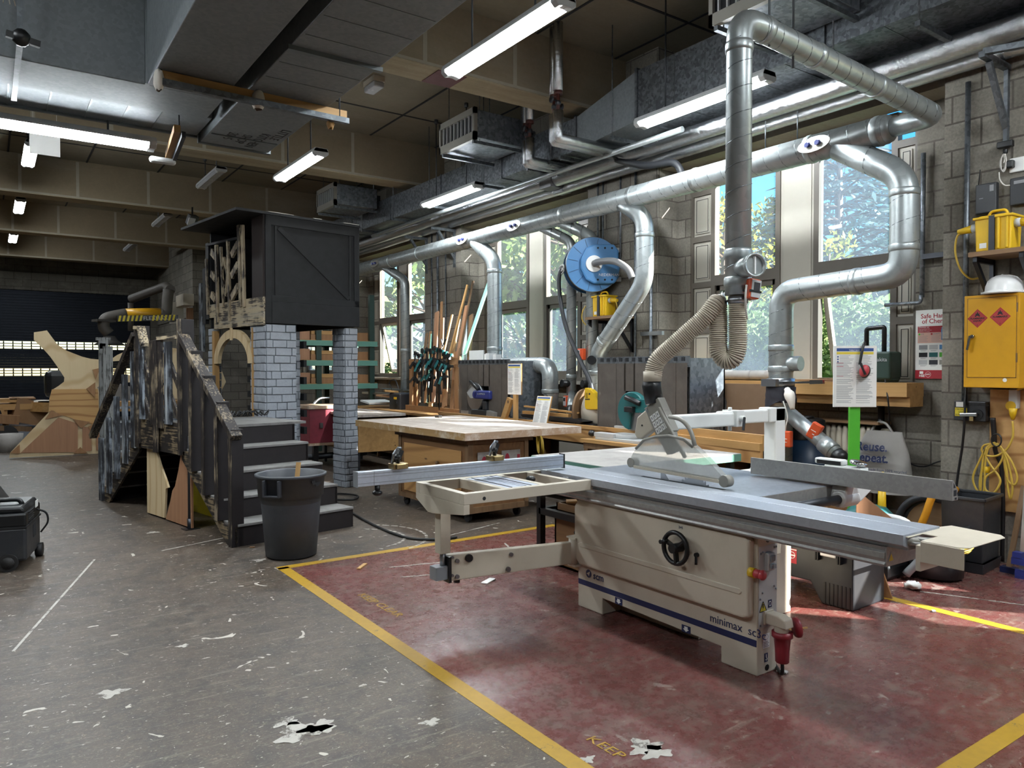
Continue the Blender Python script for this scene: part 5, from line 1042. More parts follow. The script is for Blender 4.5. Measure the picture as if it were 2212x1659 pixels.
m = MB(M_ @ Matrix.Rotation(R(-63),4,'Z')); m.box((.272,-.04,.608),(.275,.05,.625)); m.box((.272,-.05,.625),(.275,-.01,.642)); m.box((.272,.0,.592),(.275,.035,.608)); m.build('label', M_ink, t)
one(MB(M_).bar((.04,.02,.45),(.09,.07,.76),.035,.02), 'timber_offcut', M_pinez, 'pale timber offcut sticking out of the round grey bin', 'offcut')
one(MB(M_).box((.0,.1,.60),(.15,.2,.61)), 'white_offcut', M_white, 'flat white offcut lying inside the round grey bin', 'offcut')
# black air line on the floor
one(MB().tube(bez([(3.35,8.75,.012),(3.25,8.35,.03),(3.45,8.1,.04),(3.62,8.4,.03),(3.5,8.75,.012),(3.3,8.3,.012),(3.18,7.5,.012),(3.10,6.7,.012),(3.12,6.1,.012),(3.32,5.88,.012),(3.5,5.86,.012)],10),.012,8), 'air_hose', M_blackr, 'black air hose snaking over the floor from the right brick pier', 'hose')
# ================================================================ work table and the bench under the windows
TA = R(2); TB = thing('work_table', 'big work table on castors with a thick worn painted top', 'table', (3.92,6.33,0), TA); T_ = at(TB)
m = MB(T_); m.box((-.11,-.10,.845),(1.42,2.34,.92)); top = m.build('table_top', M_top, TB, .004)
m = MB(T_); m.box((-.114,-.10,.846),(-.109,2.34,.919)); m.build('top_edge', M_edge, top); m = MB(T_); m.box((-.11,-.104,.846),(1.42,-.099,.919)); m.build('top_edge', M_edgex, top)
m = MB(T_); m.box((0,0,.12),(.74,1.42,.845)); cab = m.build('cabinet', [M_crate], TB, .003)
m = MB(T_)
for a, b in (((-.012,-.012,.10),(.05,.05,.84)),((.70,-.012,.10),(.752,.05,.84)),((-.012,1.37,.10),(.05,1.43,.84)),((-.012,-.012,.10),(.752,.0,.16)),((-.014,0,.10),(0,1.42,.15)),((-.04,-.03,.80),(.8,1.46,.845))): m.box(a, b)
m.build('corner_frame', M_oak, TB)
m = MB(T_); m.box((-.012,.12,.18),(-.004,1.30,.72)); dr_ = m.build('door', M_plyy, TB, .002); m = MB(T_); m.sphere((-.03,.55,.56),.022,10,8); m.build('knob', M_oak, dr_); m = MB(T_); m.box((-.02,.62,.40),(-.012,.78,.44)); m.build('hasp', M_iron, dr_)
for y, z, c in ((.25,.62,'spray_white'),(.32,.55,'spray_red')): pass
m = MB(T_); rn = random.Random(4)
for (x, z, r) in ((.18,.60,.055),(.34,.50,.06),(.47,.62,.05)): m.prism([(x+r*.6*cos(2*pi*i/16), z+r*sin(2*pi*i/16)*1.2) for i in range(16)], (0,-.014,0), (1,0,0), (0,0,1), (0,-.001,0))
m.box((.60,-.016,.40),(.635,-.0125,.66)); m.build('spray_paint', M_graff, TB)
m = MB(T_); 
for x, z in ((.10,.45),(.40,.45)): m.box((x,-.0135,z),(x+.24,-.0122,z+.26))
m.build('paint_patch', M_duster, TB)
m = MB(T_)
for x, y in ((.06,.08),(.68,.08),(.06,1.34),(.68,1.34)):
    pass
for x, y in ((.06,.08),(.68,.08),(.06,1.34),(.68,1.34)):
    m = MB(T_); m.box((x-.05,y-.05,.095),(x+.05,y+.05,.102)); m.prism([(-.03,.095),(.03,.095),(.05,.045),(.03,.045)], (x-.022,y,0), (0,1,0), (0,0,1), (.044,0,0)); m.bar((x,y+.03,.085),(x+.0,y+.11,.095),.03,.012); c = m.build('castor', M_black, TB); m = MB(T_); m.cyl((x-.016,y+.02,.05),(x+.016,y+.02,.05),.05,16); m.build('wheel', M_blackr, c)
one(MB().box((4.75,8.4,.92),(4.80,8.5,.95)), 'tape_roll', M_black, 'small black tape measure on the far end of the work table', 'tool')
# bench carcass along the wall
t = thing('wall_bench', 'long built in plywood bench running under the windows', 'bench', (6.2,8.5,0)); m = MB(); m.box((5.62,4.60,.80),(6.62,13.6,.84)); m.box((5.62,4.25,.80),(5.95,5.0,.84)); m.build('bench_top', M_plyy, t)
m = MB(); m.box((5.60,4.4,.70),(5.625,9.9,.88)); m.box((5.585,4.5,.865),(5.63,9.9,.905)); m.build('front_board', M_plyy, t)
for y in (5.0,6.2,7.4,8.6,9.8,11.0,12.2,13.4): m = MB(); m.box((5.66,y,0),(6.6,y+.03,.80)); m.build('support', M_crate, t)
m = MB(); m.box((5.66,5,.10),(6.6,13.5,.13)); m.box((6.55,5,0),(6.6,13.5,.8)); m.build('bottom_shelf', M_crate, t)
one(MB().box((5.60,8.0,.02),(5.655,8.55,.68)), 'small_cupboard_door', M_plyr, 'brown board leaning under the wall bench beyond the work table', 'board')
t = thing('bench_cupboard', 'grey cupboard with a small nameplate under the wall bench', 'cupboard', (5.62,6.5,0)); m = MB(); m.box((5.61,6.0,.05),(5.65,7.0,.68)); m.build('door', M_warm, t); m = MB(); m.box((5.605,6.2,.55),(5.61,6.42,.64)); n_ = m.build('nameplate', M_dgrey, t); m = MB(); text(m, 'Trade', frame((5.604,6.40,.575),(0,-1,0),(0,0,1)), .05); m.build('lettering', M_lgrey, n_)
t = thing('notice_board', 'black board with cream lettering standing under the wall bench', 'sign', (5.5,7.75,.0)); m = MB(); m.box((5.56,7.62,.02),(5.58,7.92,.68)); m.build('board', M_ink, t); m = MB(); L = lambda z: frame((5.557,7.77,z),(0,-1,0),(0,0,1))
for s, z in (('TOOLS',.60),('TOO',.51),('&',.43),('TOO',.35)): text(m, s, L(z), .075, 'CENTER', bold=.002)
m.build('lettering', M_paper, t)
t = thing('yellow_lead', 'yellow cable coiled on the floor under the wall bench', 'cable', (5.4,7.2,0)); m = MB(); 
for i in range(4): m.tube([(5.42+.012*i+.16*cos(a)*.4,7.15+.13*cos(a),.66+.13*sin(a)-.02*i) for a in [2*pi*k/20 for k in range(20)]],.007,5,closed=True)
m.build('coil', M_yelc, t)
# timber pigeonholes left of the table
t = thing('timber_trolley', 'low timber trolley of upright slots left of the work table', 'trolley', (5.0,11.3,0)); m = MB()
for i in range(5): m.box((4.6,10.6+.35*i,.32),(5.3,10.62+.35*i,.75))
m.box((4.6,10.6,.28),(5.3,12.05,.32)); m.box((4.6,10.6,.75),(5.3,12.05,.79)); m.build('slots', M_pine, t); 
for x, y in ((4.62,10.65),(5.26,10.65),(4.62,12.0),(5.26,12.0)): m = MB(); m.box((x-.02,y-.02,0),(x+.02,y+.02,.3)); m.build('leg', M_iron, t)
m = MB(); m.box((4.55,10.5,.82),(5.35,12.2,.86)); m.build('top', M_top, t)
for i, mt in enumerate((M_black,M_red_p,M_dgrey)): one(MB().box((4.55+.1*i,10.66+.34*i,.325),(4.75+.1*i,10.86+.34*i,.50)), 'tool_case', mt, ('black','dark red','dark grey')[i]+' power tool stowed in the timber trolley slots', 'tool')
# --- two strip-curtained dust booths
def booth(y0, y1, label, side):
    t = thing('dust_booth', label, 'booth', (5.9,(y0+y1)/2,.84), 0, 'dust booths'); X0, X1, z0, z1 = 5.70, 6.25, .86, 1.66
    m = MB(); m.box((X1-.02,y0,z0),(X1,y1,z1)); m.prism([(X0+.02,z0),(X1+.25,z0),(X1,z0+.4),(X1,z1-.02),(X0+.02,z1-.02)], (0,y0,0), (1,0,0), (0,0,1), (0,.012,0)); m.prism([(X0+.02,z0),(X1+.25,z0),(X1,z0+.4),(X1,z1-.02),(X0+.02,z1-.02)], (0,y1-.012,0), (1,0,0), (0,0,1), (0,.012,0)); m.box((X0,y0,z1-.02),(X1,y1,z1)); m.build('shell', M_galv, t)
    m = MB(); m.box((X0-.02,y0-.02,z1-.09),(X0,y1+.02,z1+.02)); r = m.build('header_rail', M_strut, t)
    m = MB(); k = 0
    y = y0+.03
    while y < y1-.02: m.box((X0-.026,y,z1-.03),(X0-.018,y+.045,z1+.01)); m.cyl((X0-.022,y+.05,z1-.07),(X0-.018,y+.05,z1-.07),.008,6); y += .1
    m.build('hook_plate', M_iron, r)
    y = y0; i = 0
    while y < y1-.01:
        w = min(.17, y1-y); 
        if not (side and i in side):
            m = MB(); q = .006*(i % 2); m.box((X0-.024-q,y,z0+(.0 if i % 3 else .03)),(X0-.021-q,y+w,z1-.05)); m.build('strip', M_strip, t)
        else:
            m = MB(); m.box((X0-.024,y,z1-.35),(X0-.021,y+w,z1-.05)); m.build('strip', M_strip, t)
        y += .145; i += 1
    return t
b1 = booth(8.175, 9.425, 'grey booth with dusty plastic strips around the blue chop saw', (3,4))
b2 = booth(5.06, 6.38, 'grey booth with dusty plastic strips behind the green mitre saw', (5,))
# blue chop saw inside the first booth
t = thing('chop_saw', 'blue and silver chop saw inside the dusty strip booth', 'saw', (5.75,8.85,.86)); c = Vector((5.66,8.98,1.16)); m = MB(); m.cyl(c+Vector((.0,0,0)),c+Vector((.08,0,0)),.20,30); m.build('blade_guard', M_steel, t); m = MB(); m.prism([(-.19,.05),(-.02,.16),(.12,.10),(.02,-.02),(-.1,-.03)], c+Vector((-.012,0,0)), (0,-1,0), (0,0,1), (.02,0,0)); m.build('guard_plate', M_lgrey, t)
m = MB(); m.tube([c+Vector((-.02,.08,.21)),c+Vector((-.02,-.04,.15)),c+Vector((-.02,-.14,.10))],.026,8); m.build('handle', M_black, t); m = MB(); m.box((5.62,8.55,1.13),(5.74,8.93,1.25)); m.cyl((5.62,8.93,1.19),(5.74,8.93,1.19),.06,14); h_ = m.build('motor', M_blue, t, .02); m = MB(); text(m,'SCHEPPACH',frame((5.618,8.84,1.19),(0,-1,0),(0,0,1)),.035); m.build('lettering', M_lgrey, h_)
m = MB(); m.box((5.62,8.62,.88),(6.0,9.0,.98)); m.box((5.64,8.65,.98),(5.72,8.75,1.1)); m.build('base', M_dgrey, t, .01); m = MB(); m.bar((5.66,9.3,.90),(5.66,9.1,.90),.06,.10); m.bar((5.66,8.6,.92),(5.66,8.42,.90),.1,.12); m.build('fence', M_alud, t)
# green mitre saw on its stand, in front of the second booth
t = thing('mitre_saw', 'green mitre saw with a large blade on the near end of the wall bench', 'saw', (5.4,5.75,.80)); c = OX(1362,888,5.45); m = MB(); m.prism([(.20*cos(R(a)),.20*sin(R(a))) for a in range(20,265,12)]+[(0,-.02)], c, (0,-1,0), (0,0,1), (.07,0,0)); m.build('blade_guard', M_teal, t, .012, 3)
m = MB(); m.prism([q for i in range(40) for q in ((.19*cos(2*pi*i/40),.19*sin(2*pi*i/40)),(.175*cos(2*pi*(i+.6)/40),.175*sin(2*pi*(i+.6)/40)))], c+Vector((.035,0,-.02)), (0,-1,0), (0,0,1), (.003,0,0)); m.build('blade', M_steel, t)
m = MB(); m.tube([c+Vector((-.02,.05,.14)),c+Vector((-.03,-.05,.12)),c+Vector((-.02,-.16,.08))],.028,10); m.cbox(c+Vector((-.03,-.02,.02)),(.06,.12,.06)); m.build('handle', M_black, t, .008); m = MB(); m.cbox(c+Vector((.06,-.14,.06)),(.14,.2,.14)); m.cbox(c+Vector((-.004,-.1,.02)),(.01,.06,.07)); m.build('motor', M_teal, t, .02)
m = MB(); m.box((5.30,5.35,.80),(5.75,6.0,.83)); m.box((5.30,5.72,.83),(5.40,6.02,.875)); m.cyl((5.5,5.7,.83),(5.5,5.7,.87),.17,24); m.box((5.62,5.4,.83),(5.66,6.05,.93)); b_ = m.build('base', M_lgrey, t, .004); m = MB(); m.sphere((5.34,6.10,.855),.035,10,8,(1,1.3,1)); m.bar((5.34,6.08,.855),(5.34,5.98,.855),.03,.03); m.build('turn_knob', M_black, t)
t = thing('saw_stand', 'timber stand with a ply shelf under the green mitre saw', 'bench', (5.5,5.7,0)); m = MB(); m.box((5.22,4.9,.765),(5.60,6.15,.80)); m.build('top', M_pine, t); m = MB(); m.box((5.24,4.95,.70),(5.27,6.12,.765)); m.box((5.24,4.95,.3),(5.58,6.1,.33)); m.build('rail', M_oak, t)
for y in (4.98,6.08): m = MB(); m.box((5.24,y-.03,0),(5.30,y+.03,.70)); m.build('leg', M_oak, t); 
# timber in front of the brown board
for i, (a, b, z) in enumerate((((5.56,5.3),(5.40,3.95),.95),((5.52,5.35),(5.36,3.95),.885))): one(MB().bar((a[0],a[1],z),(b[0],b[1],z),.05,.075-.01*i), 'timber_rail', M_pine, ('upper','lower')[i]+' pine rail along the bench front behind the saw overarm', 'timber')
one(MB().bar((5.5,5.3,.80),(5.36,3.95,.80),.03,.12), 'plywood_rail', M_plyy, 'plywood apron under the two pine rails behind the saw overarm', 'timber')
one(MB().box((6.28,4.45,.86),(6.31,5.62,1.40)), 'brown_panel', M_hard, 'large brown hardboard panel standing below the near window', 'board')
# disc sander between the booths
t = thing('disc_sander', 'yellow disc sander on a dark table between the two booths', 'sander', (5.9,7.0,.84)); c = OX(1262,886,5.98); m = MB(); dx_ = Vector((-.3,.95,0)).normalized(); m.cyl(c-dx_*.015, c+dx_*.015, .26, 36); m.build('disc', M_oak, t)
pg = [OX(a,b,5.84) for a, b in ((1263,838),(1268,838.3),(1276,842),(1283,848.5),(1290,862),(1295,882.4),(1295,884.5),(1263,884.5))]; m = MB(); A = [m._v(p) for p in pg]; B = [m._v(p+Vector((.09,.03,0))) for p in pg]; m._f(A); m._f(B[::-1])
for i in range(8): m._f([A[i],A[(i+1)%8],B[(i+1)%8],B[i]])
g_ = m.build('guard', M_yel2, t, .004); m = MB()
for i in range(4): p = OX(1265.5+2.5*i,862.5,5.838); m.cyl(p-Vector((.003,0,0)), p, .009, 10)
p = OX(1273.5,851,5.838); m.cyl(p-Vector((.003,0,0)), p, .013, 12)
for i in range(4): p = OX(1267.5,849.5+3*i,5.838); m.cbox(p-Vector((.0015,0,0)),(.003,.035,.006))
m.build('print', M_ink, g_)
m = MB(); m.cyl(c+Vector((.06,-.06,-.01)), c+Vector((.16,-.38,-.01)), .235, 30); m.build('drum', M_cream, t); m = MB(); m.prism([(7.95,.955),(6.85,.955),(6.70,.93),(6.75,.905),(7.9,.92)], (5.72,0,0), (0,1,0), (0,0,1), (.35,0,0)); m.build('table', M_iron, t); m = MB(); m.box((5.8,6.6,.4),(6.3,7.4,.90)); m.build('base', M_dgrey, t)
for a, b, z, lab in (((5.74,7.9),(5.76,6.98),.985,'lower pale batten on the sander table'),((5.8,7.95),(5.82,6.9),1.02,'upper pale batten slanting over the sander table')): one(MB().bar((a[0],a[1],z+(.04 if 'upper' in lab else 0)),(b[0],b[1],z),.05,.04 if 'lower' in lab else .02), 'batten', M_pine, lab, 'timber')
for (y, z, x, lab) in ((7.72,1.12,6.33,'orange controller on the thin pipe beside the sander'),(7.42,1.74,6.32,'orange controller high on the pipe under the hose reel')):
    t = thing('gate_controller', lab, 'controller', (x,y,z-.07), 0, 'controllers on the drop pipes'); m = MB(); m.box((x-.03,y-.055,z-.075),(x+.03,y+.055,z+.075)); m.build('case', M_orange, t, .01); m = MB(); m.box((x-.034,y-.0,z-.06),(x-.029,y+.053,z+.06)); m.build('face', M_lgrey, t); m = MB(); m.box((x-.037,y+.01,z-.0),(x-.033,y+.045,z+.045)); m.build('display', M_ink, t)
t = thing('sander_spout', 'clear and black hose spout slanting down to the disc sander', 'hose', (6.3,7.6,1)); m = MB(); m.tube([(6.4,7.72,1.22),(6.2,7.5,1.02)],.05,14); m.build('tube', M_spiral, t); m = MB(); m.tube([(6.22,7.52,1.04),(6.19,7.48,1.0),(6.1,7.36,.93)],[.06,.058,.045],12); m.build('cuff', M_black, t)
one(ribbed(MB(), [(6.42,7.33,1.38),(6.42,7.33,1.1),(6.42,7.33,.84)], .075, .03, 12), 'ribbed_hose', [M_hose, M_hosed], 'cream ribbed hose below the drop pipe behind the sander', 'hose')
# instruction boards on sticks
def board(name, c, yawd, tilt, w, h, label, stick_=None, mt=None):
    t = thing(name, label, 'sign', c, 0, 'printed machine notices'); M = Matrix.Translation(Vector(c)) @ Matrix.Rotation(R(yawd),4,'Z') @ Matrix.Rotation(R(tilt),4,'X')     # faces -Y locally
    m = MB(M); m.box((-w/2,0,0),(w/2,.018,h)); m.build('backing', mt or M_pinez, t); m = MB(M); m.box((-w/2+.004,-.003,.004),(w/2-.004,0,h-.004)); p = m.build('sheet', M_paper, t)
    e = -.0038
    m = MB(M); m.box((-w*.44,e,h*.91),(w*.42,-.003,h*.96)); m.build('blue_band', M_inkb, p); m = MB(M); m.box((-w*.44,e,h*.86),(w*.42,-.003,h*.90)); m.build('yellow_band', M_inky, p)
    m = MB(M); rn = random.Random(w)
    for i in range(3): m.cyl((-w*.41,e,h*(.82-.04*i)),(-w*.41,-.003,h*(.82-.04*i)),w*.02,8); 
    m.build('symbol', M_inkb, p)
    m = MB(M)
    for col in (-.44,.02):
        z = .84
        while z > .06:
            if rn.random() > .1: m.box((w*(col+.07 if z > .72 else col),e,h*z),(w*(col+rn.uniform(.25,.40)),-.003,h*(z+.006)))
            z -= .0155 if z < .72 else .02
    m.build('print', M_inkg, p)
    m = MB(M)
    for z in (.715,.66,.50): m.box((-w*.44,e,h*z),(-w*.28,-.003,h*(z+.008)))
    m.build('red_heading', M_inkr, p)
    return t, M, p
s1, M_, _ = board('notice_on_post', (5.52,7.80,1.22), -80, 0, .245, .40, 'white machine notice on a timber post beside the first dust booth'); m = MB(); m.bar((5.54,7.80,.84),(5.54,7.80,1.25),.07,.035,up=(1,0,0)); m.build('post', M_pinez, s1)
board('leaning_notice', (5.52,7.28,.86), -80, -16, .24, .37, 'white machine notice leaning on the bench edge left of the sander')
t = thing('clamp_block_stand', 'slanting pine block with a round hole on the bench edge', 'block', (5.6,8.05,.86)); m = MB(); m.prism([(0,0),(.10,0),(.26,.28),(.17,.31)], (5.58,8.22,.87), (0,-1,0), (0,0,1), (.05,0,0)); m.build('block', M_pine, t); m = MB(); m.cyl((5.578,8.03,1.12),(5.584,8.03,1.12),.022,12); m.build('hole', M_oak, t); m = MB(); m.box((5.56,7.85,.86),(5.7,8.15,.88)); m.build('foot', M_pine, t)
# --- hose reel on the pier
rc = Vector((6.42,7.33,2.86)); HR = thing('hose_reel', 'big blue hose reel with black hose fixed to the block pier', 'reel', (6.5,7.33,2.5)); ax = Vector((-.52,-.86,0)).normalized()
def disc(c, r, th, mt, name, n=40, par=HR): m = MB(); m.cyl(c-ax*th/2, c+ax*th/2, r, n); return m.build(name, mt, par)
rc2 = Vector((6.36,7.26,2.88))
disc(rc2-ax*.20, .35, .02, M_reeld, 'back_flange'); disc(rc2+ax*.05, .345, .02, M_reel, 'front_flange'); m = MB(); m.tube([rc2+ax*.052+(Vector((ax.y,-ax.x,0))*cos(a)+Vector((0,0,1))*sin(a))*.345 for a in [2*pi*i/40 for i in range(40)]],.008,6,closed=True); m.build('rim', M_bolt, HR)
s_ = Vector((ax.y,-ax.x,0)); zz = Vector((0,0,1)); m = MB()
for k, (r, t0) in enumerate(((.30,-.15),(.305,-.10),(.30,-.05),(.305,.0))): m.tube([rc2+ax*t0+(s_*cos(a)+zz*sin(a))*r for a in [2*pi*i/36 for i in range(36)]],.027,8,closed=True)
m.build('wound_hose', M_hoseb, HR)
m = MB()
for a in [2*pi*i/12+.2 for i in range(12)]: m.bar(rc2+ax*.062+(s_*cos(a)+zz*sin(a))*.2, rc2+ax*.062+(s_*cos(a)+zz*sin(a))*.33,.006,.006)
m.build('flange_rib', M_reeld, HR)
m = MB(); pl = [(-.17,-.06),(-.10,-.20),(.0,-.25),(.26,-.25),(.32,-.17),(.32,.17),(.26,.25),(.0,.25),(-.10,.20),(-.17,.06)]
m.prism(pl, rc2+ax*.07, -s_, zz, ax*.05); hb = m.build('side_plate', M_reel, HR, .02, 2)
m = MB()
for z in (-.2,.2):
    for a in (.05,.14,.23): m.cyl(rc2+ax*.118-s_*a+zz*z, rc2+ax*.123-s_*a+zz*z, .013, 10)
m.build('bolt_hole', M_dark, hb); m = MB(); text(m, 'NEDERMAN', frame(rc2+ax*.1215-s_*.06+zz*-.155, -s_, zz), .05); m.build('lettering', M_whitep, hb)
m = MB(); m.cyl(rc2+ax*.11, rc2+ax*.135, .105, 24); m.build('hub', M_whitep, HR); m = MB()
for z in (-.185,.185): m.bar(rc2+ax*.06-s_*.2+zz*z, rc2+ax*.02-s_*.45+zz*z, .05,.06)
m.build('mounting_arm', M_lgrey, HR)
m = MB(); p0 = rc2+ax*.135; m.tube(bez([p0, p0+ax*.10-s_*.05+zz*.01, Vector((6.28,6.75,2.86)), Vector((6.27,6.52,2.74)), Vector((6.28,6.45,2.62))],8), .042, 12); m.build('inlet_hose', M_hoseg, HR)
m = MB(); m.tube([Vector((6.18,7.66,2.87))+Vector((.13*cos(a)*.5,.13*cos(a),.035*sin(a))) for a in [2*pi*i/24 for i in range(24)]], .014, 8, closed=True); m.tube([Vector((6.18,7.66,2.83))+Vector((.12*cos(a)*.5,.12*cos(a),.035*sin(a))) for a in [2*pi*i/24 for i in range(24)]], .01, 8, closed=True); m.build('hose_guide', M_lgrey, HR)
one(MB().tube(bez([(6.3,7.45,2.98),(6.24,7.62,2.92),(6.17,7.69,2.8),(6.15,7.66,2.5),(6.12,7.50,2.1),(6.08,7.20,1.7),(6.05,6.95,1.4),(6.03,6.86,1.15),(6.04,6.86,.9)],8),.028,10), 'suction_hose', M_hoseb, 'black suction hose hanging down from the blue reel to the sander', 'hose')
# --- transformers on bracket shelves
def trans(c, s, rz, label, group='yellow site transformers'):
    t = thing('site_transformer', label, 'transformer', c, rz, group); M = at(t); w, d, h = .30*s, .22*s, .34*s      # front faces local -Y
    m = MB(M); m.prism([(-w/2,0),(w/2,0),(w/2+.01,h*.9),(w/2-.02,h),(-w/2+.02,h),(-w/2-.01,h*.9)], (0,-d/2,0), (1,0,0), (0,0,1), (0,d,0)); b = m.build('case', M_yel2, t, .012, 2)
    m = MB(M); m.box((-w/2-.02,-d/2-.015,h*.9),(w/2+.02,d/2+.015,h*.97)); m.box((w*.12,-d/2-.014,h*.04),(w*.2,-d/2,h*.9)); m.box((w*.36,-d/2-.014,h*.04),(w*.44,-d/2,h*.9)); m.build('lid', M_yel2, t, .006)
    m = MB(M); m.tube(corner([(-w*.3,0,h*.97),(-w*.22,0,h*1.15),(w*.22,0,h*1.15),(w*.3,0,h*.97)],.03,4),.013*s,8); m.build('carry_handle', M_yel2, t)
    m = MB(M); m.box((-.03*s,-d/2-.016,0),(.02*s,-d/2-.001,h*.97)); m.build('strap', M_iron, t); m = MB(M); m.box((-w*.38,-d/2-.003,h*.1),(-w*.18,-d/2-.0005,h*.24)); m.build('plate', M_paper, t)
    for sg in (-1,1):
        m = MB(M); m.cyl((sg*w/2,-.03,h*.72),(sg*(w/2+.06*s),-.03,h*.72),.042*s,12); m.build('socket', M_lgrey, t); m = MB(M); m.tube([(sg*(w/2+.055*s),-.03,h*.72),(sg*(w/2+.19*s),-.03,h*.68)],[.04*s,.025*s],12); m.build('plug', M_yel2, t)
    return t
def shelf(o, wd, dp, label, legz=.35):
    t = thing('wall_shelf', label, 'shelf', o, 0, 'bracket shelves on the block wall'); m = MB(); x1 = o[0]; m.box((x1-dp,o[1]-wd/2,o[2]),(x1,o[1]+wd/2,o[2]+.035)); m.build('board', M_shelfw, t)
    for y in (o[1]-wd/2+.04,o[1]+wd/2-.04):
        m = MB(); m.bar((x1-dp+.02,y,o[2]-.02),(x1,y,o[2]-.02),.03,.04); m.bar((x1-.015,y,o[2]),(x1-.015,y,o[2]-legz),.03,.03); m.bar((x1-dp+.03,y,o[2]-.03),(x1-.01,y,o[2]-legz+.02),.03,.035); m.build('bracket', M_iron, t)
    return t
shelf((6.64,7.05,2.18), .56, .34, 'bracket shelf with a transformer under the blue hose reel', .42); trans((6.44,7.12,2.215), .8, R(-90), 'yellow site transformer on the shelf under the blue hose reel')
one(MB().tube(bez([(6.42,6.93,2.42),(6.40,6.85,2.36),(6.40,6.82,2.2),(6.45,6.80,2.05)],6),.007,6), 'yellow_cable', M_yelc, 'yellow cable looping from the transformer under the reel', 'cable')
one(MB().tube(bez([(6.42,7.32,2.42),(6.36,7.42,2.34),(6.34,7.44,2.2),(6.40,7.38,2.1),(6.5,7.3,2.08)],6),.007,6), 'yellow_cable', M_yelc, 'yellow cable drooping left of the shelf under the reel', 'cable')
# --- timber rack with clamps
t = thing('timber_rack', 'open timber rack against the pier holding boards and clamps', 'rack', (6.2,10.6,.84)); m = MB(); m.box((5.93,9.75,.84),(5.96,11.65,.93)); m.box((5.93,9.75,.84),(6.5,9.79,.95)); m.build('kerb', M_mdf, t)
m = MB(); m.box((5.98,11.5,.9),(6.03,11.60,1.72)); m.box((5.98,9.95,.9),(6.03,10.08,1.72)); m.box((5.97,9.95,1.62),(6.0,11.6,1.72)); m.build('frame', M_mdf, t); m = MB(); m.box((6.04,11.45,.86),(6.07,11.62,1.66)); m.build('end_panel', M_mdf, t)
rn = random.Random(11)
TW = [M_mdf,M_oak,M_pinez,M_plyr,M_mdf,M_oak]
for (px0,py0,px1,py1,w,mt,lab) in ((905,870,922,720,.07,M_oak,'short dark board leftmost in the timber rack'),(918,870,930,716,.05,M_mdf,'brown board beside the dark one in the timber rack'),(924,870,931,716,.03,M_mint,'green edged strip in the timber rack'),(935,870,944,674,.12,M_plyr,'wide reddish board left in the timber rack'),(948,870,954,652,.05,M_mdf,'tall narrow brown board left in the timber rack'),(950,870,956,688,.09,M_mdf,'brown board with a torn edge in the timber rack'),(950,800,977,680,.04,M_pinez,'pale thin batten leaning right in the timber rack'),(965,790,1010,615,.045,M_pinez,'pinkish long batten leaning right in the timber rack'),(985,800,1022,607,.04,M_oak,'dark long batten leaning on the wall above the rack'),(972,800,992,690,.05,M_pinez,'orange tinted batten crossing the others in the rack'),(980,820,1008,660,.08,M_plyr,'reddish board leaning right in the timber rack'),(985,820,1064,588,.075,M_mint,'long mint green board leaning far right above the rack'),(1003,830,1004,690,.10,M_white,'white board standing upright in the sun by the rack'),(1012,830,1018,680,.10,M_oak,'dark edged panel behind the white board in the rack'),(930,880,935,760,.10,M_pinez,'pale board low in the timber rack'),(960,880,965,770,.12,M_mdf,'brown panel low behind the clamps in the rack'),(975,890,985,760,.09,M_mdf,'brown board low at right in the timber rack')):
    X = 6.12+.02*rn.random(); p = OX(px0,py0,X); q = OX(px1,py1,min(6.6,X+.25+.12*rn.random())); one(MB().bar(p, q, .022, w, up=(0,1,0)), 'timber_length', mt, lab, 'timber', 'boards in the timber rack')
one(MB().box((6.3,9.62,1.45),(6.32,9.95,1.78)), 'white_sheet', M_white, 'square white sheet leaning on the sill by the sunlit pipe', 'board')
one(MB().box((6.05,9.35,1.66),(6.07,9.75,1.83)), 'white_sheet', M_white, 'smaller white sheet on top of the first dust booth', 'board')
one(MB().cbox((6.05,9.15,1.72),(.12,.1,.12)).cbox((6.05,8.98,1.71),(.1,.08,.1)), 'white_fitting', M_whitep, 'white plastic fittings on top of the first dust booth', 'fitting')
one(MB().prism([(0,0),(.03,0),(.34,.75),(.26,.78)], (6.0,10.0,1.0), (0,-.6,.0), (0,0,1), (.01,0,0)), 'clear_sheet', M_polyc, 'clear plastic sheet sagging at the right of the clamp rack', 'board')
# turned leg
one(MB().lathe([(.03,0),(.034,.3),(.02,.32),(.03,.36),(.018,.4),(.028,.6),(.02,.64),(.03,.68),(.022,.8),(0,.82)],12,(5.99,9.92,.93)), 'turned_baluster', M_oak, 'dark turned table leg standing at the right of the clamp rack', 'timber')
def clamp(px, py, L, label, teal=True, rot=0.0):
    p = OX(px, py, 5.93); t = thing('bar_clamp', label, 'clamp', tuple(p), 0, 'clamps hung on the timber rack'); M = Matrix.Translation(p) @ Matrix.Rotation(rot,4,'X')
    m = MB(M); m.box((-.008,-.014,-L),(.008,.014,.06)); m.build('bar', M_black, t)
    m = MB(M); m.prism([(-.02,.05),(.13,.03),(.15,-.02),(.12,-.03),(.10,.0),(-.02,-.02)], (-.02,0,0), (0,-1,0), (0,0,1), (.035,0,0)); m.prism([(-.02,-.12),(.12,-.15),(.13,-.19),(.05,-.18),(-.03,-.2)], (-.022,0,0), (0,-1,0), (0,0,1), (.04,0,0)); m.build('jaw', M_black, t)
    m = MB(M); m.bar((-.02,.02,-.14),(-.06,.06,-.25),.03,.035); m.bar((-.02,-.12,-.02),(-.02,-.13,.03),.03,.03); m.build('grip', M_teal if teal else M_black, t)
    return t
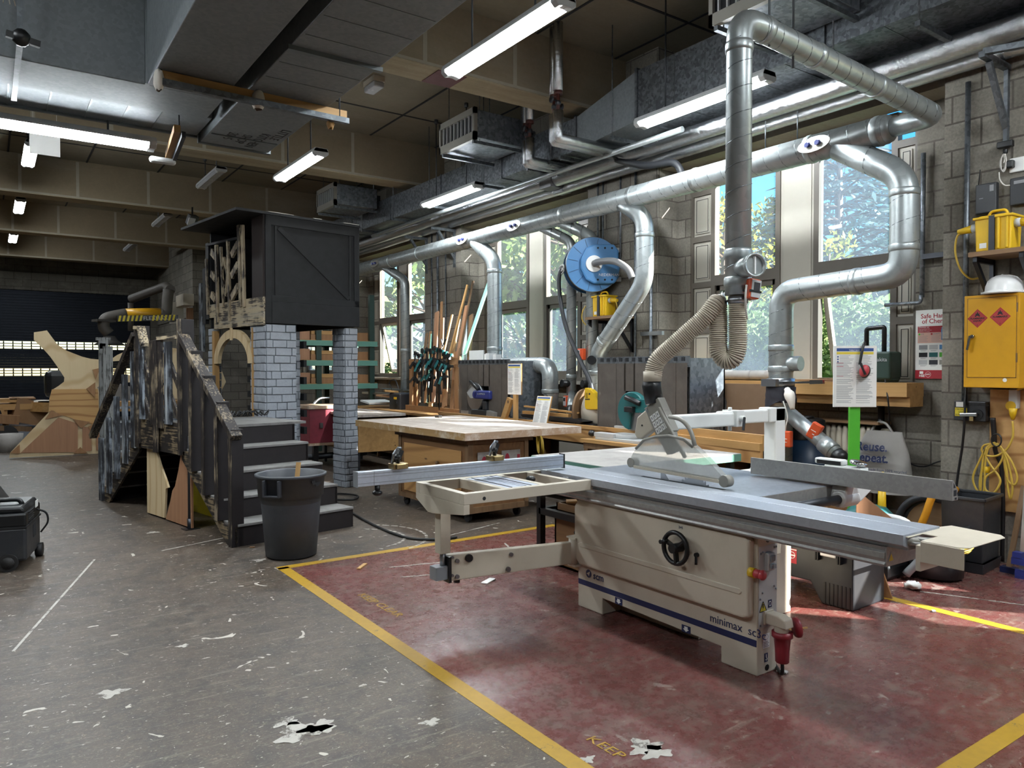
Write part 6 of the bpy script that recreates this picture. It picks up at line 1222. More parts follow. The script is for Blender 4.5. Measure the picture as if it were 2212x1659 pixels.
for i, (px, py, L, r) in enumerate(((897,765,.45,.1),(905,770,.35,-.1),(912,760,.75,.05),(922,758,.85,-.05),(930,762,.8,0),(938,755,.7,.12),(944,758,.95,-.08),(951,760,.9,.05),(958,766,.55,-.15),(962,772,.5,.1),(968,770,.5,-.1),(935,790,.5,.3),(945,800,.4,-.3),(925,795,.4,.35),(955,795,.3,-.25),(900,800,.3,.4))):
    clamp(px, py, L, 'black bar clamp %s in the cluster hung on the timber rack' % ('leftmost','second from the left','third from the left','fourth from the left','left of the middle','in the middle top','with the longest bar','right of the middle','fourth from the right','third from the right','rightmost','in the lower row middle','lowest in the middle','in the lower row left','in the lower row right','low at the left edge')[i], i % 3 != 0, r)
t = thing('spring_clamp', 'black spring clamp with white handles on top of the clamp rack', 'clamp', tuple(OX(957,745,5.95))); p = OX(957,748,5.95); m = MB(); m.bar(p,p+Vector((0,.06,.12)),.02,.02); m.bar(p,p+Vector((0,-.08,.11)),.02,.02); m.build('jaw', M_black, t); m = MB(); m.tube([p+Vector((-.01,.03*cos(a),.03*sin(a))) for a in [2*pi*i/14 for i in range(14)]],.006,5,closed=True); m.build('spring', M_whitep, t)
# black compressor and clutter beyond the rack
t = thing('air_compressor', 'small black compressor on the bench left of the clamp rack', 'compressor', (6.0,12.2,.84)); p = OX(868,868,6.0); m = MB(); m.cbox(p,(.3,.42,.32)); m.build('body', M_dgrey, t, .03); m = MB(); m.cyl(p+Vector((-.16,-.05,-.04)),p+Vector((-.14,-.05,-.04)),.08,16); m.build('gauge', M_black, t); m = MB(); m.cbox(p+Vector((-.155,-.05,.07)),(.01,.09,.04)); m.build('label', M_yel2, t); m = MB(); m.tube(bez([p+Vector((-.1,.1,.16)),p+Vector((-.12,.25,.33)),p+Vector((-.1,.05,.38)),p+Vector((-.1,-.1,.18))],6),.012,6); m.build('lead', M_cable, t)
one(MB().box((6.2,11.9,1.05),(6.3,14.1,1.09)).box((6.35,11.9,1.14),(6.42,13.6,1.17)), 'metal_lengths', M_steel, 'steel lengths lying along the bench under the far window', 'metal')
for i, (px, py, w, mt, lab) in enumerate(((815,868,.5,M_white,'white board flat on the bench under the far window'),(800,880,.4,M_pine,'pale board flat on the bench nearest the brick pier'),(835,855,.35,M_card,'brown cardboard piece on the bench under the far window'),(845,845,.3,M_pinex,'timber offcut on the bench beyond the compressor'))):
    p = OX(px,py,5.9); one(MB().cbox((p.x,p.y,p.z),(w,w*.8,.03),.4*i,.1), 'board_offcut', mt, lab, 'offcut', 'offcuts on the bench under the far window')
# ================================================================ right hand wall and its clutter
PX_ = 6.64
t = thing('flammables_cabinet', 'yellow metal cabinet with two red warning diamonds on the block pier', 'cabinet', (6.5,2.6,1.41)); CX0 = 6.35; ca, cb_ = 2.795, 2.405
m = MB(); m.box((CX0,cb_,1.405),(6.64,ca,2.125)); m.build('body', M_yellow, t, .004)
m = MB(); m.box((CX0-.006,cb_+.022,1.485),(CX0,ca-.028,2.10)); d = m.build('door', M_yellow, t, .003)
m = MB(); 
for a, b in (((cb_+.018,1.481),(cb_+.021,2.104)),((ca-.027,1.481),(ca-.024,2.104)),((cb_+.018,1.481),(ca-.024,1.484)),((cb_+.018,2.101),(ca-.024,2.104))): m.box((CX0-.002,a[0],a[1]),(CX0+.001,b[0],b[1]))
for z in (1.6,1.98): m.box((CX0-.004,cb_+.012,z),(CX0-.0005,cb_+.022,z+.07))
m.build('door_gap', M_oak, t)
for (y, z, w) in ((2.695,1.945,'FLAMMABLE\nLIQUID'),(2.535,1.95,'FLAMMABLE')):
    k = .073; m = MB(); m.prism([(0,-k),(k,0),(0,k),(-k,0)], (CX0-.006,y,z), (0,-1,0), (0,0,1), (-.0008,0,0)); s = m.build('hazard_diamond', M_inkr, d)
    m = MB(); m.prism([(0,-k*.88),(k*.88,0),(0,k*.88),(-k*.88,0)], (CX0-.0068,y,z), (0,-1,0), (0,0,1), (-.0003,0,0)); m.build('diamond_field', paint('bright_sign_red_%d' % int(y*1000), '#a93a38', .5, .03), s)
    m = MB(); text(m, w, frame((CX0-.0075,y,z-.006),(0,-1,0),(0,0,1)), .019, 'CENTER', sx=1.0, bold=.0006); text(m, '3', frame((CX0-.0075,y,z-.058),(0,-1,0),(0,0,1)), .016, 'CENTER')
    m.prism([(-.02,.018),(-.012,.028),(-.016,.04),(-.006,.036),(0,.055),(.006,.036),(.016,.04),(.012,.028),(.02,.018),(.012,.012),(.006,.020),(-.006,.020),(-.012,.012)], (CX0-.0073,y,z), (0,-1,0), (0,0,1), (-.0005,0,0)); m.build('lettering', M_ink, s)
m = MB(); m.cyl((CX0-.006,2.726,1.805),(CX0-.03,2.726,1.805),.014,12); m.bar((CX0-.03,2.735,1.81),(CX0-.03,2.755,1.70),.02,.016); m.build('handle', M_chrome, d)
m = MB(); m.cyl((CX0-.002,2.50,1.465),(CX0+.001,2.50,1.465),.015,12); m.build('torn_sticker', M_whitep, t)
t = thing('safety_helmet', 'grubby white safety helmet resting on the yellow cabinet', 'helmet', (6.47,2.56,2.125)); M_ = at(t) @ Matrix.Rotation(R(8),4,'Z'); m = MB(M_)
m.lathe([(.155,.012),(.15,.03),(.145,.07),(.13,.105),(.10,.135),(.06,.15),(0,.156)], 28, M=Matrix.Diagonal((1.0,.86,1,1))); m.lathe([(.15,.03),(.175,.015),(.178,.005),(.15,.006)],28,M=Matrix.Diagonal((1.0,.86,1,1))); m.prism([(-.12,-.15),(-.04,-.20),(.04,-.20),(.12,-.15),(.1,-.08),(-.1,-.08)], (0,0,.004), (0,1,0), (1,0,0), (0,0,.012)); m.build('shell', M_white_hat, t, smooth=True)
m = MB(M_)
for a in (-.04,0,.04): m.tube([(-.125+abs(a)*.3,a,.10),(-.06,a,.148-abs(a)*.2),(.05,a,.15-abs(a)*.2),(.12,a,.10)],.008,6)
m.build('ridge', M_white_hat, t)
shelf((6.64,2.55,2.425), .40, .34, 'bracket shelf with a transformer above the yellow cabinet', .38)
trans((6.45,2.60,2.462), .82, R(-90), 'yellow site transformer on the shelf above the yellow cabinet')
one(MB().tube(bez([(6.42,2.83,2.64),(6.41,2.88,2.62),(6.42,2.90,2.5),(6.44,2.87,2.36),(6.5,2.82,2.28),(6.6,2.78,2.29)],6),.008,6), 'yellow_cable', M_yelc, 'yellow cable hanging from the transformer above the cabinet', 'cable')
# small black wall units
def wallbox(name, px0, py0, px1, py1, X, d, mt, label, cat, txt=None):
    p = OX(px0,py0,X); q = OX(px1,py1,X); t = thing(name, label, cat, (X,(p.y+q.y)/2,q.z)); m = MB(); m.box((X-d,q.y,q.z),(X,p.y,p.z)); b = m.build('case', mt, t, .008); return t, p, q
t, p, q = wallbox('radio_microphone_receiver', 2113, 402, 2158, 458, 6.64, .05, M_dgrey, 'small black receiver box with an aerial on the wall above the transformer', 'receiver'); m = MB(); m.cyl((6.6,p.y-.02,p.z),(6.6,p.y-.03,p.z+.12),.004,6); m.build('aerial', M_black, t); m = MB(); m.box((6.588,q.y+.02,p.z-.07),(6.59,q.y+.05,p.z-.02)); m.box((6.588,p.y-.06,p.z-.12),(6.59,p.y-.03,p.z-.114)); m.build('print', M_inkg, t)
t, p, q = wallbox('radio_microphone_receiver', 2187, 388, 2240, 438, 6.64, .05, M_dgrey, 'black control box at the right edge of the picture', 'receiver'); m = MB(); m.box((6.588,q.y+.02,p.z-.05),(6.59,p.y-.03,p.z-.025)); m.build('display', M_inkg, t)
one(MB().tube(bez([(6.6,2.63,2.74),(6.6,2.55,2.70),(6.6,2.45,2.71),(6.6,2.3,2.80)],6),.005,6), 'black_cable', M_cable, 'thin black cable sagging between the two small black boxes', 'cable')
t, p, q = wallbox('power_socket', 2182, 344, 2230, 366, 6.64, .02, M_whitep, 'white wall socket with a black plug at the top right', 'socket'); m = MB(); m.cbox((6.60,p.y-.02,p.z-.05),(.05,.05,.06)); m.build('plug', M_black, t, .01)
t = thing('white_conduit', 'white conduit with a black junction box above the socket', 'conduit', (6.63,2.6,3.0)); a = OX(2173,140,6.62); b = OX(2172,300,6.62); m = MB(); m.tube([a,b],.012,8); m.build('tube', M_whitep, t); m = MB(); m.cbox(OX(2172,312,6.6),(.05,.11,.05)); m.cyl(OX(2172,322,6.6),OX(2172,332,6.6),.018,8); m.build('junction_box', M_black, t, .008)
m = MB(); c = OX(2168,352,6.58)
for i in range(4): m.tube([c+Vector((.004*i,.02*sin(a)+.004*i,.07*cos(a)*(1-.08*i))) for a in [2*pi*k/18 for k in range(18)]],.004,5,closed=True)
m.tube(bez([OX(2172,332,6.59),OX(2170,345,6.58),c],4),.004,5); m.tube(bez([OX(2158,372,6.58),OX(2160,388,6.58),OX(2170,400,6.58),OX(2184,400,6.6)],5),.005,5)
one(m, 'coiled_white_cable', M_wcable, 'white cable bundled below the black junction box', 'cable')
# poster
PO = thing('safety_poster', 'white and red chemical safety poster on the recessed block wall', 'poster', (6.985,3.25,1.46)); y1, y0, z0, z1 = 3.49, 2.96, 1.462, 2.085
m = MB(); m.box((6.984,y0,z0),(6.99,y1,z1)); sh = m.build('sheet', M_paper, PO); Q = lambda a, b, e=0: frame((6.9835-e,y1-a,z1-b),(0,-1,0),(0,0,1))
def pr(m, a0, b0, a1, b1, e=.0004): m.box((6.984-e,y1-a1,z1-b1),(6.9842,y1-a0,z1-b0))
m = MB(); text(m, 'Safe Handling', Q(.045,.075), .058, bold=.0008); text(m, 'of Chemicals', Q(.055,.122), .058, bold=.0008); m.build('title', M_inkr, sh)
m = MB(); pr(m,.02,.148,.53,.205); pr(m,.0,.545,.53,.623); m.build('red_band', M_inkr, sh)
m = MB(); pr(m,.02,.205,.53,.30); pr(m,.30,.315,.53,.52); m.build('pink_panel', M_inkp, sh)
m = MB(); text(m,'Chemicals can',Q(.028,.162,.0006),.016); 
for i, s in enumerate(('cause you and others harm','cause skin irritation and asthma','cause burns or eye damage')): text(m,'• '+s,Q(.028,.175+.012*i,.0006),.0085)
text(m,'HSE',Q(.035,.607,.0006),.03,bold=.0008); text(m,'Health and Safety Executive',Q(.25,.592,.0006),.017,bold=.0003); pr(m,.04,.556,.072,.58,.0008); m.tube([(6.983,y1-.115+.024*cos(a),z1-.585+.024*sin(a)) for a in [2*pi*i/20 for i in range(20)]],.001,4,closed=True); text(m,'SAFE',Q(.093,.59,.0008),.018)
for i in range(4): pr(m,.25,.556+.005*i,.36,.558+.005*i,.0008)
m.build('white_lettering', M_whitep, sh)
m = MB(); text(m,'DO',Q(.048,.225,.0006),.018,bold=.0004); text(m,'DON\u2019T',Q(.155,.225,.0006),.018,bold=.0004)
for c in (.03,.14):
    for i in range(5): pr(m,c,.236+.012*i,c+.08-.01*(i%2),.2385+.012*i,.0007)
for r in range(3):
    for c in range(3): 
        for k in range(2): pr(m,.045+.09*c,.366+.068*r+.006*k,.10+.09*c-.01*k,.3685+.068*r+.006*k,.0006)
pr(m,.31,.32,.36,.324,.0007); m.build('print', M_inkg, sh)
m = MB(); 
for a, c in ((.035,None),): m.cyl((6.983,y1-a,z1-.219),(6.984,y1-a,z1-.219),.009,12)
m.build('tick', M_green, sh); m = MB(); m.cyl((6.983,y1-.143,z1-.219),(6.984,y1-.143,z1-.219),.009,12)
for i in range(3): m.prism([(0,-.026),(.026,0),(0,.026),(-.026,0)], (6.9838,y1-.345,z1-.365-.055*i), (0,-1,0), (0,0,1), (-.0006,0,0))
m.build('red_mark', M_inkr, sh)
m = MB()
for i in range(3): m.prism([(0,-.021),(.021,0),(0,.021),(-.021,0)], (6.9832,y1-.345,z1-.365-.055*i), (0,-1,0), (0,0,1), (-.0006,0,0))
m.build('symbol_field', M_paper, sh); m = MB()
for i in range(3): m.cbox((6.9823,y1-.345,z1-.365-.055*i),(.0006,.006,.016))
cols = [M_inkg,M_lgrey,M_reel,M_black,M_teal,M_green,M_lgrey,M_iron,M_warm]
m.build('symbol', M_ink, sh)
for r in range(3):
    for c in range(3): m = MB(); pr(m,.032+.09*c,.318+.068*r,.108+.09*c,.36+.068*r,.0006); m.build('photo', cols[r*3+c], sh)
for i, (a, mt) in enumerate(((.235,M_reel),(.272,M_reeld),(.31,M_navy),(.345,M_navy),(.378,M_yel2))):
    m = MB(); h = (.0,.008,.010,.012,-.04)[i]; m.prism([(-.009,-.05),(.009,-.05),(.007,.0),(.012,.045+h*.5),(-.012,.045+h*.5),(-.007,0)], (6.9828,y1-a,z1-.225), (0,-1,0), (0,0,1), (-.0005,0,0)); m.cyl((6.9823,y1-a,z1-.17+h*.6),(6.9828,y1-a,z1-.17+h*.6),.008,10); m.build('printed_figure', mt, sh)
# isolator and its cables
t = thing('isolator_switch', 'dark grey isolator box with a yellow label and padlocked handle', 'switch', (6.6,2.75,1.15)); p = OX(2060,866,6.55); q = OX(2129,911,6.55); m = MB(); m.box((6.55,q.y,q.z),(6.64,p.y,p.z)); m.build('case', M_dgrey, t, .006); m = MB(); m.box((6.548,p.y-.105,q.z+.035),(6.55,p.y-.012,q.z+.105)); l_ = m.build('label', M_yelt, t); m = MB()
for i, s in enumerate(('CIRCULAR','SAW','ISOLATOR')): text(m, s, frame((6.5475,p.y-.058,q.z+.085-.022*i),(0,-1,0),(0,0,1)), .018, 'CENTER')
m.build('lettering', M_ink, l_); m = MB(); m.box((6.548,p.y-.075,q.z+.112),(6.55,p.y-.02,q.z+.152)); m.build('sticker', M_paper, t); m = MB(); text(m,'BENCH / POWER',frame((6.5485,p.y-.09,p.z-.035),(0,-1,0),(0,0,1)),.024); m.build('marker_writing', M_black, t)
c = Vector((6.55,q.y+.06,q.z+.055)); m = MB(); m.cyl(c,c-Vector((.012,0,0)),.042,18); m.build('dial', M_black, t); m = MB(); m.bar(c+Vector((-.025,-.01,.0)),c+Vector((-.03,.12,-.008)),.025,.03); m.build('handle', M_steel, t, .006); m = MB(); m.cbox(c+Vector((-.03,.03,-.035)),(.02,.03,.035)); m.build('padlock', M_brass, t)
one(MB().tube(bez([(6.56,2.66,1.16),(6.57,2.655,1.05),(6.58,2.65,.9),(6.60,2.62,.80),(6.60,2.60,.5),(6.60,2.60,.02)],6),.016,8).tube(bez([(6.56,2.675,1.16),(6.575,2.67,1.05),(6.585,2.66,.9),(6.61,2.63,.8)],6),.012,8), 'power_cable', M_cable, 'thick black cables dropping from the isolator box', 'cable')
one(MB().tube(bez([OX(2087,835,6.58),OX(2085,870,6.53),OX(2083,920,6.53),OX(2078,970,6.56),OX(2070,1020,6.58),OX(2065,1062,6.58),OX(2064,1080,6.58)],6),.010,8), 'black_cable', M_cable, 'black cable hanging in front of the isolator label down to the bin', 'cable')
# plywood board with the yellow lead
t = thing('plywood_backboard', 'tall plywood board on the wall behind the coiled yellow lead', 'board', (6.6,2.5,.42)); m = MB(); m.box((6.605,2.1,.42),(6.63,2.705,1.385)); m.build('board', M_plyx, t)
t = thing('yellow_extension_lead', 'yellow extension lead hung in long loops on the plywood board', 'cable', (6.55,2.62,.6)); C_ = lambda x, y, X=6.55: OX(x, y, X)
def zp(a, b): return (1960+a/6.913, 820+b/6.913)
m = MB()
for pts in ([(1310,940),(1180,1020),(1060,1250),(980,1450),(1010,1600),(1080,1680),(1100,1560),(1110,1350),(1150,1080),(1250,960),(1320,950)],[(1300,950),(1160,1050),(1120,1300),(1080,1550),(1110,1750),(1150,1600),(1160,1300),(1200,1050),(1320,960)],[(1330,950),(1430,1050),(1560,1230),(1640,1450),(1600,1570),(1500,1500),(1460,1300),(1440,1080),(1350,960)],[(1300,960),(1420,1060),(1480,1300),(1500,1600),(1540,1780),(1570,1600),(1520,1300),(1450,1090),(1360,970)],[(1190,1020),(1160,1110),(1250,1290),(1370,1450),(1380,1560),(1290,1690),(1180,1660),(1150,1560),(1180,1450),(1300,1360),(1400,1220),(1440,1090),(1380,990)],[(1300,950),(1150,980),(1110,1060),(1180,1130),(1330,1140),(1480,1040),(1560,900),(1580,800),(1570,620)]):
    m.tube(bez([C_(*zp(a,b),6.53+.03*((a*7+b)%5)/5) for a, b in pts],5), .0085, 6)
m.build('cable', M_yelc, t)
m = MB(); p = C_(*zp(1575,600)); m.tube([p,p+Vector((0,0,.05)),p+Vector((0,0,.09))],[.012,.025,.03],12); m.cyl(p+Vector((-.02,.01,.11)),p+Vector((.01,.01,.11)),.036,14); p = C_(*zp(1180,1390)); m.cyl(p,p+Vector((0,0,.05)),.026,10); m.build('plug', M_yel2, t)
m = MB(); p = C_(*zp(1600,290),6.57); m.cbox(p,(.07,.06,.15)); m.build('socket_box', M_lgrey, t, .008); m = MB(); m.tube([C_(*zp(1330+75*cos(a),905+95*sin(a)),6.52) for a in [2*pi*i/16 for i in range(16)]],.006,6,closed=True); m.build('tie', M_black, t)
one(MB().tube(bez([OX(2192,848,6.56),OX(2198,842,6.55),OX(2212,838,6.55),OX(2240,842,6.55)],4),.01,6), 'yellow_cable', M_yelc, 'yellow cable running right from the socket on the plywood board', 'cable')
# bins, clamps at right
t = thing('square_bin', 'square dark grey plastic waste bin near the right wall', 'bin', (6.25,2.62,0)); m = MB()
def taper(m, x0,y0,x1,y1,z0,z1,e): 
    A = [(x0+e,y0+e,z0),(x1-e,y0+e,z0),(x1-e,y1-e,z0),(x0+e,y1-e,z0)]; B = [(x0,y0,z1),(x1,y0,z1),(x1,y1,z1),(x0,y1,z1)]; a = [m._v(p) for p in A]; b = [m._v(p) for p in B]; m._f(a[::-1])
    for i in range(4): m._f([a[i],a[(i+1)%4],b[(i+1)%4],b[i]])
    return a, b
M_ = Matrix.Translation((6.105,2.53,0)) @ Matrix.Rotation(R(6),4,'Z'); m.M = M_
taper(m,0,0,.40,.30,.08,.56,.012); taper(m,-.004,-.004,.404,.304,.0,.08,.008); 
for a, b in (((-.014,-.014,.55),(.414,.004,.575)),((-.014,.296,.55),(.414,.314,.575)),((-.014,-.014,.55),(.004,.314,.575)),((.396,-.014,.55),(.414,.314,.575))): m.box(a, b)
m.build('shell', M_dgrey, t, .006); m = MB(M_); m.box((.01,.01,.3),(.39,.29,.305)); m.build('liner', M_black, t)
t = thing('sash_clamp', 'steel sash clamp with blue jaws standing at the right edge', 'clamp', (6.3,2.2,0), 0, 'sash clamps at the right edge'); m = MB(); m.bar(OX(2205,1250,6.25),OX(2222,985,6.4),.03,.012,up=(1,0,0)); m.build('bar', M_steel, t); m = MB(); m.cbox(OX(2202,1212,6.25),(.05,.09,.05)); m.cbox(OX(2205,1240,6.25),(.05,.06,.07)); m.cbox(OX(2200,1198,6.25),(.06,.06,.04)); m.build('jaw', M_blue, t)
t = thing('sash_clamp', 'rusty dark bar clamp leaning on the plywood board beside the square bin', 'clamp', (6.4,2.3,0), 0, 'sash clamps at the right edge'); m = MB(); m.bar(OX(2178,1235,6.35),OX(2212,1050,6.55),.035,.02,up=(1,0,0)); m.build('bar', M_oak, t); m = MB(); m.cbox(OX(2182,1232,6.35),(.06,.12,.05)); m.build('jaw', M_navy, t)
# timber sill under the near window
one(MB().box((6.72,3.40,1.21),(6.95,6.3,1.30)).box((6.70,3.40,1.30),(6.96,6.3,1.425)).box((6.66,3.40,1.30),(6.70,6.32,1.425)), 'timber_sill', M_pine, 'thick pine beam ledge under the near window', 'ledge')
t = thing('site_radio', 'dark green and black jobsite radio on the pine ledge behind the notice', 'radio', (6.82,3.72,1.425)); p = OX(1905,795,6.82); m = MB(); m.cbox((6.82,p.y,1.58),(.2,.26,.26)); m.box((6.75,p.y-.13,1.43),(6.9,p.y+.13,1.47)); m.build('body', M_rackg, t, .03, 3); m = MB(); y_ = p.y; m.tube(corner([(6.82,y_+.15,1.70),(6.82,y_+.15,1.93),(6.82,y_-.02,1.94),(6.82,y_-.02,1.68)],.02,3),.022,8); m.build('handle', M_black, t); m = MB(); text(m,'Makita',frame((6.716,y_+.03,1.62),(0,-1,0),(0,0,1)),.05); m.build('lettering', M_lgrey, t)
one(MB().tube(bez([OX(1912,820,6.70),OX(1920,880,6.66),OX(1922,935,6.9),OX(1935,970,6.95),OX(1965,1000,6.95),OX(1995,1008,6.95),OX(2025,998,6.95),OX(2058,990,6.95)],7),.007,6).cbox(OX(2062,990,6.95),(.03,.03,.04)), 'radio_lead', M_cable, 'thin black lead wandering down the wall from the site radio', 'cable')
for i, (px, py, L, r, lab) in enumerate(((1585,808,.55,.055,'longest turned timber piece on the window ledge'),(1638,808,.28,.055,'short turned timber piece on the window ledge'),(1660,808,.12,.06,'broken turned timber end by the dropped duct'))):
    p = OX(px,py,6.83); m = MB(); m.tube([(6.83,p.y-L/2,1.425+r),(6.83,p.y-L/2+.03,1.425+r),(6.83,p.y+L/2-.05,1.425+r),(6.83,p.y+L/2,1.425+r)],[r*.8,r,r,r*.6],8); one(m,'turned_timber',M_duster,lab,'timber')
one(MB().bar((6.9,5.7,1.46),(6.88,4.9,1.50),.06,.03), 'grey_plank', M_duster, 'grey plank lying on the ledge against the window', 'timber')
one(MB().box((6.76,3.95,1.426),(6.88,4.75,1.445)).bar((6.8,4.0,1.45),(6.82,4.35,1.455),.02,.015), 'thin_strips', M_oak, 'thin timber strips lying on the pine ledge', 'timber')
one(MB().prism([(0,0),(.36,0),(.30,.17),(.0,.19)], (6.60,6.22,1.41), (.15,-1,0), (.1,0,1), (.02,0,0)), 'white_board', M_white, 'white board leaning beside the booth at the left of the ledge', 'board')
# radiator
t = thing('radiator', 'old cream column radiator with a timber shelf below the pine ledge', 'radiator', (6.85,4.1,.1)); m = MB(); y = 3.9
p0 = OX(1768,905,6.82).y; p1 = OX(1880,915,6.82).y; n = 10
for i in range(n):
    y = p0+(p1-p0)*i/(n-1)
    for x in (6.80,6.90): m.tube([(x,y,.12),(x,y,.15),(x,y,.95),(x,y,1.0)],[.022,.03,.03,.018],10)
    m.box((6.80,y-.018,.16),(6.90,y+.018,.2)); m.box((6.80,y-.018,.93),(6.90,y+.018,.97))
m.build('columns', M_cream, t, smooth=False); m = MB(); m.box((6.74,p1-.12,1.03),(6.97,p0+.04,1.055)); m.build('shelf', M_shelfw, t); m = MB(); m.cyl((6.85,p1-.1,.95),(6.85,p1-.17,.95),.045,14); m.build('valve', M_cream, t)
one(MB().tube([(6.9,p1-.06,.0),(6.9,p1-.06,1.3)],.03,10), 'black_pipe', M_black, 'thick black pipe beside the radiator', 'pipe')
# navy extractor drum
t = thing('dust_drum', 'navy blue extractor drum with a black lid by the radiator', 'drum', (6.55,4.2,0)); c = OX(1735,950,6.55); m = MB(); m.lathe([(0,.02),(.2,.02),(.2,.62),(0,.62)],28,(6.55,c.y,.25)); m.build('drum', M_vac, t); m = MB(); m.lathe([(.205,.62),(.21,.66),(.2,.80),(.16,.82),(0,.82)],28,(6.55,c.y,.25)); m.lathe([(0,.82),(.1,.82),(.1,.84),(0,.84)],20,(6.55,c.y,.25)); m.build('lid', M_black, t); m = MB(); m.box((6.4,c.y-.15,0),(6.7,c.y+.15,.27)); m.build('base', M_black, t); m = MB(); text(m,'Nederman',frame((6.343,c.y-.02,.50),(-.05,-1,0),(0,0,1)),.075); m.build('lettering', M_lgrey, t)
# duct dressing
def wrap(name, c, r0, r1, h, mt, label, seed):
    m = MB()
    def fn(u, v): a = 2*pi*u; r = (r0+(r1-r0)*v)+.012*noise.noise((cos(a)*4+seed,sin(a)*4,v*5)); return (c[0]+r*cos(a), c[1]+r*sin(a), c[2]+h*v*(1+(.45*sin(a) if v > .9 else 0)))
    m.grid(fn, 28, 8); return one(m, name, mt, label, 'cloth')
wrap('bandana', (6.2,4.36,1.38), .135, .14, -.17, M_rag, 'dark patterned cloth tied round the dropped duct', 2)
m = MB(); m.tube(bez([(6.1,4.22,1.36),(6.05,4.15,1.28),(6.04,4.12,1.18)],5),[.03,.03,.04,.05,.05,.045,.04,.035,.03,.025,.02],8); one(m,'cloth_knot',M_ragw,'pale knotted end of the cloth on the dropped duct','cloth')
for (c, rz, ry, lab) in (((6.10,3.93,.99),.2,.5,'orange controller clipped to the slanting duct branch'),((6.07,4.20,.90),.1,0,'orange controller hanging against the dropped duct')):
    t = thing('gate_controller', lab, 'controller', c, 0, 'controllers on the dropped duct'); M = Matrix.Translation(Vector(c)) @ Matrix.Rotation(rz,4,'Z') @ Matrix.Rotation(ry,4,'X'); m = MB(M); m.box((-.03,-.05,-.075),(.03,.05,.075)); m.build('case', M_orange, t, .01); m = MB(M); m.box((-.033,-.02,.0),(-.028,.03,.005)); m.box((-.033,-.02,-.03),(-.028,.0,-.025)); m.build('print', M_whitep, t)
one(MB().tube(bez([(6.07,4.24,1.25),(6.05,4.18,1.12),(6.05,4.2,1.0),(6.07,4.22,.93)],5),.006,6).tube(bez([(6.07,4.22,.82),(6.05,4.28,.75),(6.06,4.22,.66),(6.07,4.30,.7)],5),.005,6), 'controller_cable', M_wcable, 'thin white cable dangling from the orange controller', 'cable')
t = thing('yellow_sling', 'yellow and white tape tied round the foot of the dropped duct', 'tape', (6.2,4.36,.45)); m = MB(); m.tube([(6.2+.13*cos(a),4.36+.13*sin(a),.50) for a in [2*pi*i/20 for i in range(20)]],.025,6,closed=True); m.prism([(-.06,.0),(.07,.0),(.02,-.17),(-.01,-.17)], (6.05,4.33,.50), (0,-1,0), (0,0,1), (.01,0,0)); m.build('tape', M_yel2, t); m = MB(); m.tube([(6.1+.05*cos(a),4.22+.06*sin(a),.53+.03*sin(3*a)) for a in [2*pi*i/16 for i in range(16)]],.018,6,closed=True); m.build('knot', M_ragw, t)
one(MB().box((6.15,3.86,0.42),(6.45,4.1,.60)).box((6.1,3.8,0),(6.5,4.15,.42)), 'small_wooden_box', M_mdf, 'brown wooden box with dark edges behind the dropped duct', 'box')
one(MB().bar((6.05,4.10,.02),(6.12,4.18,.62),.02,.03), 'pale_stick', M_pinez, 'pale stick leaning against the foot of the dropped duct', 'timber')
# notice on a green post with ear defenders
G, M_, pp = board('table_saw_notice', (5.68,3.31,1.245), -38, 0, .335, .49, 'large white table saw notice on a bright green post', mt=M_white)
m = MB(M_); m.box((-.03,.02,-1.245),(.05,.055,.02)); m.build('post', M_green, G); m = MB(M_); m.box((-.16,-.12,-1.245),(.18,.2,-1.215)); m.build('foot', M_green, G)
m = MB(M_); text(m,'TABLE SAW',frame((-.01,-.0042,.449),(1,0,0),(0,0,1)),.016,'CENTER'); m.build('lettering', M_whitep, pp)
E_ = thing('ear_defenders', 'red ear defenders hung over the top of the table saw notice', 'ear defenders', tuple((M_ @ Vector((.07,0,.44))))); m = MB(M_); m.tube(bez([(.085,.03,.47),(.07,.0,.515),(.045,-.03,.47),(.03,-.035,.40),(.02,-.035,.34)],6),.011,8); m.build('headband', M_black, E_); m = MB(M_); mm = Matrix.Translation(Vector((.05,-.05,.29))) @ Matrix.Rotation(R(20),4,'Y'); m.M = M_ @ mm; m.sphere((0,0,0),.05,16,10,(.75,.55,1.0)); m.build('cup', M_redb, E_); m = MB(M_ @ mm); m.sphere((.018,.02,.0),.054,16,10,(.72,.4,1.0)); m.build('cushion', M_dgrey, E_); m = MB(M_); m.bar((.02,-.055,.35),(.045,-.085,.26),.02,.012); m.build('bracket', M_black, E_)
m = MB(M_ @ Matrix.Translation(Vector((.10,.06,.32)))); m.sphere((0,0,0),.05,14,8,(.75,.5,1)); m.build('cup', M_redb, E_)
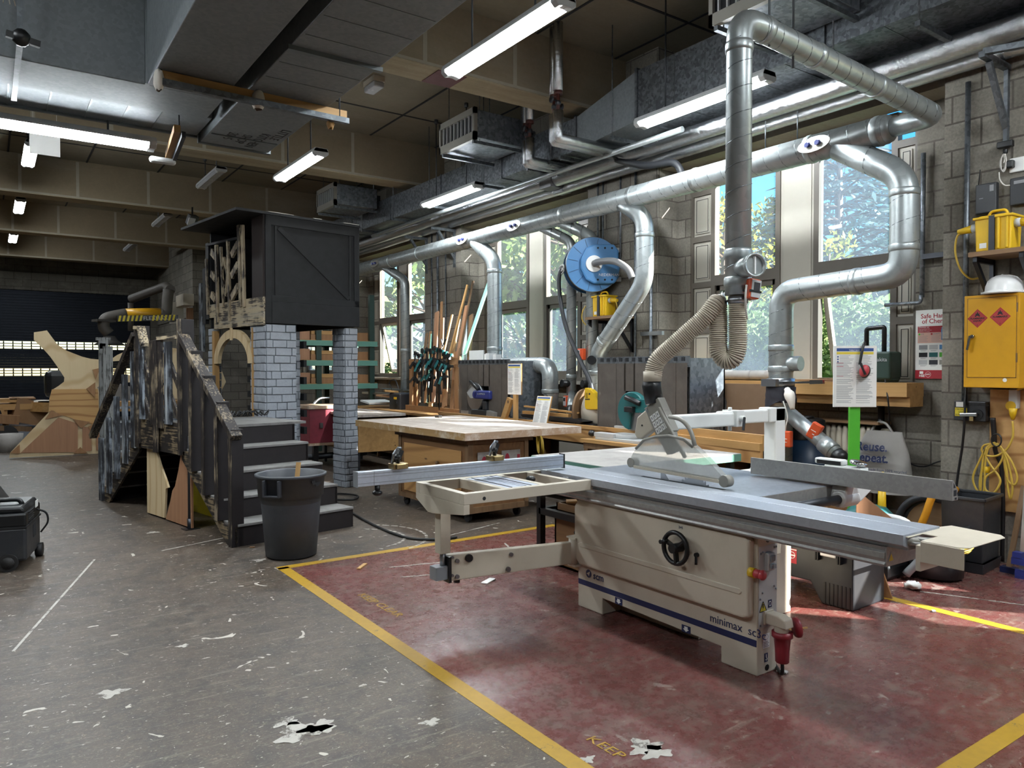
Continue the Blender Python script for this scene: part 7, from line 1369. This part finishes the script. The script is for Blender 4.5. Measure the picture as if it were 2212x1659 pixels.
# reuse bag
t = thing('plastic_bag', 'grey plastic carrier bag with blue wording hanging below the radiator valve', 'bag', (6.7,3.55,.4)); bc = OX(1900,985,6.68); m = MB()
def fb(u, v):
    a = 2*pi*u; w = .30*(1-.42*v**2.2)*(1+.05*noise.noise((cos(a)*2,sin(a)*2,v*4))); return (6.72+.12*sin(a)*(1-.6*v)+.015*noise.noise((a,v*6,3)), bc.y+.02+w*.95*cos(a)-.04*v, .42+.56*v)
m.grid(fb, 36, 14); bag = m.build('bag', paint('grey_bag_film', '#a19e9a', .45, .1), t); m = MB(); m.tube(bez([(6.74,bc.y+.12,.95),(6.8,bc.y+.1,1.04),(6.74,bc.y-.02,1.05),(6.74,bc.y-.1,.95)],6),.012,6); m.build('bag_handle', paint('grey_bag_film_b', '#8f8c88', .45, .1), t)
m = MB(); B = lambda y, z, x=6.585: frame((x,bc.y+y,z),(-.05,-1,.03),(.25,0,1)); text(m,'Reuse.',B(.185,.80,6.60),.115,bold=.003); text(m,'Repeat.',B(.21,.70,6.585),.115,bold=.003)
for i, s in enumerate(('This bag is made from 100% recycled','Use it for as long as you can,','recycle it.')): text(m,s,B(.2,.62-.032*i,6.578),.034)
m.build('lettering', M_navy, bag)
# vacuum cleaners and things on the floor behind the rip fence
t = thing('shop_vacuum', 'teal shop vacuum with a coiled grey hose behind the rip fence', 'vacuum cleaner', (5.45,2.98,0)); m = MB(); m.lathe([(0,.05),(.17,.05),(.19,.30),(.20,.34),(.18,.42),(.12,.48),(0,.5)],24,(5.62,3.15,0)); m.build('body', M_teal, t); m = MB(); m.tube(bez([(5.25,3.2,.1),(5.3,3.2,.38),(5.36,3.0,.45),(5.5,2.8,.42),(5.55,2.72,.2),(5.5,2.8,.04)],8),.03,10); m.build('hose', M_hoseg, t); m = MB(); m.tube([(5.4,2.95,.12),(5.38,2.93,.22),(5.40,2.96,.31)],[.035,.035,.03],10); m.build('nozzle', M_grey, t); m = MB(); m.tube([(5.39,2.94,.22),(5.385,2.935,.25)],.037,10); m.build('nozzle_ring', M_orange, t); m = MB(); m.box((5.35,2.85,0),(5.75,3.3,.12)); m.build('base', M_black, t, .03)
m = MB(); text(m,'makita',frame((5.424,3.09,.40),(-.5,-1,0),(-.1,0,1)),.06); m.build('lettering', M_lgrey, t)
t = thing('orange_vacuum', 'black tub vacuum with an orange handle and wound yellow cable', 'vacuum cleaner', (5.75,2.75,0)); c = Vector((5.78,2.72,0)); m = MB(); m.lathe([(0,.02),(.18,.02),(.19,.18),(.17,.24),(.1,.30),(0,.31)],24,c); m.build('body', M_dgrey, t); m = MB(); m.tube(bez([c+Vector((-.08,.1,.30)),c+Vector((-.1,.05,.37)),c+Vector((-.06,-.12,.36)),c+Vector((.0,-.16,.29))],6),.013,8); m.build('handle', M_orange, t); m = MB()
for i in range(5): m.tube([c+Vector(((.2+.012*i)*cos(a),(.2+.012*i)*sin(a),.215+.012*i+.01*sin(2*a+i))) for a in [2*pi*k/28 for k in range(28)]],.008,6,closed=True)
m.build('wound_cable', M_yelc, t); m = MB(); m.tube([c+Vector((-.1,-.02,.24)),c+Vector((.55,-.12,.40))],.018,10); m.build('wand', M_chrome, t)
t = thing('yellow_connector', 'yellow inline plug and socket standing behind the rip fence', 'plug', (5.7,2.95,.3)); p = OX(1905,1080,5.7); m = MB(); m.tube([p+Vector((0,0,-.18)),p+Vector((0,0,-.1)),p+Vector((0,0,-.02)),p+Vector((0,0,.08))],[.02,.035,.03,.028],12); m.build('body', M_yel2, t); m = MB(); m.tube([p+Vector((0,0,.08)),p+Vector((.01,0,.22))],.008,6); m.build('cable', M_yelc, t)
t = thing('broken_chair_seat', 'curved ply and foam seat shell on the floor by the square bin', 'seat', (6.15,2.95,0)); m = MB(); c = Vector((6.2,2.95,.25)); m.tube([c+Vector((.0,.28*cos(a),.27*sin(a))) for a in [pi*i/18-.2 for i in range(22)]],.03,8); m.tube([c+Vector((.05,.25*cos(a),.25*sin(a))) for a in [2*pi*i/24 for i in range(24)]],.03,8,closed=True); m.build('rim', M_dgrey, t); m = MB(); m.cyl(c+Vector((.03,0,-.0)),c+Vector((.06,0,0)),.25,28); m.build('panel', M_shelfw, t)
one(MB().tube(bez([OX(1985,1145,6.0),OX(2000,1110,6.0),OX(2015,1070,6.02),OX(2035,1050,6.1),OX(2065,1058,6.3)],6),.028,10), 'yellow_hose', paint('mustard_hose','#c78a1e',.45,.1), 'short mustard yellow hose between the orange vacuum and the square bin', 'hose')
one(MB().prism([(0,0),(.5,0),(.06,.3),(0,.3)], (4.75,2.75,.40), (.7,-.5,0), (0,0,1), (.01,.01,0)), 'triangular_offcut', M_plyr, 'triangular plywood offcut behind the rip fence bar', 'offcut')
# tool trunk under the sliding table
t = thing('tool_chest', 'black plastic wheeled tool trunk with white latches behind the saw', 'tool box', (4.62,2.85,0)); TM = Matrix.Translation((4.50,2.62,0)) @ Matrix.Rotation(R(2),4,'Z')
m = MB(TM); m.prism([(0,.0),(.22,.0),(.30,.13),(.95,.13),(.95,.42),(0,.42)], (0,0,0), (0,1,0), (0,0,1), (.40,0,0)); b = m.build('tub', M_dgrey, t, .012)
m = MB(TM); m.box((-.012,-.012,.40),(.412,.96,.46)); m.box((.01,.01,.46),(.39,.94,.50)); m.build('lid', M_black, t, .014)
for y in (.16,.55):
    m = MB(TM); m.box((-.03,y-.055,.325),(-.01,y+.055,.455)); m.build('latch', M_whitep, t, .006)
    m = MB(TM)
    for s in (-.085,-.07,.07,.085): m.box((-.035,y+s-.006,.29),(0,y+s+.006,.47))
    m.build('latch_rib', M_black, t, .004)
m = MB(TM); m.tube(corner([(-.02,-.02,.40),(-.02,-.16,.38),(.42,-.16,.38),(.42,-.02,.40)],.05,4),.014,10); m.build('pull_handle', M_black, t); m = MB(TM)
for i in range(7): m.box((-.004,.02+.028*i,.01),(.0,.03+.028*i,.15))
m.build('rib', M_black, t)
m = MB(TM); m.box((-.0015,.40,.225),(0,.47,.325)); s = m.build('sticker', M_inkr, t); m = MB(TM); m.tube([(-.002,.435+.022*cos(a),.28+.022*sin(a)) for a in [2*pi*i/18 for i in range(18)]],.0025,4,closed=True); m.box((-.003,.41,.276),(-.0018,.46,.284)); m.box((-.003,.40,.316),(-.0018,.47,.321)); m.build('emblem', M_whitep, s)
m = MB(TM); m.cyl((.405,.78,.08),(.45,.78,.08),.08,18); m.cyl((-.02,.80,.08),(.0,.80,.08),.08,18); m.build('wheel', M_blackr, t)
one(MB().prism([(0,0),(.16,0),(.02,.42),(0,.42)], (4.93,2.78,0), (.25,-1,0), (0,0,1), (.012,0,0)), 'upright_board', M_mdf, 'brown timber board standing at the end of the tool trunk', 'board')
m = MB(); c = OZ(1972,1265,.03); rn = random.Random(3); m.sphere(c,.045,10,8,(1,1.2,.6))
for v in m.bm.verts: v.co += Vector((rn.uniform(-.016,.016),rn.uniform(-.016,.016),rn.uniform(-.01,.014)))
one(m,'crumpled_paper',M_paper,'crumpled ball of white paper on the floor near the tool trunk','litter')
for i, (px, py, a, b, lab) in enumerate(((782,1223,.16,.03,'pale offcut lying on the red floor by the yellow line'),(1690,1450,.05,.03,'white scrap on the floor under the red plug'),(1722,1358,.14,.008,'thin pale splinter on the floor beside the red plug'),(2017,1320,.03,.02,'small white scrap on the right yellow line'),(1990,1165,.02,.02,'white pellet on the floor by the square bin'),(545,1182,.04,.02,'orange brown chip at the foot of the set stairs'),(1055,1255,.14,.05,'white paper scrap under the swing arm'))):
    c = OZ(px,py,.006); one(MB().cbox(c,(a,b,.008),.8+i), 'scrap', (M_pinex,M_paper,M_pinex,M_paper,M_paper,M_card,M_paper)[i], lab, 'litter')
# ================================================================ left edge and far end
t = thing('dust_extractor', 'dusty black wheeled dust extractor at the left edge', 'vacuum cleaner', (.0,7.0,0)); VM = Matrix.Translation((.235,6.84,0)) @ Matrix.Rotation(R(-12),4,'Z')     # local: -x left along the front, +y back
def taperbox(m, x0,y0,x1,y1,z0,z1,e): return taper(m,x0,y0,x1,y1,z0,z1,e)
m = MB(VM); m.box((-.62,.0,.07),(0,.56,.33)); m.build('tub', M_dgrey, t, .02)
m = MB(VM); m.box((-.62,-.005,.335),(.0,.57,.44)); m.prism([(-.62,.44),(-.01,.44),(-.03,.485),(-.2,.49),(-.62,.475)], (0,.02,0), (1,0,0), (0,0,1), (0,.53,0)); m.build('head', M_black, t, .015)
m = MB(VM); m.box((-.62,-.008,.325),(.005,.575,.34)); m.build('seam', M_blackr, t)
m = MB(VM); m.tube(corner([(-.34,.2,.48),(-.34,.2,.525),(-.08,.2,.52),(-.06,.2,.48)],.03,3),.018,8); m.build('carry_handle', M_black, t)
m = MB(VM)
for i in range(6): m.box((-.001,.08+.0*i,.36+.018*i-.02),(.004,.28,.366+.018*i-.02))
m.build('grille', M_dark, t); m = MB(VM); m.box((.0,.36,.42),(.003,.46,.475)); m.build('sticker', M_paper, t)
m = MB(VM); m.box((-.40,-.003,.25),(-.19,.0,.29)); l_ = m.build('label', M_paper, t); m = MB(VM); text(m,'M',frame((-.235,-.0045,.256),(1,0,0),(0,0,1)),.04,bold=.002); m.build('lettering', M_ink, l_); m = MB(VM)
for x in (-.38,-.33,-.28): m.prism([(0,0),(.02,0),(.035,.04),(.015,.04)], (x,-.0035,.25), (1,0,0), (0,0,1), (0,-.0006,0))
m.build('stripe', M_inkr, l_)
for y in (-.0,.52): m = MB(VM); m.cyl((-.12,y-.02,.068),(-.12,y+.03,.068),.068,20); m.lathe([(0,0),(.045,0),(.045,.006),(0,.006)],16,M=frame((-.12,y-.022,.068),(1,0,0),(0,0,1))); m.build('wheel', M_blackr, t)
m = MB(VM); m.cyl((-.02,.48,.055),(.03,.48,.055),.055,18); m.build('wheel', M_blackr, t)
m = MB(VM); m.tube(bez([(.0,.42,.40),(.06,.45,.36),(.07,.46,.28),(.02,.46,.2)],6),.008,6); m.build('lead', M_cable, t); m = MB(VM); m.box((-.002,.26,.2),(.003,.36,.30)); m.build('recess', M_dark, t)
t = thing('folding_trestle', 'slanting grey metal trestle leg behind the dust extractor', 'trestle', (-.1,8.2,0)); m = MB(); a = OY(30,1095,8.6); m.bar((-.25,8.7,.95),(a.x,a.y,max(a.z,.02)),.05,.03); m.bar((-.28,8.72,.95),(a.x-.03,a.y+.05,max(a.z,.02)),.03,.03); m.bar((-.8,8.7,.2),(.02,8.65,.42),.03,.03); m.box((-.9,8.5,.93),(-.2,8.8,.98)); m.build('legs', M_steel, t)
# benches of offcuts before the shutter
t = thing('far_workbench', 'long timber workbench covered with boards in front of the roller shutter', 'bench', (0,19,0)); a = OY(0,872,19); b = OY(110,872,19); zt = a.z; m = MB(); m.box((-4,18.6,zt-.12),(b.x+.9,19.9,zt)); m.build('top', M_pinex, t); m = MB(); m.box((-4,18.6,.25),(b.x+.9,19.9,.3)); m.build('shelf', M_crate, t)
for x in (-2,-.9,.25,1.3,2.2): m = MB(); m.box((x,18.65,0),(x+.09,18.75,zt-.1)); m.build('leg', M_pinez, t)
m = MB(); m.bar(OY(2,880,18.5), OY(24,938,18.5), .06,.05); m.build('brace', M_pinez, t)
rn = random.Random(21)
for i, (px0,px1,py,h,mt,lab) in enumerate(((50,108,855,.06,M_white,'white painted board on the far workbench behind the cut-out'),(0,48,858,.08,M_pinex,'pale board at the far left of the workbench'),(80,130,862,.05,M_pinex,'short pale board on the workbench beside the white one'),(20,75,850,.03,M_card,'dark warped sheet on the far workbench'))):
    p = OY(px0,py,19.0); q = OY(px1,py,19.0); one(MB().box((p.x,18.65,zt+.002+.03*i*(i%2)),(q.x,19.0+.2*i,zt+h+.03*i*(i%2))), 'stacked_board', mt, lab, 'board', 'boards on the far workbench')
t = thing('cardboard_box', 'brown cardboard carton under the far workbench', 'box', (.9,19,.3)); p = OY(45,898,18.8); m = MB(); m.cbox((p.x+.2,18.9,.62),(.75,.5,.5),.2,0,.25); m.build('carton', M_card, t)
for i, (px, py, w, h, mt, lab) in enumerate(((10,905,.5,.18,M_mdf,'bundle of brown offcuts left of the cardboard carton'),(25,925,.6,.1,M_oak,'dark planks on the lower shelf of the far workbench'),(92,880,.3,.2,M_pinex,'pale timber block under the far workbench near the cut-out'),(58,958,.3,.12,M_white,'white plastic tray on the floor by the cut-out'))):
    p = OY(px,py,18.6); one(MB().cbox(p,(w,.4,h),.3*i,0,.1), 'offcut_heap', mt, lab, 'offcut')
t = thing('paint_tub', 'paint spattered grey plastic tub on the floor at far left', 'tub', (.3,16.8,0)); p = OZ(20,975,.0); m = MB(); m.lathe([(0,0),(.2,0),(.23,.33),(.2,.33),(.18,.05),(0,.05)],20,(p.x,p.y,0)); m.build('shell', M_duster, t)
t = thing('trolley_castor', 'small black trolley wheel under the far workbench', 'wheel', (.7,18.3,0)); p = OY(15,925,18.4); m = MB(); m.cyl((p.x,18.35,.2),(p.x,18.42,.2),.2,20); m.build('tyre', M_blackr, t)
one(MB().cbox(OY(125,825,18.9)+Vector((0,0,-.05)),(.5,.4,.6)), 'black_sack', M_black, 'bulging black sack on the far workbench behind the cut-out', 'bag', bevel=.12)
one(MB().cbox(OY(255,850,19.2),(.7,.5,.4),.3,0,.3), 'grey_carton', M_duster, 'grey carton behind the stair railings on the far workbench', 'box')
t = thing('second_bench', 'timber bench behind the stair railings with a plank along its edge', 'bench', (2.4,17.6,0)); m = MB(); z_ = OY(245,868,17.8).z; m.box((1.9,17.6,z_-.2),(4.4,18.3,z_)); m.build('top', M_pinex, t); m = MB()
for x in (1.95,4.3): m.box((x,17.65,0),(x+.08,17.75,z_-.2))
m.build('leg', M_pinez, t)
# extraction arm
t = thing('fume_extractor', 'yellow and black welding fume extraction arm on the far block wall', 'arm', (4,21.5,2.4)); Y = 19.0; F = lambda x, y: OY(200+x/7.37, 520+y/7.37, Y)
m = MB(); m.tube(bez([F(1080,1150),F(1170,1150),F(1190,950),F(1210,780)],6),.12,12); m.tube([F(1240,780),F(1240,780)+Vector((.2,1.6,.25)),F(900,930)+Vector((0,2.6,0.2))],.11,12); m.tube([F(890,1000)+Vector((0,2.6,.2)),F(890,1500)+Vector((0,2.6,.2))],.07,10); m.tube(bez([F(540,1160),F(330,1200),F(200,1250),F(180,1380),F(260,1480)],6),.12,12); m.build('flexible_duct', paint('dark_ducting','#4c4741',.6,.15), t)
m = MB(); m.tube([F(520,1160),F(1080,1150)],.115,16); m.build('yellow_tube', M_yellow, t); m = MB(); p = F(380,1245)+Vector((0,-.12,0)); q = F(1300,1228)+Vector((0,-.12,0)); m.bar(p,q,.05,.13); bb = m.build('boom', M_black, t); m = MB()
d = (q-p); 
for i in range(14):
    if 6 <= i <= 7: continue
    a = p+d*(i/14.0+.01); m.prism([(0,-.065),(d.length*.036,-.065),(d.length*.058,.065),(d.length*.022,.065)], a+Vector((0,-.03,0)), d.normalized(), (0,0,1), (0,-.003,0))
m.build('hazard_stripe', M_yelt, bb); m = MB(); text(m,'FLEXMAX',frame(p+d*.435+Vector((0,-.03,-.045)),d,(0,0,1)),.12); m.build('lettering', M_lgrey, bb)
m = MB(); m.lathe([(.11,.2),(.17,.1),(.32,0),(.30,0)],20,M=Matrix.Translation(F(270,1480)+Vector((0,0,-.25)))); m.cbox(F(180,1275),(.4,.3,.05),.3); m.build('hood', paint('dark_hood','#3b3835',.6,.15), t)
m = MB(); m.bar(q,q+Vector((.4,2.6,.1)),.12,.12); m.build('wall_arm', M_iron, t)
for px0,py0,px1,py1,Yv,mt,nm,lab in ((366,652,396,700,21.9,M_panel,'grey_board','grey board on the far block wall behind the extraction arm'),(395,634,418,660,21.0,M_cream,'junction_box','cream junction box on the corner of the far block wall'),(403,665,417,695,21.9,M_plyr,'small_board','brown board below the cream junction box')):
    p = OY(px0,py0,Yv); q = OY(px1,py1,Yv); one(MB().box((p.x,Yv-.05,q.z),(q.x,Yv+(.9 if Yv < 21.5 else .06),p.z)), nm, mt, lab, 'panel')
# pallet racking behind the set house
t = thing('pallet_racking', 'green pallet racking with mint beams loaded with timber behind the set house', 'racking', (5.5,14,0)); m = MB()
RX0, RX1, RY = 4.4, 6.3, 13.6
for x in (4.55,5.12,5.62,6.2): m = MB(); m.box((x-.05,RY,0),(x+.05,RY+.08,3.0)); m.build('upright', M_rackg, t)
for x in (4.55,5.62): m = MB(); m.box((x-.05,RY+.9,0),(x+.05,RY+.98,3.0)); m.build('upright', M_rackg, t)
shz = [OY(690,y,RY).z for y in (741,784,835)]
for z in shz+[.62]: m = MB(); m.box((RX0,RY-.03,z-.05),(RX1,RY+.02,z+.05)); m.box((RX0,RY+.9,z-.05),(RX1,RY+.95,z+.05)); m.build('beam', M_mintb, t); m = MB(); m.box((RX0,RY,z+.05),(RX1,RY+.95,z+.06)); m.build('deck', M_pinex, t)
k = 0
for zi, z in enumerate(shz):
    for i, (x0, x1, h, mt) in enumerate(((4.45,4.95,.20,M_plyr),(4.98,5.5,.10,M_mdf),(5.0,5.6,.07,M_pinex),(5.5,6.2,.16,M_mdf))):
        zz_ = z+.062+(.105 if i == 2 else 0); one(MB().box((x0,RY+.02+.03*i,zz_),(x1,RY+.9,zz_+h)), 'stacked_timber', mt, '%s timber stack on the %s shelf of the green racking, %s' % (('reddish','brown','pale','dark brown')[i],('top','middle','lower')[zi],('at its left end','in the middle','on the middle stack','at its right end')[i]), 'timber', 'timber on the green racking')
one(MB().tube(bez([OY(672,880,13.0),OY(690,862,13.0),OY(712,860,13.0)],6),.03,8), 'silver_hose', M_foil, 'curved silver hose on top of the red cupboard', 'hose')
t = thing('red_cupboard', 'dark red painted cupboard behind the right brick pier', 'cupboard', (5.0,12.5,.4)); p = OY(669,884,11.6); q = OY(722,955,11.6); m = MB(); m.box((p.x,11.6,q.z),(q.x+.4,12.3,p.z)); m.build('body', M_redc, t, .005); m = MB(); m.box((p.x-.02,11.58,p.z),(q.x+.4,12.3,p.z+.05)); m.box((p.x-.02,11.58,q.z-.04),(q.x+.4,12.3,q.z)); m.build('top', M_edgex, t); m = MB(); m.cbox(OY(694,919,11.59),(.05,.03,.08)); m.build('latch', M_bolt, t); m = MB()
for x in (p.x+.1,q.x+.2): m.box((x,11.7,0),(x+.08,11.78,q.z))
m.build('leg', M_black, t)
one(MB().tube([(4.2,11.8,.12),(5.3,11.9,.12)],.05,8), 'dark_pipe_length', M_iron, 'dark pipe lying on the floor under the red cupboard', 'pipe')
# second-storey clutter on the set landing
t = thing('cable_tangle', 'small tangle of black cable and fittings on the set landing', 'cable', (2.75,8.75,1.0)); m = MB(); rn = random.Random(9)
for i in range(9):
    c = S @ Vector((.78+.07*i,2.02,1.0)); m.tube([c+Vector((.05*cos(a),.05*sin(a),.035+.03*sin(a*2+i))) for a in [2*pi*k/10 for k in range(10)]],.008,5,closed=True)
m.build('cable', M_cable, t); m = MB(S); m.box((.72,1.98,1.02),(.86,2.1,1.06)); m.cyl((.75,2.0,1.0),(.75,2.0,1.1),.012,6); m.cyl((.83,2.0,1.0),(.83,2.0,1.1),.012,6); m.build('fitting', M_black, t)
m = MB(S); p = S.inverted() @ OP(465,755,S @ Vector((.9,2.1,0)),S.to_3x3() @ Vector((1,0,0)))
one(MB(S).prism([(0,0),(.12,.05),(.2,-.02),(.26,.1),(.18,.5),(.05,.62),(-.04,.4)], (.55,2.15,1.05), (1,0,0), (0,0,1), (0,.05,0)), 'painted_cloth', M_ragw, 'white and grey patterned cloth hanging behind the stair posts', 'cloth')
# ================================================================ outside the windows
m = MB(); m.quad((7.31,-40,-.05),(120,-40,-.05),(120,110,-.05),(7.31,110,-.05)); m.mi = 1; m.quad((-40,27.7,-.05),(7.31,27.7,-.05),(7.31,110,-.05),(-40,110,-.05)); struct(m, 'ground_outside', [M_grass, M_lintel])
def leaves(m, rnd, c, s, n, size, droop=0.0, flatb=1.0):
    for i in range(n):
        while True:
            p = Vector((rnd.uniform(-1,1),rnd.uniform(-1,1),rnd.uniform(-1,1)))
            if .35 < p.length < 1: break
        p = Vector((c[0]+p.x*s[0], c[1]+p.y*s[1], c[2]+p.z*s[2])); a = size*rnd.uniform(.6,1.3)
        u = Vector((rnd.uniform(-1,1),rnd.uniform(-1,1),rnd.uniform(-1,1)*flatb-droop)).normalized(); v = u.orthogonal().normalized(); v = Matrix.Rotation(rnd.uniform(0,6.28),3,u) @ v
        m.quad(p-u*a, p+v*a*.45, p+u*a, p-v*a*.45)
def branches(rnd, base, h, r, n, spread, up=.5):
    m = MB(); m.tube([base, base+Vector((.1,.05,h*.5)), base+Vector((.05,-.1,h))],[r,r*.7,r*.15],8); tips = []
    for i in range(n):
        z = h*rnd.uniform(.2,.95); a = rnd.uniform(0,6.28); L = spread*(1.15-z/h)*rnd.uniform(.7,1.1); p = base+Vector((0,0,z)); q = p+Vector((cos(a)*L,sin(a)*L,L*up*rnd.uniform(.4,1.2))); mid = p.lerp(q,.5)+Vector((0,0,L*.06)); m.tube([p,mid,q],[r*.3,r*.18,r*.05],5); tips += [mid,q]
        for k in range(3):
            b = a+rnd.uniform(-1,1); t2 = mid+Vector((cos(b)*L*.5,sin(b)*L*.5,L*.35*rnd.uniform(.2,1.2))); m.tube([mid,t2],[r*.12,r*.03],4); tips.append(t2)
    return m, tips
def tree(name, label, base, h, spread, n, mat, per, size, seed, cl=.7, up=.5, group='trees outside the windows'):
    rnd = random.Random(seed); b = Vector(base); t = thing(name, label, 'tree', base, 0, group); m, tips = branches(rnd, b, h, .05*h**.7, n, spread, up); m.build('trunk', M_trunk, t); f = MB()
    for p in tips: leaves(f, rnd, p, (cl,cl,cl*.7), per, size)
    f.build('foliage', mat, t); return t
def conifer(label, base, h, spread, seed, per=16):
    rnd = random.Random(seed); b = Vector(base); t = thing('conifer', label, 'tree', base, 0, 'trees outside the windows'); m = MB(); m.tube([b,b+Vector((0,0,h))],[.28,.03],8); f = MB()
    z = .8
    while z < h:
        L = spread*(1-z/h)**.8+.25; nb = 9
        for i in range(nb):
            a = 6.28*i/nb+rnd.uniform(-.3,.3)+z; q = b+Vector((cos(a)*L,sin(a)*L,z-.12*L+.18*L*rnd.random())); p = b+Vector((0,0,z)); m.tube([p,p.lerp(q,.6)+Vector((0,0,.1*L)),q],[.05,.035,.01],4)
            k = int(per*L/1.5)+3
            for j in range(k):
                s = rnd.uniform(.25,1.05); c = p.lerp(q,s)+Vector((rnd.uniform(-.25,.25),rnd.uniform(-.25,.25),rnd.uniform(-.22,.12))); d = (q-p).normalized()+Vector((rnd.uniform(-.7,.7),rnd.uniform(-.7,.7),rnd.uniform(-.6,.3))); d.normalize(); v = d.orthogonal().normalized(); v = Matrix.Rotation(rnd.uniform(0,6.28),3,d) @ v; sz = rnd.uniform(.16,.32); f.quad(c-d*sz*.5, c+v*sz*.22, c+d*sz, c-v*sz*.22)
        z += .42
    m.build('trunk', M_trunk, t); f.build('foliage', M_leafd, t); return t
conifer('tall blue green conifer filling the right hand pane of the near window', (22,13.4,-.05), 10.5, 4.2, 3, 22)
conifer('dark conifer rising to the right behind the tall one', (26.5,11.4,-.05), 12.5, 4.6, 5, 16)
tree('leafy_tree', 'yellow green young tree in front of the conifer', (16.0,10.1,-.05), 4.6, 1.7, 16, M_leafy, 20, .10, 11, .5)
tree('sparse_tree', 'thin half bare tree seen in the left pane of the near window', (17,13.9,-.05), 6.4, 2.4, 34, M_leafy, 13, .10, 17, .6)
tree('sparse_tree', 'second half bare tree farther back beside the blue sky', (22,15.9,-.05), 7.2, 2.8, 34, M_leafy, 10, .12, 23, .6)
tree('broad_tree', 'bright green leafy tree filling the middle window', (12.5,15.2,-.05), 7.5, 3.0, 30, M_leafg, 34, .16, 31, .8)
tree('broad_tree', 'bright green leafy tree behind the hose reel window', (13.5,11.9+1.6,-.05), 6.2, 2.2, 22, M_leafg, 30, .16, 37, .7)
tree('broad_tree', 'bright green leafy tree outside the far window', (12.5,23.0,-.05), 7.5, 2.9, 26, M_leafg, 30, .18, 41, .8)
tree('broad_tree', 'tall green tree behind the others beyond the middle window', (20,25,-.05), 10, 4.0, 30, M_leafg, 28, .24, 43, 1.1)
def hedge(label, c, s, n, mat, size, seed):
    rnd = random.Random(seed); t = thing('hedge', label, 'hedge', (c[0],c[1],-.05), 0, 'hedges outside the windows'); f = MB()
    for i in range(n):
        x = c[0]+rnd.uniform(-1,1)*s[0]; y = c[1]+rnd.uniform(-1,1)*s[1]; z = rnd.random()**.7*(s[2]+.35*noise.noise((x*.7,y*.7,seed))); leaves(f, rnd, (x,y,z), (.12,.12,.12), 3, size)
    f.build('foliage', mat, t); m = MB()
    for i in range(12):
        x = c[0]+rnd.uniform(-.8,.8)*s[0]; y = c[1]+rnd.uniform(-.9,.9)*s[1]; m.tube([(x,y,-.05),(x+.1,y+.1,s[2]*.8)],[.04,.015],5)
    m.build('stems', M_trunk, t)
hedge('glossy green hedge right outside the near window', (12.6,7.9,0), (.9,2.6,2.7), 4600, M_leafh, .085, 51)
hedge('tall green shrubbery behind the hedge by the near window', (14.8,12.2,0), (1.0,2.8,3.0), 4200, M_leafh, .10, 53)
hedge('green shrubs below the middle window', (11.5,17.5,0), (.9,3.2,2.2), 2200, M_leafh, .11, 57)
hedge('green shrubs below the far window', (11.0,26,0), (.9,3.0,1.6), 1200, M_leafh, .12, 59)
